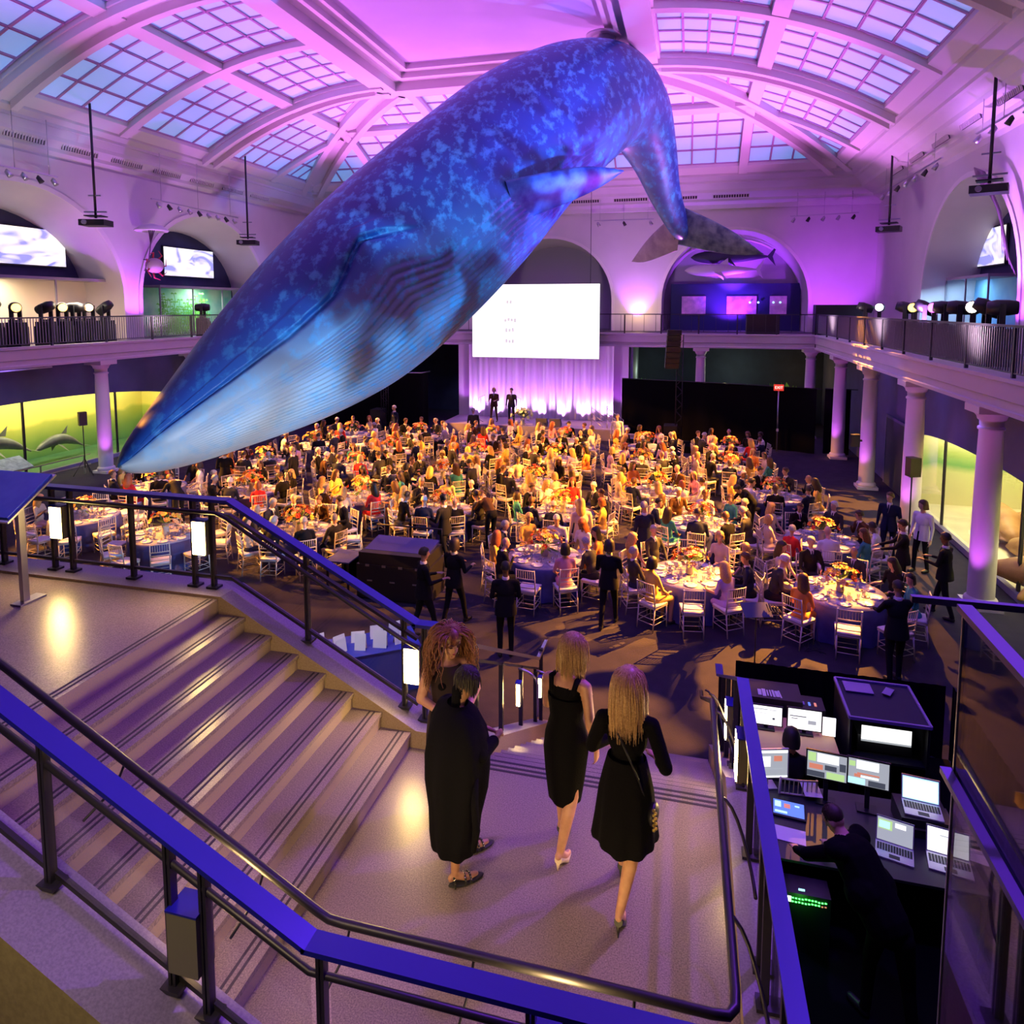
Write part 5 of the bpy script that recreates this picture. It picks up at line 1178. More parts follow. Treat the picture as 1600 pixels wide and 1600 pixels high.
MB().box((0, 0, 0), (.075, .15, .009), rot=Euler((.25, 0, 0))).build('body', BLKPL, ph); MB().box((0, -.0015, .006), (.068, .14, .002), rot=Euler((.25, 0, 0))).build('screen', mat('phone_screen', (0.3, 0.3, 0.4), .3, emit=(0.6, 0.5, 0.8), es=0.5), ph)
# ------------------------------------------------------------------ the control desk on the right
LITW = mat('screen_white', (0.9, 0.9, 0.9), .4, emit=(0.95, 0.95, 0.92), es=1.5); LITG = mat('screen_grey', (0.3, 0.33, 0.35), .4, emit=(0.42, 0.45, 0.48), es=0.9); LITB = mat('screen_blue', (0.1, 0.2, 0.5), .4, emit=(0.12, 0.25, 0.75), es=1.0)
LITC = mat('screen_cyan', (0.5, 0.8, 0.9), .4, emit=(0.45, 0.85, 1.0), es=1.3); LITR = mat('screen_red', (0.6, 0.2, 0.15), .4, emit=(0.75, 0.25, 0.15), es=0.9); LITK = mat('screen_dark', (0.05, 0.05, 0.07), .4, emit=(0.08, 0.09, 0.12), es=0.8)
LITY = mat('screen_green', (0.5, 0.7, 0.3), .4, emit=(0.55, 0.85, 0.3), es=0.9); ORNG = mat('desk_orange_light', (0.70, 0.42, 0.18), .5)  # last one: orange light on the rear desk, put into its colour
SM = [LITW, LITG, LITB, LITC, LITR, LITK, LITY]
def screen_content(w, h, wins, y=-0.001):
    """wins: (x, z, w, h, material index) in screen fractions; first is the background"""
    o = []
    for i, (x, z, ww, hh, mi) in enumerate(wins):
        o.append(((x * w - w / 2, y - .0006 * (i + 1), z * h), (ww * w, hh * h), mi))
    mb = MB()
    for (x, yy, z), (a, b_), mi in o: mb.poly([(x, yy, z), (x + a, yy, z), (x + a, yy, z + b_), (x, yy, z + b_)], mi)
    return mb
DOCS = [(0, 0, 1, 1, 0), (.05, .8, .5, .05, 1), (.6, .8, .25, .04, 1), (.1, .6, .4, .03, 1), (.7, .3, .08, .12, 5)]
GRID = [(0, 0, 1, 1, 1), (.25, .62, .55, .34, 0), (.02, .62, .2, .34, 6), (.05, .32, .35, .2, 4), (.45, .34, .3, .2, 5), (.0, .02, .45, .22, 5), (.5, .02, .45, .26, 6), (.82, .4, .16, .3, 5)]
GRID2 = [(0, 0, 1, 1, 1), (.2, .62, .55, .34, 0), (.02, .7, .15, .2, 6), (.22, .42, .55, .06, 4), (.25, .3, .5, .08, 0), (.15, .3, .16, .12, 4), (.0, .02, .42, .24, 3), (.5, .02, .42, .22, 5)]
EDIT = [(0, 0, 1, 1, 1), (0, .9, 1, .1, 0), (.05, .4, .22, .38, 0), (.3, .4, .28, .38, 0), (.66, .6, .2, .2, 4), (0, .0, 1, .06, 0), (.1, .12, .8, .2, 1)]
LAPW = [(0, 0, 1, 1, 3), (.03, .05, .94, .88, 0)]
def monitor(label, loc, rz, w, h, tilt, wins, frame_m=None, lift=.12):
    o = thing('computer_monitor', label, 'monitor', loc, rz, 'monitors on the control desk'); m = frame_m or BLKPL
    MB().box((0, .02, .01), (.22, .16, .015)).build('foot', m, o); MB().box((0, .03, lift / 2 + .03), (.05, .03, lift + .06)).build('stand', m, o)
    f = MB().box((0, 0.012, h / 2), (w + .03, .022, h + .03)).build('bezel', m, o, loc=(0, 0, lift)); f.rotation_euler = (tilt, 0, 0)
    s = screen_content(w, h, wins).build('screen', SM, f, fix=False); return o
def laptop(label, loc, rz, w=.34, d=.23, tilt=-.3, wins=LAPW):
    o = thing('laptop', label, 'laptop', loc, rz, 'open laptops on the control desk')
    MB().box((0, 0, .008), (w, d, .016)).build('base', mat('aluminium', (0.62, 0.62, 0.66), 0.35, 0.4), o)
    mb = MB()
    for i in range(13):
        for j in range(5): mb.box((-w * .43 + w * .072 * i, .0 + d * .09 * (j - .3), .018), (w * .058, d * .07, .004))
    mb.box((0, -d * .3, .0165), (w * .28, d * .22, .001)); mb.build('keyboard', mat('laptop_keys', (0.03, 0.03, 0.035), .5), o, kind='stuff', fix=False)
    l = MB().box((0, .004, d / 2), (w, .008, d)).build('lid', _M['aluminium'], o, loc=(0, d / 2, .016)); l.rotation_euler = (tilt, 0, 0)
    screen_content(w * .94, d * .9, wins, -.0005).build('screen', SM, l, loc=(0, 0, .01), fix=False); return o
def desk(label, x0, x1, y0, y1, z, m=BLKPL, cat_='table'):
    o = thing('work_table', label, cat_, ((x0 + x1) / 2, (y0 + y1) / 2, 0)); w, d = x1 - x0, y1 - y0
    MB().box((0, 0, z - .015), (w, d, .03)).build('top', m, o)
    for sx in (-1, 1):
        for sy in (-1, 1): MB().box((sx * (w / 2 - .04), sy * (d / 2 - .04), (z - .03) / 2), (.04, .04, z - .03)).build('leg', DKMET, o)
    MB().box((0, d / 2 - .01, z / 2), (w - .1, .01, z - .1)).build('modesty_cloth', BLACK, o); return o
DESKM = mat('desk_black', (0.02, 0.02, 0.03), 0.4)
desk('black desk behind the blue rail holding the white document screens', .85, 2.0, 8.95, 9.95, .82, ORNG)
desk('black front desk with the open laptops', .85, 3.0, 7.30, 8.55, .80, DESKM)
monitor('left document monitor on the lit wooden desk', (1.13, 9.62, .82), 0, .40, .26, .0, DOCS, lift=.06); monitor('right document monitor on the lit wooden desk', (1.62, 9.62, .82), 0, .42, .28, .0, DOCS[:1] + [(.05, .62, .5, .05, 5), (.1, .5, .2, .04, 5), (.6, .3, .25, .2, 1)], lift=.06)
MB().box((0, 0, .15), (.16, .02, .25)).build('screen', LITW, thing('tablet', 'narrow white tablet at the right end of the wooden desk', 'tablet', (1.93, 9.62, .82)))
monitor('silver-framed monitor turned towards the right by the blue rail', (1.02, 8.42, .80), .28, .50, .34, -.02, EDIT, mat('silver_frame', (0.6, 0.6, 0.62), .35, .4), lift=.12)
monitor('left wide monitor of the black-framed pair', (1.66, 8.30, .80), -.10, .42, .30, -.05, GRID, lift=.30); monitor('right wide monitor of the black-framed pair', (2.10, 8.28, .80), -.10, .42, .30, -.05, GRID2, lift=.30)
laptop('silver laptop with white screen raised on a case', (2.62, 8.12, 1.02), -.12, .38, .26, -.25)
laptop('silver laptop with dark grey desktop on the front desk', (2.23, 7.66, .80), -.25, .36, .25, -.3, [(0, 0, 1, 1, 1), (.02, .5, .4, .42, 6), (.05, .55, .3, .3, 3), (.5, .7, .3, .2, 0)])
laptop('silver laptop with white screen behind the glass screen edge', (2.74, 7.62, .80), -.18, .40, .26, -.3, [(0, 0, 1, 1, 0), (.3, .7, .2, .04, 1)])
o = thing('road_case', 'black case lifting the silver laptop', 'case', (2.62, 8.16, .80)); MB().box((0, 0, .11), (.5, .4, .21)).build('body', BLKPL, o); MB().box((0, -.2, .11), (.5, .01, .02)).build('latch_strip', CHROME, o)
o = thing('touch_panel', 'blue touch panel lying on the front desk', 'tablet', (1.22, 8.02, .80), -.1)
MB().box((0, 0, .03), (.36, .22, .03), rot=Euler((.2, 0, 0))).build('body', BLKPL, o)
sc_ = screen_content(.33, .19, [(0, 0, 1, 1, 2), (.05, .5, .2, .4, 3), (.35, .5, .2, .3, 4), (.05, .1, .4, .15, 3), (.7, .7, .15, .1, 3)]).build('screen', SM, o, loc=(0, -.09, .028), fix=False); sc_.rotation_euler = (-R(78), 0, 0)
for nm, lb, c, s, rz in (('sheet', 'white sheet of paper in front of the blue touch panel', (1.17, 7.66, .805), (.36, .22), -.12), ('sheet', 'white sheet of paper between the two monitor stands', (1.52, 8.42, .86), (.20, .28), .1), ('sheet', 'paper lying right of the laptops behind the glass', (3.02, 7.85, .806), (.3, .2), -.3)):
    o = thing('paper_sheet', lb, 'paper', c, rz); MB().box((0, 0, 0), (s[0], s[1], .004)).build('sheet', PAPER, o)
# glass-topped cabinet
o = thing('equipment_cabinet', 'open black cabinet with a violet-edged glass top and a lit screen inside', 'cabinet', (2.62, 9.95, 0))
for sx in (-1, 1): MB().box((sx * .46, 0, .62), (.03, 1.0, 1.22)).build('side_panel', BLKPL, o)
MB().box((0, .48, .62), (.92, .03, 1.22)).build('back_panel', BLKPL, o); MB().box((0, 0, .66), (.9, .94, .03)).build('shelf', BLKPL, o)
VIO = mat('violet_edge', (0.25, 0.18, 0.55), .3, .3)
MB().box((0, 0, 1.23), (.93, .98, .012)).build('glass_top', mat('dark_top', (0.012, 0.012, 0.05), .45, spec=.2), o)
mb = MB()
for a, b_ in (((-.48, -.5, 1.24), (.48, -.5, 1.24)), ((.48, -.5, 1.24), (.48, .5, 1.24)), ((.48, .5, 1.24), (-.48, .5, 1.24)), ((-.48, .5, 1.24), (-.48, -.5, 1.24))): mb.beam(a, b_, .03, .04)
mb.build('top_frame', VIO, o)
m_ = screen_content(.6, .22, [(0, 0, 1, 1, 0), (0, 0, 1, .12, 1)]).build('inner_screen', SM, o, loc=(0, -.36, .86), fix=False); MB().box((0, -.1, .8), (.66, .4, .22)).build('mixer', BLKPL, o)
MB().box((-.22, .28, 1.255), (.36, .26, .012)).build('folder', VIO, thing('folder', 'violet folder on the glass-topped cabinet', 'folder', (2.62, 9.95, 0)))
q = thing('phone', 'phone lying beside the folder on the glass top', 'phone', (2.78, 10.2, 1.25), -.5); MB().box((0, 0, .01), (.10, .2, .012)).build('body', BLKPL, q); MB().box((0, 0, .0165), (.108, .208, .004)).build('edge', VIO, q)
# case with labels at the back
o = thing('label_case', 'black case with white tape labels at the back of the desk', 'case', (1.22, 10.35, 0)); MB().box((0, 0, .5), (.9, .5, .98)).build('body', BLKPL, o)
for k, (x, w, h) in enumerate(((-.12, .05, .12), (-.06, .05, .15), (-.01, .02, .12), (.03, .02, .13), (.07, .03, .14), (.12, .05, .12), (.16, .02, .15))):
    MB().box((x, -.10, .992), (w, h * 1.3, .003), rot=Euler((0, 0, .02 * k))).build('tape_label', PAPER, o)
o = thing('control_box', 'small box with violet buttons on the rear desk', 'device', (1.78, 10.3, .0)); MB().box((0, 0, .45), (.4, .35, .9)).build('body', BLKPL, o)
for k in range(3): MB().box((-.08 + .08 * k, -.05, .905), (.03, .08, .01)).build('button', [VIO, LITB, LITR][k], o)
# rack with green meters
GRN = mat('green_led', (0.1, 0.9, 0.1), .4, emit=(0.05, 1.0, 0.08), es=9.0)
o = thing('signal_rack', 'low rack with glowing green meters under the front desk', 'rack', (1.22, 7.14, 0))
MB().box((0, 0, .35), (.56, .24, .64)).build('chassis', BLKPL, o); MB().box((-.17, -.122, .60), (.15, .006, .06)).build('label', LITW, o)
rr = random.Random(4)
for k in range(22): MB().box((-.08 + (k % 11) * .031, -.123, .58 + .04 * (k // 11) + rr.uniform(-.005, .005)), (.018, .006, .010)).build('meter_light', GRN if k not in (9, 10) else LITR, o)
MB().box((.0, -.122, .72), (.06, .006, .02)).build('blue_light', LITC, o)
point((1.22, 6.9, .62), 1.2, (0.1, 1, 0.1), .05)
for k in range(5): MB().tube([(1.0 + k * .08, 7.0, .3), (1.0 + k * .08 + rr.uniform(-.1, .1), 6.9, .12), (1.05 + k * .09, 6.8, .02), (1.2 + rr.uniform(-.2, .3), 6.6, .012)], .006, 6).build('cable', BLKPL, o)
# black drape round the desk
def drape(name, label, pts, z0, z1, amp=.05, m=BLACK, pitch=.16, parent=None, cat_='drape'):
    P = []; L = 0; rows = [[], [], [], []]
    for (a, b_) in zip(pts[:-1], pts[1:]):
        a, b_ = Vector(a), Vector(b_); n = max(2, int((b_ - a).length / (pitch / 4))); t = (b_ - a).normalized(); nn = Vector((-t.y, t.x, 0))
        for i in range(n):
            p = a + (b_ - a) * i / n; ph = L + i * pitch / 4
            for j, (z, k) in enumerate(((z1, .35), (z0 + (z1 - z0) * .66, .8), (z0 + (z1 - z0) * .33, 1), (z0, 1.1))):
                rows[j].append(p + nn * amp * k * (sin(2 * pi * ph / pitch) * .7 + sin(2 * pi * ph / (pitch * 2.7)) * .5) + Vector((0, 0, z)))
        L += n * pitch / 4
    o = MB().quadgrid(rows).build(name, m, parent, fix=False)
    if parent is None: tag(o, label, cat_)
    return o
drape('black_drape', 'black cloth screen on the far side of the control desk', [(.80, 10.85, 0), (3.75, 10.85, 0)], 0, 1.12, .03)
drape('black_drape', 'black cloth screen on the right side of the control desk', [(3.8, 10.85, 0), (3.8, 6.0, 0)], 0, 1.12, .03)
sbox('floor_black_riser', (.75, 3.5, 0.001), (3.78, 10.8, .03), BLACK)
# operator leaning over the desk
sh = head_shapes((1.47, 6.92, 1.61), 1.12, 1.0, .75, True) + [('c', (1.55, 6.84, 1.50), .065, (1.48, 6.90, 1.57), .06, SKIN), ('c', (1.84, 6.46, 1.04), .20, (1.64, 6.74, 1.38), .205, TOP), ('c', (1.70, 6.56, 1.2), .20, (1.78, 6.66, 1.2), .20, TOP), ('e', (1.88, 6.44, .98), (.19, .15, .15), None, BOT), ('c', (1.44, 6.70, 1.46), .095, (1.72, 6.96, 1.44), .095, TOP)]
for sp_, e, h in (((1.50, 6.66, 1.48), (1.22, 6.86, 1.24), (1.18, 7.18, 1.02)), ((1.70, 6.98, 1.46), (1.72, 7.20, 1.16), (1.52, 7.42, .95))):
    sh += [('c', sp_, .085, e, .062, TOP), ('c', e, .058, h, .038, TOP)] + hand_shapes(h, (-.1, .9, -.25), (0, 0, 1), (.9, .1, 0), 1.1, .3, SKIN, .010)
for (hx, hy, kx, ky, ax, ay) in ((1.80, 6.48, 1.76, 6.58, 1.72, 6.50), (1.97, 6.38, 2.02, 6.36, 2.05, 6.22)):
    sh += [('c', (hx, hy, .95), .098, (kx, ky, .54), .066, BOT), ('c', (kx, ky, .54), .064, (ax, ay, .12), .046, BOT), ('c', (ax, ay, .07), .048, (ax - .10, ay + .13, .06), .038, SHOE)]
me = skin('operator_body', sh, .012, [SKINM[0], BLACK, BLACK, BLKPL], 3)
o = link('person', me, label='man in black bending over the front desk of the control area', cat='person')
hs_ = hair_strands((1.47, 6.92, 1.625), 1.0, .75, .022, 500, .008, .001, .3, 1.5, .36, 31); hs_.build('hair', mat('operator_hair', (0.03, 0.018, 0.012), .6), o)
pe = person(SEATV[4][0], SEATV[4][1]['bob'], (1.34, 8.62, .0), .1, 1, 'black', 'black', 'black', 'seated technician with dark hair facing the document screens'); pe.location.z = -.02
place_chair(1.34, 8.60, .1, 'ivory chair under the seated technician at the control desk', None, True)
# small glowing marker on a post behind the glass screen
o = thing('marker_light', 'small yellow marker light seen low behind the glass screen', 'light', (1.75, 3.9, 1.2)); MB().box((0, 0, 0), (.10, .04, .03)).build('lens', mat('yellow_marker', (0.8, 0.7, 0.1), .4, emit=(0.8, 0.65, 0.1), es=1.5), o); MB().box((0, .03, -.6), (.08, .04, 1.18)).build('post', DKMET, o)
# music stand on the carpet
o = thing('music_stand', 'black music stand with blue-lit desk on the carpet in front of the tables', 'stand', (1.25, 12.6, .0)); MB().tube([(0, 0, .02), (0, 0, 1.15)], .012, 8).build('pole', BLKPL, o)
MB().box((0, 0, 1.22), (.5, .32, .015), rot=Euler((.5, 0, .3))).build('desk', mat('stand_desk', (0.02, 0.02, 0.12), .4), o)
for k in range(3): MB().tube([(0, 0, .25), (.28 * cos(k * 2.1), .28 * sin(k * 2.1), .01)], .008, 6).build('leg', BLKPL, o)
for k in range(4): MB().box((.20 + .05 * k, .05, 1.26 + .0 * k), (.015, .16, .02), rot=Euler((.5, 0, .3))).build('slat', DKMET, o)
# black console on the dinner floor
o = thing('lighting_console', 'large black lighting console case with blue top and chrome clips', 'console', (-6.35, 14.35, 0)); ccx = BLKPL
MB().box((0, 0, .42), (1.75, 1.0, .78)).build('lower_case', BLKPL, o); MB().box((0, .0, .95), (1.65, .95, .26)).build('upper_case', BLKPL, o); MB().box((0, .1, 1.105), (1.55, .75, .05), rot=Euler((.12, 0, 0))).build('lid', mat('blue_lid', (0.02, 0.02, 0.22), .35), o)
for k in range(4): MB().box((-.6 + .4 * k, -.505, .80), (.09, .02, .05)).build('catch', CHROME, o)
for k in range(3): MB().box((-.55 + .55 * k, -.505, .45), (.12, .02, .03)).build('handle', CHROME, o)
for sx in (-1, 1):
    for sy in (-1, 1): MB().tube([(sx * .8, sy * .42 - .03, .035), (sx * .8, sy * .42 + .03, .035)], .035, 12).build('wheel', BLKPL, o)
MB().tube([(-.82, .5, 1.0), (-.82, .5, 1.42), (.82, .5, 1.42), (.82, .5, 1.0)], .02, 8).build('frame_bar', DKMET, o); MB().box((0, -.48, .62), (1.6, .02, .03)).build('edge_strip', CHROME, o)
desk('dark table pushed against the left side of the console', -8.05, -7.45, 13.9, 14.7, .78, CLOTH)
# registration table with tent cards
o = thing('registration_table', 'blue-clothed table below the sloping rail covered with white cards', 'table', (-5.65, 10.3, 0), .62); MB().bb((-1.25, -.38, 0), (1.25, .38, .76)).build('tablecloth', mat('blue_table_cloth', (0.03, 0.05, 0.4), .7), o); MB().bb((-1.27, -.40, .76), (1.27, .40, .775)).build('tabletop', _M['blue_table_cloth'], o)
rr = random.Random(12); Mz = Matrix.Rotation(.62, 3, 'Z')
for k in range(14):
    x, y = -1.05 + .33 * (k // 2), (-.18 if k % 2 else .18) + rr.uniform(-.05, .05); p = Mz @ Vector((x, y, 0)); a = rr.uniform(-.5, .5)
    w, h = rr.uniform(.18, .26), rr.uniform(.16, .30); c = thing('tent_card', 'white folded card on the blue registration table, %s of the %s row' % (ordn[k // 2], 'near' if k % 2 else 'far'), 'card', (-5.65 + p.x, 10.3 + p.y, .776), .62 + a, 'white cards on the registration table')
    MB().poly([(-w / 2, -.05, 0), (w / 2, -.05, 0), (w / 2, 0, h), (-w / 2, 0, h)]).poly([(-w / 2, .05, 0), (w / 2, .05, 0), (w / 2, 0, h), (-w / 2, 0, h)]).build('folded_sheet', PAPER, c, fix=False)
spot((-5.4, 9.0, 3.0), (-5.65, 10.3, .8), 160, (0.85, 0.88, 1.0), 60, .6, .05)
# ------------------------------------------------------------------ stage, screens, dioramas and fixtures
DRP = mat('silver_drape', (0.75, 0.72, 0.78), .55)
sbox('floor_stage', (-12.6, 33.9, 0), (-3.0, 36.9, .55), mat('stage_deck', (0.30, 0.26, 0.32), .5))
drape('stage_curtain', 'tall pale pleated curtain lit magenta behind the stage', [(-11.9, 36.55, 0), (-3.8, 36.55, 0)], .56, 4.55, .13, DRP, .34, cat_='curtain')
for x in np.linspace(-11.4, -4.2, 7): spot((x, 36.12, .62), (x, 36.5, 2.2), 300, (0.80, 0.42, 1.0), 110, .9, .05); spot((x + .5, 35.4, .7), (x, 36.6, 3.6), 110, (0.55, 0.03, 1.0), 80, .8, .08)
o = thing('projection_screen', 'big white projection screen hanging over the stage', 'screen'); x0, x1, z0, z1, ys = -11.60, -4.63, 3.88, 7.82, 36.25
MB().bb((x0 - .015, ys + .02, z0 - .015), (x1 + .015, ys + .06, z1 + .015)).build('frame', BLKPL, o)
MB().bb((x0, ys, z0), (x1, ys + .02, z1)).build('lit_surface', mat('projected_white', (0.9, 0.9, 0.9), .6, emit=(0.98, 0.97, 0.94), es=1.35), o)
mb = MB(); rr = random.Random(3)
for zr_, n in ((6.88, 2), (5.92, 4), (5.38, 3), (4.78, 3)):
    for k in range(n): mb.bb((-9.55 + k * .18 - n * .06, ys - .012, zr_ - rr.uniform(.06, .14)), (-9.43 + k * .18 - n * .06, ys - .004, zr_ + rr.uniform(.05, .12)))
mb.build('faint_lines_of_print', mat('faint_grey_print', (0.5, 0.5, 0.5), .7, emit=(0.62, 0.60, 0.56), es=1.0), o, kind='stuff')
for x in (x0 + .5, x1 - .5): MB().tube([(x, ys + .05, z1), (x, ys + .05, 16.4)], .015, 6).build('hanging_cable', DKMET, o)
p = stand('down', 'short', -9.0, 34.75, pi, 0, 'charcoal', 'charcoal', 'brown', 'man in grey suit speaking on the stage'); p.location.z = .55
p = stand('walk', 'bob', -9.95, 34.75, pi, 0, 'brown', 'brown', 'blonde', 'woman in dark dress at the microphone on the stage'); p.location.z = .55
for lb, x, sgn in (('tall microphone stand left of the woman on stage', -10.75, 1), ('microphone stand right of the man on stage', -8.45, -1)):
    o = thing('microphone_stand', lb, 'stand', (x, 34.6, .55)); MB().tube([(0, 0, .02), (0, 0, 1.3), (sgn * .35, 0, 1.45)], .012, 6).build('boom', DKMET, o)
    for k in range(3): MB().tube([(0, 0, .15), (.25 * cos(k * 2.1), .25 * sin(k * 2.1), .01)], .01, 5).build('leg', DKMET, o)
o = thing('stage_flowers', 'round yellow flower arrangement at the front of the stage', 'flowers', (-8.25, 34.15, .55)); f, l_ = BQ[1]; q = link('flowers', f, o); q.scale = (2.2,) * 3; q = link('foliage', l_, o); q.scale = (2.2,) * 3; q = link('vase', VASE, o); q.scale = (2.0, 2.0, 2.0)
for i in range(4): q.material_slots[0].link = 'DATA'
YEL = mat('petal_pale_yellow', (0.85, 0.8, 0.25), .6)
for sl_ in o.children[0].material_slots: sl_.link = 'OBJECT'; sl_.material = YEL
spot((-8.2, 32.5, 2.5), (-8.25, 34.15, .9), 60, (1, .9, .6), 40)
for lb, x in (('left grey wedge monitor on the stage front', -7.25), ('right grey wedge monitor on the stage front', -6.55)):
    o = thing('wedge_speaker', lb, 'speaker', (x, 34.25, .55)); MB().prism([(-.25, 0), (.25, 0), (.25, .12), (-.1, .42), (-.25, .42)], -.28, .28, 0).build('cabinet', mat('grey_grille', (0.10, 0.10, 0.11), .7), o)
for lb, cx in (('step rail at the right end of the stage', -4.4), ('step rail behind the first at the right end of the stage', -3.6)):
    o = thing('step_rail', lb, 'railing', (cx, 35.2, .0)); z = .55
    for zz in (.55, 1.0, 1.45): MB().tube([(-.45, 0, z + zz * .62), (.45, -.8, zz * .62 + .1)], .022, 6).build('rail', CHROME, o)
    for (px, py, pz) in ((-.45, 0, z), (.45, -.8, .0)): MB().tube([(px, py, pz), (px, py, pz + 1.0)], .022, 6).build('upright', CHROME, o)
for k in range(3): sbox('trim_stage_step_%d' % (k + 1), (-3.4, 33.9 - .3 * k - .3, 0), (-2.2, 33.9 - .3 * k, .42 - .14 * k), _M['stage_deck'])
# black drapes beside the stage
o = thing('pipe_and_drape', 'long black pleated drape right of the stage', 'drape'); drape('cloth', None, [(-3.35, 35.6, 0), (1.5, 34.4, 0), (5.75, 33.05, 0)], .02, 2.95, .06, BLACK, .9, o)
MB().tube([(-3.35, 35.6, 2.97), (1.5, 34.4, 2.97), (5.75, 33.05, 2.97)], .02, 6).build('cross_bar', DKMET, o)
o = thing('pipe_and_drape', 'short black drape behind the right-hand columns', 'drape'); drape('cloth', None, [(5.9, 33.3, 0), (7.2, 33.1, 0)], .02, 2.95, .06, BLACK, .9, o); MB().tube([(5.9, 33.3, 2.97), (7.2, 33.1, 2.97)], .02, 6).build('cross_bar', DKMET, o)
o = thing('pipe_and_drape', 'black drape left of the stage with a pale top bar', 'drape'); drape('cloth', None, [(-21.5, 34.2, 0), (-14.2, 35.2, 0), (-14.1, 36.2, 0)], .02, 3.0, .06, BLACK, .9, o); MB().tube([(-21.5, 34.2, 3.02), (-14.2, 35.2, 3.02), (-14.1, 36.2, 3.02)], .03, 6).build('cross_bar', CHROME, o)
GREYW = mat('grey_blue_panel', (0.22, 0.24, 0.36), .8)
sbox('wall_left_of_stage', (-13.9, 41.2, .0), (-12.4, 41.3, 4.4), GREYW); sbox('trim_stage_wing', (-12.4, 37.3, .0), (-12.25, 41.2, 4.5), NAVY); sbox('trim_stage_wing_right', (-3.1, 37.3, 0), (-2.95, 41.5, 4.5), GREYW)
spot((-13.2, 39, 4.2), (-13.3, 41.2, .8), 90, (0.6, 0.65, 1.0), 60)
def tower(label, x, y, n, zt):
    o = thing('speaker_tower', label, 'speaker', (x, y, 0)); MB().bb((-.62, -.5, .0), (.62, .5, .12)).build('base_plate', DKMET, o); MB().bb((-.5, -.45, .12), (.1, .35, 1.15)).build('subwoofer', BLKPL, o)
    for a in (-1, 1):
        for b_ in (-1, 1): MB().tube([(.15 + a * .14, b_ * .14, .12), (.15 + a * .14, b_ * .14, zt - .2)], .02, 6).build('truss_chord', DKMET, o)
    mb = MB(); k = 0; z = .3
    while z < zt - .5: mb.tube([(.01 if k % 2 else .29, -.14, z), (.29 if k % 2 else .01, -.14, z + .3)], .01, 4, cap=False); mb.tube([(.01 if k % 2 else .29, .14, z), (.29 if k % 2 else .01, .14, z + .3)], .01, 4, cap=False); z += .3; k += 1
    mb.build('truss_lacing', DKMET, o, kind='stuff')
    for i in range(n):
        zc = zt - .1 - i * .25; MB().box((-.12 - .015 * i, -.32 + .02 * i, zc), (.62, .42, .235), rot=Euler((.03 * i, 0, .12))).build('array_box', BLKPL, o)
tower('tall black speaker tower in front of the right black drape', -.60, 32.7, 7, 5.55); tower('black speaker tower in front of the left black drape', -16.0, 34.0, 5, 3.6)
sbox('floor_speaker_riser', (-3.1, 31.9, 0), (1.2, 33.2, .3), BLACK)
# exit sign on a stand
def text_mesh(s, size, depth=.004):
    c = bpy.data.curves.new('t', 'FONT'); c.body = s; c.size = size; c.extrude = depth; c.align_x = 'CENTER'; c.align_y = 'CENTER'
    o = bpy.data.objects.new('t', c); COL.objects.link(o); dg = bpy.context.evaluated_depsgraph_get(); me = bpy.data.meshes.new_from_object(o.evaluated_get(dg)); bpy.data.objects.remove(o); return me
o = thing('exit_sign', 'red EXIT sign on a grey pole in front of the black drape', 'sign', (3.95, 33.35, 0)); MB().tube([(0, 0, 0), (0, 0, 2.8)], .03, 8).build('pole', CHROME, o); MB().box((0, 0, 2.95), (.42, .08, .28)).build('case', mat('sign_red', (0.5, 0.03, 0.02), .5, emit=(0.8, 0.05, 0.03), es=.9), o)
me = text_mesh('EXIT', .17); me.materials.clear(); me.materials.append(mat('sign_letters', (1, .6, .5), .5, emit=(1.0, 0.6, 0.5), es=2.2)); q = link('letters', me, o, (0, -.045, 2.95)); q.rotation_euler = (pi / 2, 0, 0); MB().box((0, -.04, 1.0), (.1, .02, .12)).build('notice', PAPER, o)
# ---- dioramas under the mezzanines
def grad(name, stops, axis=2, lo=0.0, hi=3.0, noise=None, rough=.9):
    m = bpy.data.materials.new(name); m.use_nodes = True; nt = m.node_tree; N = nt.nodes; b_ = N['Principled BSDF']; b_.inputs['Roughness'].default_value = rough
    tc = N.new('ShaderNodeTexCoord'); sp = N.new('ShaderNodeSeparateXYZ'); nt.links.new(tc.outputs['Object'], sp.inputs[0]); mr = N.new('ShaderNodeMapRange'); mr.inputs[1].default_value = lo; mr.inputs[2].default_value = hi; nt.links.new(sp.outputs[axis], mr.inputs[0])
    nz = N.new('ShaderNodeTexNoise'); nz.inputs['Scale'].default_value = .6; nz.inputs['Detail'].default_value = 4; nt.links.new(tc.outputs['Object'], nz.inputs['Vector']); ad = N.new('ShaderNodeMath'); ad.operation = 'MULTIPLY_ADD'; nt.links.new(nz.outputs[0], ad.inputs[0]); ad.inputs[1].default_value = .22; nt.links.new(mr.outputs[0], ad.inputs[2])
    sb = N.new('ShaderNodeMath'); sb.operation = 'SUBTRACT'; nt.links.new(ad.outputs[0], sb.inputs[0]); sb.inputs[1].default_value = .11
    r = N.new('ShaderNodeValToRGB'); e = r.color_ramp.elements
    while len(e) < len(stops): e.new(.5)
    for k, (p_, c) in enumerate(stops): e[k].position = p_; e[k].color = (*c, 1)
    nt.links.new(sb.outputs[0], r.inputs[0]); nt.links.new(r.outputs[0], b_.inputs['Base Color']); return m
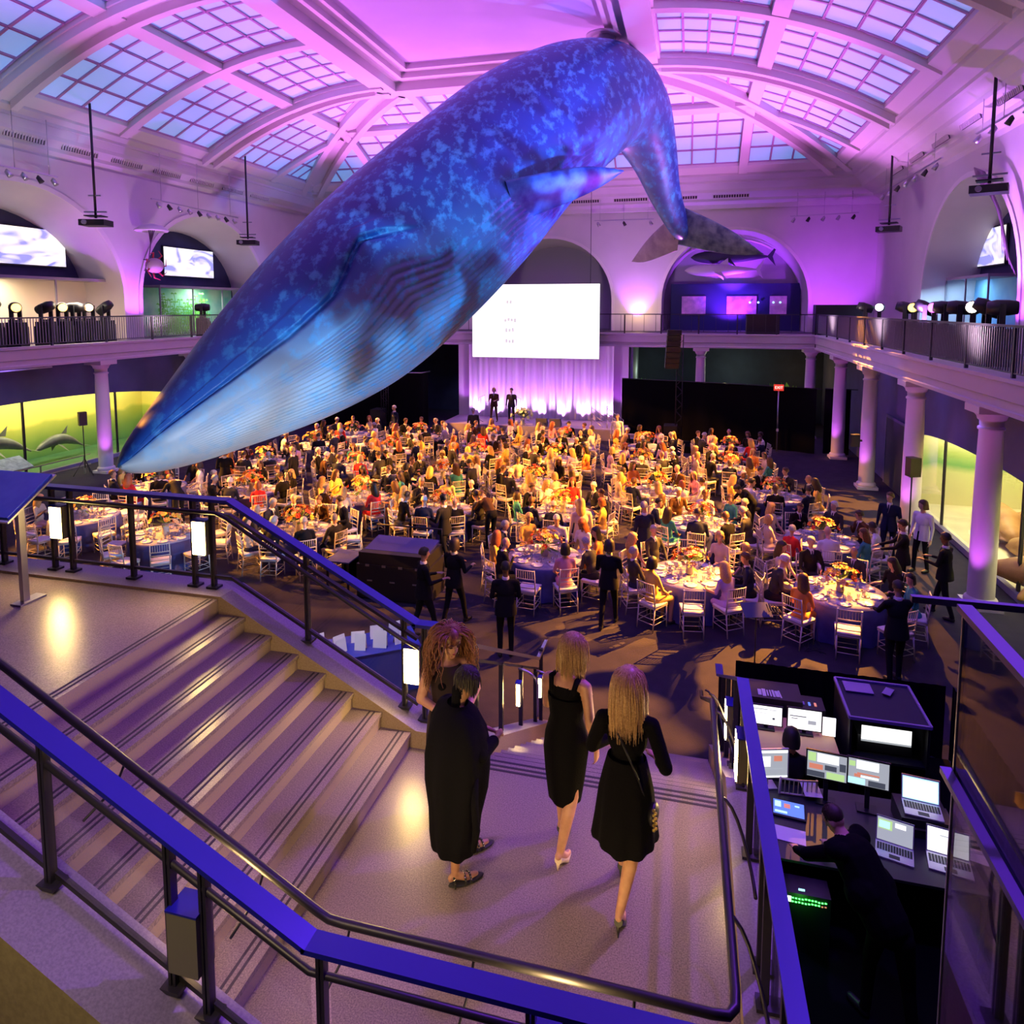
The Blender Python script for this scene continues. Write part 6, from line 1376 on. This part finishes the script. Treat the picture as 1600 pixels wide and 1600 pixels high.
def diorama(label, xw, sg, y0, y1, ztop, zend, depth, backm, groundm, mull, glass=True):
    """opening in the wall plane x=xw; sg=+1 recess towards +X"""
    o = thing('diorama', label, 'diorama'); xb = xw + sg * depth; n = 14
    MB().bb((xb, y0, -.0), (xb + sg * .05, y1, 4.2)).build('painted_backdrop', backm, o)
    MB().bb((xw + sg * .05, y0, 0.0), (xb, y1, .12)).build('ground', groundm, o)
    for y in (y0 + .02, y1 - .07): MB().bb((xw + sg * .05, y, 0), (xb, y + .05, 4.2)).build('side_wall', backm, o)
    for y in mull: MB().bb((xw - .03, y - .04, .1), (xw + .03, y + .04, 3.2)).build('mullion', DKMET, o)
    MB().bb((xw - sg * .12, y0, 0), (xw + sg * .02, y1, .16)).build('sill', mat('violet_sill', (0.22, 0.20, 0.30), .5), o)
    ys_ = [y0] + list(mull) + [y1]
    for a, b_ in zip(ys_[:-1], ys_[1:]): MB().bb((xw + .0, a + .05, .16), (xw + .012, b_ - .05, ztop + .1)).build('glass_pane', glassy('diorama_glass', (0.9, 0.92, 0.9), 0.0, .02), o)
    return o
def lintel(name, xw, y0, y1, ztop, zend):
    mb = MB(); n = 20; c = (y0 + y1) / 2; hw = (y1 - y0) / 2
    for i in range(n):
        ya, yb = y0 + (y1 - y0) * i / n, y0 + (y1 - y0) * (i + 1) / n; f = lambda y: zend + (ztop - zend) * sqrt(max(0, 1 - ((y - c) / hw) ** 2))
        mb.poly([(xw, ya, f(ya)), (xw, yb, f(yb)), (xw, yb, 4.6), (xw, ya, 4.6)])
        s_ = .04 if xw > 0 else -.04; mb.poly([(xw + s_, ya, f(ya)), (xw + s_, yb, f(yb)), (xw, yb, f(yb)), (xw, ya, f(ya))])
    struct(name, mb, LOWW, fix=False)
SEA = grad('painted_sea', [(0.0, (0.06, 0.20, 0.06)), (.30, (0.24, 0.36, 0.06)), (.50, (0.55, 0.55, 0.08)), (.55, (0.98, 0.78, 0.14)), (1, (0.98, 0.80, 0.22))], 2, 0.0, 3.1)
dl = diorama('dolphin scene behind glass under the left mezzanine', -24.6, -1, 12.4, 29.4, 2.95, 1.9, 2.6, SEA, mat('sea_floor', (0.03, 0.09, 0.05), .4, noise=(1.2, (0.08, 0.2, 0.08), 4)), (20.6, 25.0))
lintel('wall_left_lintel', -24.5, 12.4, 29.4, 3.0, 1.9)
for k, y in enumerate((14.5, 18.5, 22.5, 26.5)): area((-25.6, y, 3.9), (-26.6, y, 1.2), 170, (1.0, 0.95, 0.60), 3.6, .4)
def dolphin_mesh():
    mb = MB(); P = []; n = 16
    for i in range(n + 1):
        t = i / n; x = (t - .5) * 2.2; z = .35 * sin(pi * t) ; r = .24 * (sin(pi * min(1, t * 1.05)) ** .6) * (1 - .35 * t) + .01
        if t > .86: r = .06 * (1 - (t - .86) / .2) + .008
        P.append([(x, r * .75 * cos(a), z + r * sin(a)) for a in [2 * pi * k / 12 for k in range(12)]])
    mb.quadgrid(P, cv=True); mb.poly([(0.02, .01, .55), (.25, .01, .55), (.30, 0, .88)]); mb.poly([(0.02, -.01, .55), (.25, -.01, .55), (.30, 0, .88)])
    mb.poly([(1.0, 0, .05), (1.25, .32, -.02), (1.22, 0, .02), (1.25, -.32, -.02)]); mb.poly([(-.3, .15, .2), (-.05, .15, .12), (.05, .45, -.15)]); mb.poly([(-.3, -.15, .2), (-.05, -.15, .12), (.05, -.45, -.15)]); return mb.mesh('dolphin', mat('dolphin_grey', (0.10, 0.11, 0.08), .4, noise=(1.5, (0.24, 0.24, 0.17), 3)))
DM = dolphin_mesh()
for lb, y, z, rz, s, ry in (('leaping dolphin model nearest the left column', 20.6, .9, 1.5, 1.25, .1), ('large dolphin model swimming low in the left diorama', 18.0, .45, 1.7, 1.5, -.1), ('small distant dolphin model leaping high in the left diorama', 19.3, 1.75, 1.4, .7, -.5), ('dolphin model at the left edge behind the info panel', 16.0, .4, 1.6, 1.3, .2), ('dolphin model behind the large one in the left diorama', 19.0, 1.05, 1.8, .95, .0), ('half-hidden dolphin model right of the left column', 23.4, .6, 1.6, 1.1, .1)):
    q = link('dolphin_model', DM, None, (-26.0, y, z), rz, lb, 'dolphin', 'dolphin models in the left diorama'); q.scale = (s,) * 3; q.rotation_euler = (0, ry, rz)
o = thing('reading_rail', 'slanted pale green information panel in front of the dolphin scene', 'sign', (-23.6, 18.3, 0)); MB().box((0, .2, .95), (.75, 2.6, .04), rot=Euler((0, .5, 0))).build('panel', mat('pale_green_panel', (0.35, 0.5, 0.42), .4, noise=(6, (0.2, 0.3, 0.25), 3)), o)
for y in (-.6, 1.0): MB().box((0, y, .46), (.05, .05, .92)).build('post', CHROME, o)
o = thing('low_barrier', 'low pale barrier in front of the dolphin scene', 'railing', (-23.2, 20.6, 0))
for z in (.35, .75): MB().beam((0, -3.2, z), (0, 1.6, z), .03, .04).build('rail', CHROME, o)
for y in (-2.4, -.6, 1.3): MB().box((0, y, .38), (.04, .04, .75)).build('post', CHROME, o)
ICE = grad('painted_ice_shore', [(0.0, (0.75, 0.68, 0.36)), (.42, (0.72, 0.72, 0.32)), (.5, (0.18, 0.42, 0.12)), (.62, (0.50, 0.62, 0.20)), (.72, (0.80, 0.80, 0.38)), (1, (0.86, 0.82, 0.45))], 2, 0.0, 3.0)
diorama('walrus scene behind glass under the right mezzanine', 7.35, 1, 15.2, 25.2, 2.75, 2.2, 3.4, ICE, mat('snow_ground', (0.80, 0.72, 0.42), .7, noise=(.9, (0.62, 0.58, 0.36), 4)), (17.6, 22.6))
lintel('wall_right_lintel', 7.3, 15.2, 25.2, 2.75, 2.3); sbox('wall_right_mid', (7.3, 25.2, 0), (7.5, 28.9, 4.6), LOWW)
for y in (17, 20.5, 24): area((8.3, y, 3.8), (9.4, y, .3), 240, (1.0, 0.92, 0.58), 3.0, .5)
WALM = mat('walrus_hide', (0.50, 0.27, 0.08), .6, noise=(2.4, (0.34, 0.16, 0.05), 5), bump=.3, bscale=14); TUSK = mat('ivory', (0.85, 0.78, 0.55), .4)
def walrus(label, loc, rz, s, up):
    if up: sh = [('c', (0, 0, .55), .62, (.1, 0, 1.3), .46, 0), ('c', (.1, 0, 1.3), .46, (.18, 0, 1.75), .26, 0), ('e', (.32, 0, 1.85), (.26, .2, .2), None, 0), ('c', (0, 0, .45), .55, (-1.3, 0, .25), .22, 0), ('c', (.1, .4, .6), .14, (.5, .7, .08), .09, 0), ('c', (.1, -.4, .6), .14, (.5, -.7, .08), .09, 0), ('c', (-1.3, 0, .2), .16, (-1.8, .2, .08), .07, 0)]; hd = Vector((.5, 0, 1.76))
    else: sh = [('c', (.5, 0, .48), .48, (-.5, 0, .45), .46, 0), ('c', (-.5, 0, .45), .46, (-1.5, 0, .22), .2, 0), ('c', (.5, 0, .48), .46, (1.05, 0, .42), .28, 0), ('e', (1.25, 0, .4), (.26, .22, .2), None, 0), ('c', (.6, .4, .35), .13, (.8, .75, .08), .08, 0), ('c', (.6, -.4, .35), .13, (.8, -.75, .08), .08, 0), ('c', (-1.5, 0, .2), .14, (-1.95, .15, .07), .06, 0)]; hd = Vector((1.42, 0, .30))
    me = skin('walrus_model', sh, .05, [WALM], 4); o = link('walrus_model', me, None, loc, rz, label, 'walrus', 'walrus models in the right diorama'); o.scale = (s,) * 3
    for k in (-1, 1): MB().tube([hd + Vector((0, k * .07, 0)), hd + Vector((.08, k * .09, -.2)), hd + Vector((.05, k * .08, -.42 if up else -.27))], [.03, .026, .008], 8).build('tusk', TUSK, o)
walrus('walrus model lying on the snow left of the nearest column', (8.6, 22.0, .12), -1.7, 1.0, False); walrus('walrus model sitting upright right of the nearest column', (8.9, 18.9, .12), -1.2, 1.1, True)
walrus('walrus model with long tusks at the right edge of the scene', (8.3, 17.3, .12), 2.6, 1.05, False); walrus('reddish walrus model behind the nearest column', (9.5, 21.0, .12), -1.4, 1.2, True)
# door in the right wall, loudspeakers
door = link('door_1', None, kind='structure'); MB().bb((7.22, 26.0, 0), (7.29, 28.4, 2.5)).build('leaf', mat('door_grey_green', (0.05, 0.065, 0.07), .6), door); MB().bb((7.2, 25.9, 0), (7.28, 26.0, 2.6)).bb((7.2, 28.4, 0), (7.28, 28.5, 2.6)).bb((7.2, 25.9, 2.5), (7.28, 28.5, 2.6)).build('door_frame', mat('door_trim', (0.12, 0.12, 0.2), .6), door)
def standspk(label, x, y, h, rz):
    o = thing('loudspeaker_stand', label, 'speaker', (x, y, 0), rz); MB().tube([(0, 0, .3), (0, 0, h)], .02, 8).build('pole', BLKPL, o); MB().prism([(-.16, -.14), (.16, -.14), (.11, .14), (-.11, .14)], h, h + .52, 2).build('cabinet', BLKPL, o)
    for k in range(3): MB().tube([(0, 0, .7), (.42 * cos(k * 2.1 + .5), .42 * sin(k * 2.1 + .5), .015)], .012, 6).build('leg', BLKPL, o)
standspk('black loudspeaker on a stand before the walrus scene', 5.95, 20.7, 2.0, .4); standspk('black loudspeaker on a stand beside the dolphin scene', -22.95, 21.7, 2.0, -.6)
o = thing('loudspeaker', 'small black loudspeaker mounted on the third right column', 'speaker', (5.80, 26.80, 1.7)); MB().box((0, 0, .14), (.3, .26, .44)).build('cabinet', BLKPL, o); MB().bb((.1, .0, .1), (.25, .12, .16)).build('bracket', DKMET, o)
# ---- upper storey: screens, cases, lamps
PIC = bpy.data.materials.new('abstract_picture'); PIC.use_nodes = True; nt = PIC.node_tree; N_ = nt.nodes; b = N_['Principled BSDF']
tc = N_.new('ShaderNodeTexCoord'); mp = N_.new('ShaderNodeMapping'); mp.inputs['Rotation'].default_value = (.6, 0, 0); wv = N_.new('ShaderNodeTexNoise'); wv.inputs['Scale'].default_value = .9; wv.inputs['Distortion'].default_value = 1.2; wv.inputs['Detail'].default_value = 2
nt.links.new(tc.outputs['Object'], mp.inputs[0]); mp.inputs['Scale'].default_value = (1, .6, 1.6); nt.links.new(mp.outputs[0], wv.inputs['Vector'])
rp = N_.new('ShaderNodeValToRGB'); e = rp.color_ramp.elements; e.new(.5); e[0].position = .38; e[0].color = (.30, .32, .72, 1); e[1].position = .48; e[1].color = (.75, .76, .85, 1); e[2].position = .6; e[2].color = (.95, .95, .80, 1)
nt.links.new(wv.outputs[0], rp.inputs[0]); nt.links.new(rp.outputs[0], b.inputs['Emission Color']); b.inputs['Emission Strength'].default_value = 1.0; nt.links.new(rp.outputs[0], b.inputs['Base Color'])
def wallscreen(label, x, y0, y1, z0, z1):
    o = thing('picture_screen', label, 'screen'); s = 1 if x > 0 else -1
    MB().bb((x, y0 - .06, z0 - .06), (x + s * .08, y1 + .06, z1 + .06)).build('frame', BLKPL, o); MB().bb((x - s * .02, y0, z0), (x, y1, z1)).build('picture', PIC, o)
wallscreen('bright picture screen in the first left arch', -27.25, 21.0, 25.35, 8.40, 9.95)
wallscreen('bright picture screen in the second left arch', -27.25, 31.4, 35.3, 8.3, 9.82); wallscreen('bright picture screen in the right arch', 12.35, 32.7, 36.2, 8.4, 9.95)
def case_(label, x, y0, y1, z1, bm, emit_col, e):
    o = thing('display_case', label, 'case'); s = 1 if x > 0 else -1
    MB().bb((x, y0, 5.12), (x + s * .1, y1, z1)).build('back_panel', bm, o); MB().bb((x - s * 1.2, y0, z1), (x + s * .1, y1, z1 + .12)).build('case_top', mat('case_frame', (0.25, 0.22, 0.25), .5), o)
    for k in range(4): y = y0 + (y1 - y0) * k / 3; MB().bb((x - s * 1.2, y - .03, 5.12), (x - s * 1.14, y + .03, z1)).build('case_post', _M['case_frame'], o)
    area((x - s * .8, (y0 + y1) / 2, z1 - .08), (x - s * .3, (y0 + y1) / 2, 5.3), e, emit_col, .3, (y1 - y0) * .8); return o
case_('warm lit display case behind the lamps in the first left arch', -27.2, 17.0, 27.0, 7.75, mat('case_beige', (0.70, 0.58, 0.42), .8, noise=(.5, (0.5, 0.46, 0.42), 2)), (1, .85, .6), 420)
g = case_('green lit plant case in the second left arch', -27.2, 29.6, 36.8, 7.6, mat('case_green', (0.16, 0.55, 0.36), .8, noise=(.8, (0.5, 0.7, 0.5), 3)), (.7, 1, .8), 320)
rr = random.Random(8); mb = MB()
for k in range(60):
    y = rr.uniform(29.9, 33.6); h = rr.uniform(.8, 2.2); x = -26.7 + rr.uniform(-.2, .3); p = [Vector((x, y, 5.15))]
    for j in range(5): p.append(p[-1] + Vector((rr.uniform(-.06, .06), rr.uniform(-.14, .14), h / 5)))
    mb.tube(p, .012, 4, cap=False)
    for q in p[1:]:
        for s_ in (-1, 1): mb.poly([q, q + Vector((0, s_ * .14, .06)), q + Vector((0, s_ * .24, -.02)), q + Vector((0, s_ * .12, -.05))])
mb.build('water_plants', mat('plant_green', (0.15, 0.45, 0.06), .6), g, kind='stuff', fix=False)
g = case_('blue lit display case in the right arch', 12.4, 31.0, 38.0, 7.8, mat('case_blue', (0.10, 0.30, 0.55), .8, noise=(.6, (0.25, 0.5, 0.6), 3)), (.4, .7, 1), 260)
o = thing('lit_wall_display', 'dark blue exhibit with small lit panels in the far right arch', 'exhibit'); MB().bb((-1.3, 46.6, 5.12), (6.6, 46.7, 8.1)).build('back_panel', mat('exhibit_blue', (0.01, 0.012, 0.10), .7), o)
for k, (x, w, mi) in enumerate(((-.6, 1.5, 0), (2.2, 1.8, 0), (4.8, 1.0, 0))): MB().bb((x, 46.5, 6.1), (x + w, 46.58, 7.3)).build('lit_panel', mat('exhibit_panel_%d' % k, (.2, .1, .3), .5, noise=(2.5, (0.5, 0.2, 0.5), 3), emit=(0.20, 0.05, 0.28), es=.5), o)
for x in (3.6, 4.1, 5.0, 5.4): MB().ell((x, 46.4, 6.9), (.07, .07, .07), 8, 6).build('small_light', LITC, o)
spot((2.5, 44.9, 8.05), (2.5, 46.6, 6.5), 250, (0.05, 0.06, 1.0), 120)
# shark models and their suspension
def fish(label, loc, rz, L, m, cat_='shark'):
    P = []; n = 20
    for i in range(n + 1):
        t = i / n; r = L * .095 * (sin(pi * t ** .75) ** .8) * (1 - .3 * t) + .004 * L; P.append([((t - .5) * L, r * .8 * cos(a), r * sin(a)) for a in [2 * pi * k / 14 for k in range(14)]])
    o = thing(name_ := 'shark_model', label, cat_, loc, rz); MB().quadgrid(P, cv=True).build('body', m, o, fix=True)
    def fin(nm, pts, th=.02): MB().prism(pts, -th, th, 1).build(nm, m, o)
    fin('dorsal_fin', [(-.05 * L, .07 * L), (.10 * L, .06 * L), (.09 * L, .17 * L)]); fin('tail_fin', [(.46 * L, .0), (.60 * L, .17 * L), (.53 * L, 0), (.57 * L, -.12 * L)])
    for s in (-1, 1): MB().poly([(-.12 * L, s * .05 * L, -.02 * L), (.0, s * .06 * L, -.03 * L), (.06 * L, s * .17 * L, -.13 * L)]).build('pectoral_fin', m, o, fix=False)
    MB().tube([(0, 0, .06 * L), (0, 0, 12.4 - loc[2])], .01, 4).build('wire', DKMET, o)
fish('pale shark model hanging in the far right arch', (1.75, 45.4, 8.9), .08, 4.4, mat('shark_pale', (0.50, 0.42, 0.55), .5)); fish('dark fish model hanging behind the pale shark', (2.3, 46.1, 9.75), .05, 4.8, mat('shark_dark', (0.02, 0.02, 0.06), .6))
# jellyfish, octopus and squid models on the piers
o = thing('jellyfish_model', 'pale jellyfish model on the left pier', 'jellyfish', (-24.3, 27.3, 10.15)); MB().lathe([(0, .32), (.45, .22), (.75, .0), (.68, -.06), (.4, .08), (0, .12)], 18).build('bell', mat('jelly_pale', (0.62, 0.55, 0.66), .4), o)
for k in range(4): MB().tube([(.1 * k - .15, 0, 0), (.0, -.1, -.6), (.1, -.35, -1.3), (0, -.55, -1.9)], .025, 6).build('tentacle', mat('tentacle_dark', (0.10, 0.05, 0.12), .5), o)
o = thing('octopus_model', 'red octopus model below the jellyfish on the left pier', 'octopus', (-24.5, 27.6, 8.55)); MB().tube([(-.6, 0, .3), (0, 0, .2)], .02, 6).build('bracket', DKMET, o); MB().ell((0, 0, 0), (.38, .42, .36), 14, 10).build('body', mat('octopus_body', (0.40, 0.30, 0.38), .5), o)
for k in range(7): a = k * 2 * pi / 7; MB().tube([(0, .36 * cos(a), .36 * sin(a)), (.1, .62 * cos(a), .6 * sin(a)), (.15, .66 * cos(a + .5), .7 * sin(a + .5))], [.05, .035, .01], 6).build('arm', mat('octopus_red', (0.45, 0.02, 0.06), .5), o)
o = thing('squid_model', 'long-armed squid model on the purple-lit right pier', 'squid', (9.75, 27.2, 10.6)); MB().tube([(0, 1.6, 1.0), (-.05, .8, .6), (-.1, .1, .1)], [.02, .16, .13], 10).build('mantle', mat('squid_dark', (0.12, 0.07, 0.12), .5), o)
for k in range(7): MB().tube([(-.1, 0, 0), (-.1, -.5 - .1 * k, -.3 - .1 * k), (-.05, -1.1 - .12 * k, -1.2 - .2 * k), (0, -1.2 - .2 * k, -2.2 - .15 * k)], [.05, .04, .025, .008], 6).build('arm', _M['squid_dark'], o)
# moving-head stage lights standing on the mezzanine edges
MHB = MB().bb((-.2, -.2, 0), (.2, .2, .13)).mesh('base', BLKPL); MHY = MB().bb((-.23, -.05, .13), (-.17, .05, .62)).bb((.17, -.05, .13), (.23, .05, .62)).bb((-.23, -.06, .13), (.23, .06, .2)).mesh('yoke', BLKPL)
_hm = MB().lathe([(0, -.26), (.12, -.25), (.16, -.1), (.155, .12), (.13, .26), (.12, .27)], 16, mi=0); MHH = _hm.mesh('head', BLKPL); LENS = {}
def lens(c, e):
    if (c, e) not in LENS: LENS[(c, e)] = MB().lathe([(0, .262), (.12, .262), (.12, .255)], 16).mesh('lens', mat('lamp_lens_%d' % len(LENS), c, .2, emit=c, es=min(e, 30)))
    return LENS[(c, e)]
def moving(label, loc, rz, tilt, col=(1, .6, .15), e=3.0, s=1.25):
    o = thing('moving_head_light', label, 'stage light', loc, rz, 'stage lights standing on the mezzanine'); o.scale = (s,) * 3
    link('base', MHB, o); link('yoke', MHY, o); h = link('head', MHH, o, (0, 0, .55)); h.rotation_euler = (tilt, 0, 0); link('lens', lens(col, e), h)
    if e >= 4: h.rotation_mode = 'QUATERNION'; h.rotation_quaternion = Euler((0, 0, rz)).to_quaternion().inverted() @ (Vector((-2.5 if e < 10 else 0, 5, 5.6 if e < 10 else 6.6)) - Vector(loc)).to_track_quat('Z', 'Y')
    MB().bb((-.22, -.22, -.62), (.22, .22, 0)).build('stand_box', BLKPL, o)
for i, (y, c, e) in enumerate(((17.6, (1, .8, .2), 7), (18.6, (.5, .2, .8), 2), (19.5, (1, .5, .1), 6), (20.7, (.2, .2, .3), 1), (21.4, (1, .6, .15), 5), (22.0, (.3, .2, .3), 1), (22.6, (1, .6, .3), 4), (23.4, (.6, .3, .5), 1), (29.3, (.1, .1, .2), 1))):
    moving('moving stage light on the left mezzanine, %s from the photo edge' % ordn[i], (-23.3, y, 5.9), -1.4 + .1 * (i % 3), 1.9 + .35 * sin(i * 2.1), c, e)
for i, (y, c, e) in enumerate(((33.9, (.3, .1, .9), 2), (31.4, (.9, .6, 1), 14), (27.8, (.2, .1, .3), 1), (26.8, (1, .6, .1), 5), (25.7, (.3, .1, .5), 1), (24.7, (.9, .15, .9), 4), (23.8, (.3, .1, .5), 1), (22.6, (.8, .1, .9), 3), (21.6, (1, .85, .6), 30), (20.7, (.2, .1, .3), 1), (19.8, (.8, .3, .5), 2))):
    moving('moving stage light on the right mezzanine, %s from the far end' % (ordn + ['eleventh'])[i], (7.5, y, 5.9), 1.4 - .1 * (i % 3), 1.9 + .35 * sin(i * 1.7), c, e)
for lb, x, y, w in (('black equipment box on the right mezzanine by the corner', 7.3, 38.2, 2.4), ('black bench-like case on the far mezzanine', 3.6, 38.1, 1.6)):
    o = thing('road_case', lb, 'case', (x, y, 5.12)); MB().bb((-w / 2, -.4, .0), (w / 2, .4, 1.6 if x > 5 else 1.1)).build('body', BLKPL, o); MB().bb((-w / 2 - .01, -.41, .5), (w / 2 + .01, .41, .53)).build('edge_strip', DKMET, o)
# hanging projector rigs
def rig(label, x, y, ztop, zb, rz):
    o = thing('hanging_projector', label, 'projector', (x, y, zb), rz); MB().tube([(0, 0, .3), (0, 0, ztop - zb)], .05, 8).build('pole', DKMET, o)
    MB().box((0, 0, .55), (.9, .06, .06)).build('cross_arm', CHROME, o); MB().box((0, 0, .38), (.7, .5, .04)).build('cradle', DKMET, o); MB().box((0, 0, .1), (1.0, .75, .24)).build('projector_body', BLKPL, o)
    MB().tube([(-.25, -.35, .1), (-.25, -.47, .1)], .09, 12).build('lens', CHROME, o); MB().box((0, 0, 1.2), (.5, .05, .05)).build('side_arm', CHROME, o)
rig('hanging projector in front of the first left arch', -23.5, 23.4, 14.75, 9.9, .3); rig('hanging projector in front of the second left arch', -23.5, 33.4, 14.75, 10.0, .3)
rig('large hanging projector before the right pier', 8.8, 24.7, 13.7, 10.1, -.4); rig('hanging projector near the far right corner', 8.8, 35.9, 13.7, 10.1, -.4)
def track(label, a, b_, n):
    o = thing('track_light', label, 'lamp'); a, b_ = Vector(a), Vector(b_); MB().beam(a, b_, .06, .05).build('track', CHROME, o)
    for k in range(3):
        p = a.lerp(b_, .1 + .4 * k); MB().tube([p, p + Vector((0, 0, (13.65 if p.y < 43 else 13.2) - p.z))], .012, 5).build('hanger', CHROME, o)
    for k in range(n):
        p = a.lerp(b_, .06 + .88 * k / max(1, n - 1)); MB().tube([p - Vector((0, 0, .08)), p - Vector((0, .0, .16)), p + Vector((.1 if a.x < 0 else -.1, .06, -.34))], [.02, .08, .10], 8).build('spot_head', BLKPL if k % 3 == 1 else CHROME, o)
track('track of small spotlights over the first left arch', (-23.8, 18.5, 11.6), (-23.8, 22.0, 11.6), 6); track('track of small spotlights between the left arches', (-23.8, 26.8, 11.5), (-23.8, 33.0, 11.4), 9)
track('track of small spotlights along the right wall, near part', (9.0, 22.5, 12.3), (9.0, 26.5, 12.3), 4); track('track of small spotlights along the right wall, far part', (9.0, 29.8, 12.2), (9.0, 38.5, 12.2), 7)
track('track of small spotlights above the stage arch', (-5.9, 43.1, 11.9), (-2.3, 43.1, 11.9), 3); track('track of small spotlights over the far right arch', (5.4, 43.1, 11.8), (9.0, 43.1, 11.9), 5)
# fluorescent tubes and vents below the mezzanines
for lb, a, b_ in (('thin white tube lamp under the left mezzanine', (-23.4, 17.5, 4.35), (-23.4, 20.9, 4.35)), ('thin white tube lamp under the right mezzanine', (6.9, 18.2, 4.3), (6.9, 20.2, 4.3))):
    o = thing('tube_lamp', lb, 'lamp'); MB().beam(a, b_, .05, .05).build('tube', mat('tube_white', (.8, .8, .9), .4), o); MB().beam(Vector(a) + Vector((0, 0, .1)), Vector(b_) + Vector((0, 0, .1)), .1, .08).build('housing', DKMET, o)
    for f_ in (.1, .9): q_ = Vector(a).lerp(Vector(b_), f_); MB().tube([q_, (q_.x, q_.y, 4.62)], .015, 5).build('hanger', DKMET, o)
sbox('trim_planting_plinth', (-3.4, 40.1, 0), (6.3, 41.1, 1.25), NAVY)
# planting behind the drape under the far mezzanine
for lb, x, w, m_, em in (('green fern cluster above the drape left part', -2.2, 1.2, 'leaf', 0), ('pale coral-like mound above the black drape', 1.9, 1.0, 'coral', 0), ('green planted bank above the black drape', 4.6, 2.6, 'leaf', 0)):
    mb = MB(); rr = random.Random(int(x * 10))
    if m_ == 'leaf':
        for k in range(50):
            p = Vector((x + rr.uniform(-w / 2, w / 2), 40.6 + rr.uniform(-.3, .3), 1.2)); d = Vector((rr.uniform(-.5, .5), rr.uniform(-.3, .2), 1)).normalized(); s_ = d.cross(Vector((0, 1, 0))).normalized() * .12; L = rr.uniform(.6, 1.35)
            mb.poly([p, p + d * L * .6 + s_, p + d * L, p + d * L * .6 - s_])
        tag(mb.build('fern_bank', mat('fern_green', (0.12, 0.35, 0.06), .6), fix=False), lb, 'plants', kind='stuff')
    else:
        tag(MB().lathe([(0, 2.35), (.3, 2.3), (.55, 2.0), (.5, 1.6), (.2, 1.4), (0, 1.24), (0, 1.24)], 16, c=(x, 40.6, 0)).build('coral_model', mat('coral', (0.75, 0.6, 0.35), .7)), lb, 'coral')
point((2.5, 40.0, 2.9), 60, (.8, 1, .6)); point((-2.5, 40.0, 3.0), 25, (.8, 1, .6)); point((5.8, 40.2, 2.9), 25, (1, .6, .2))
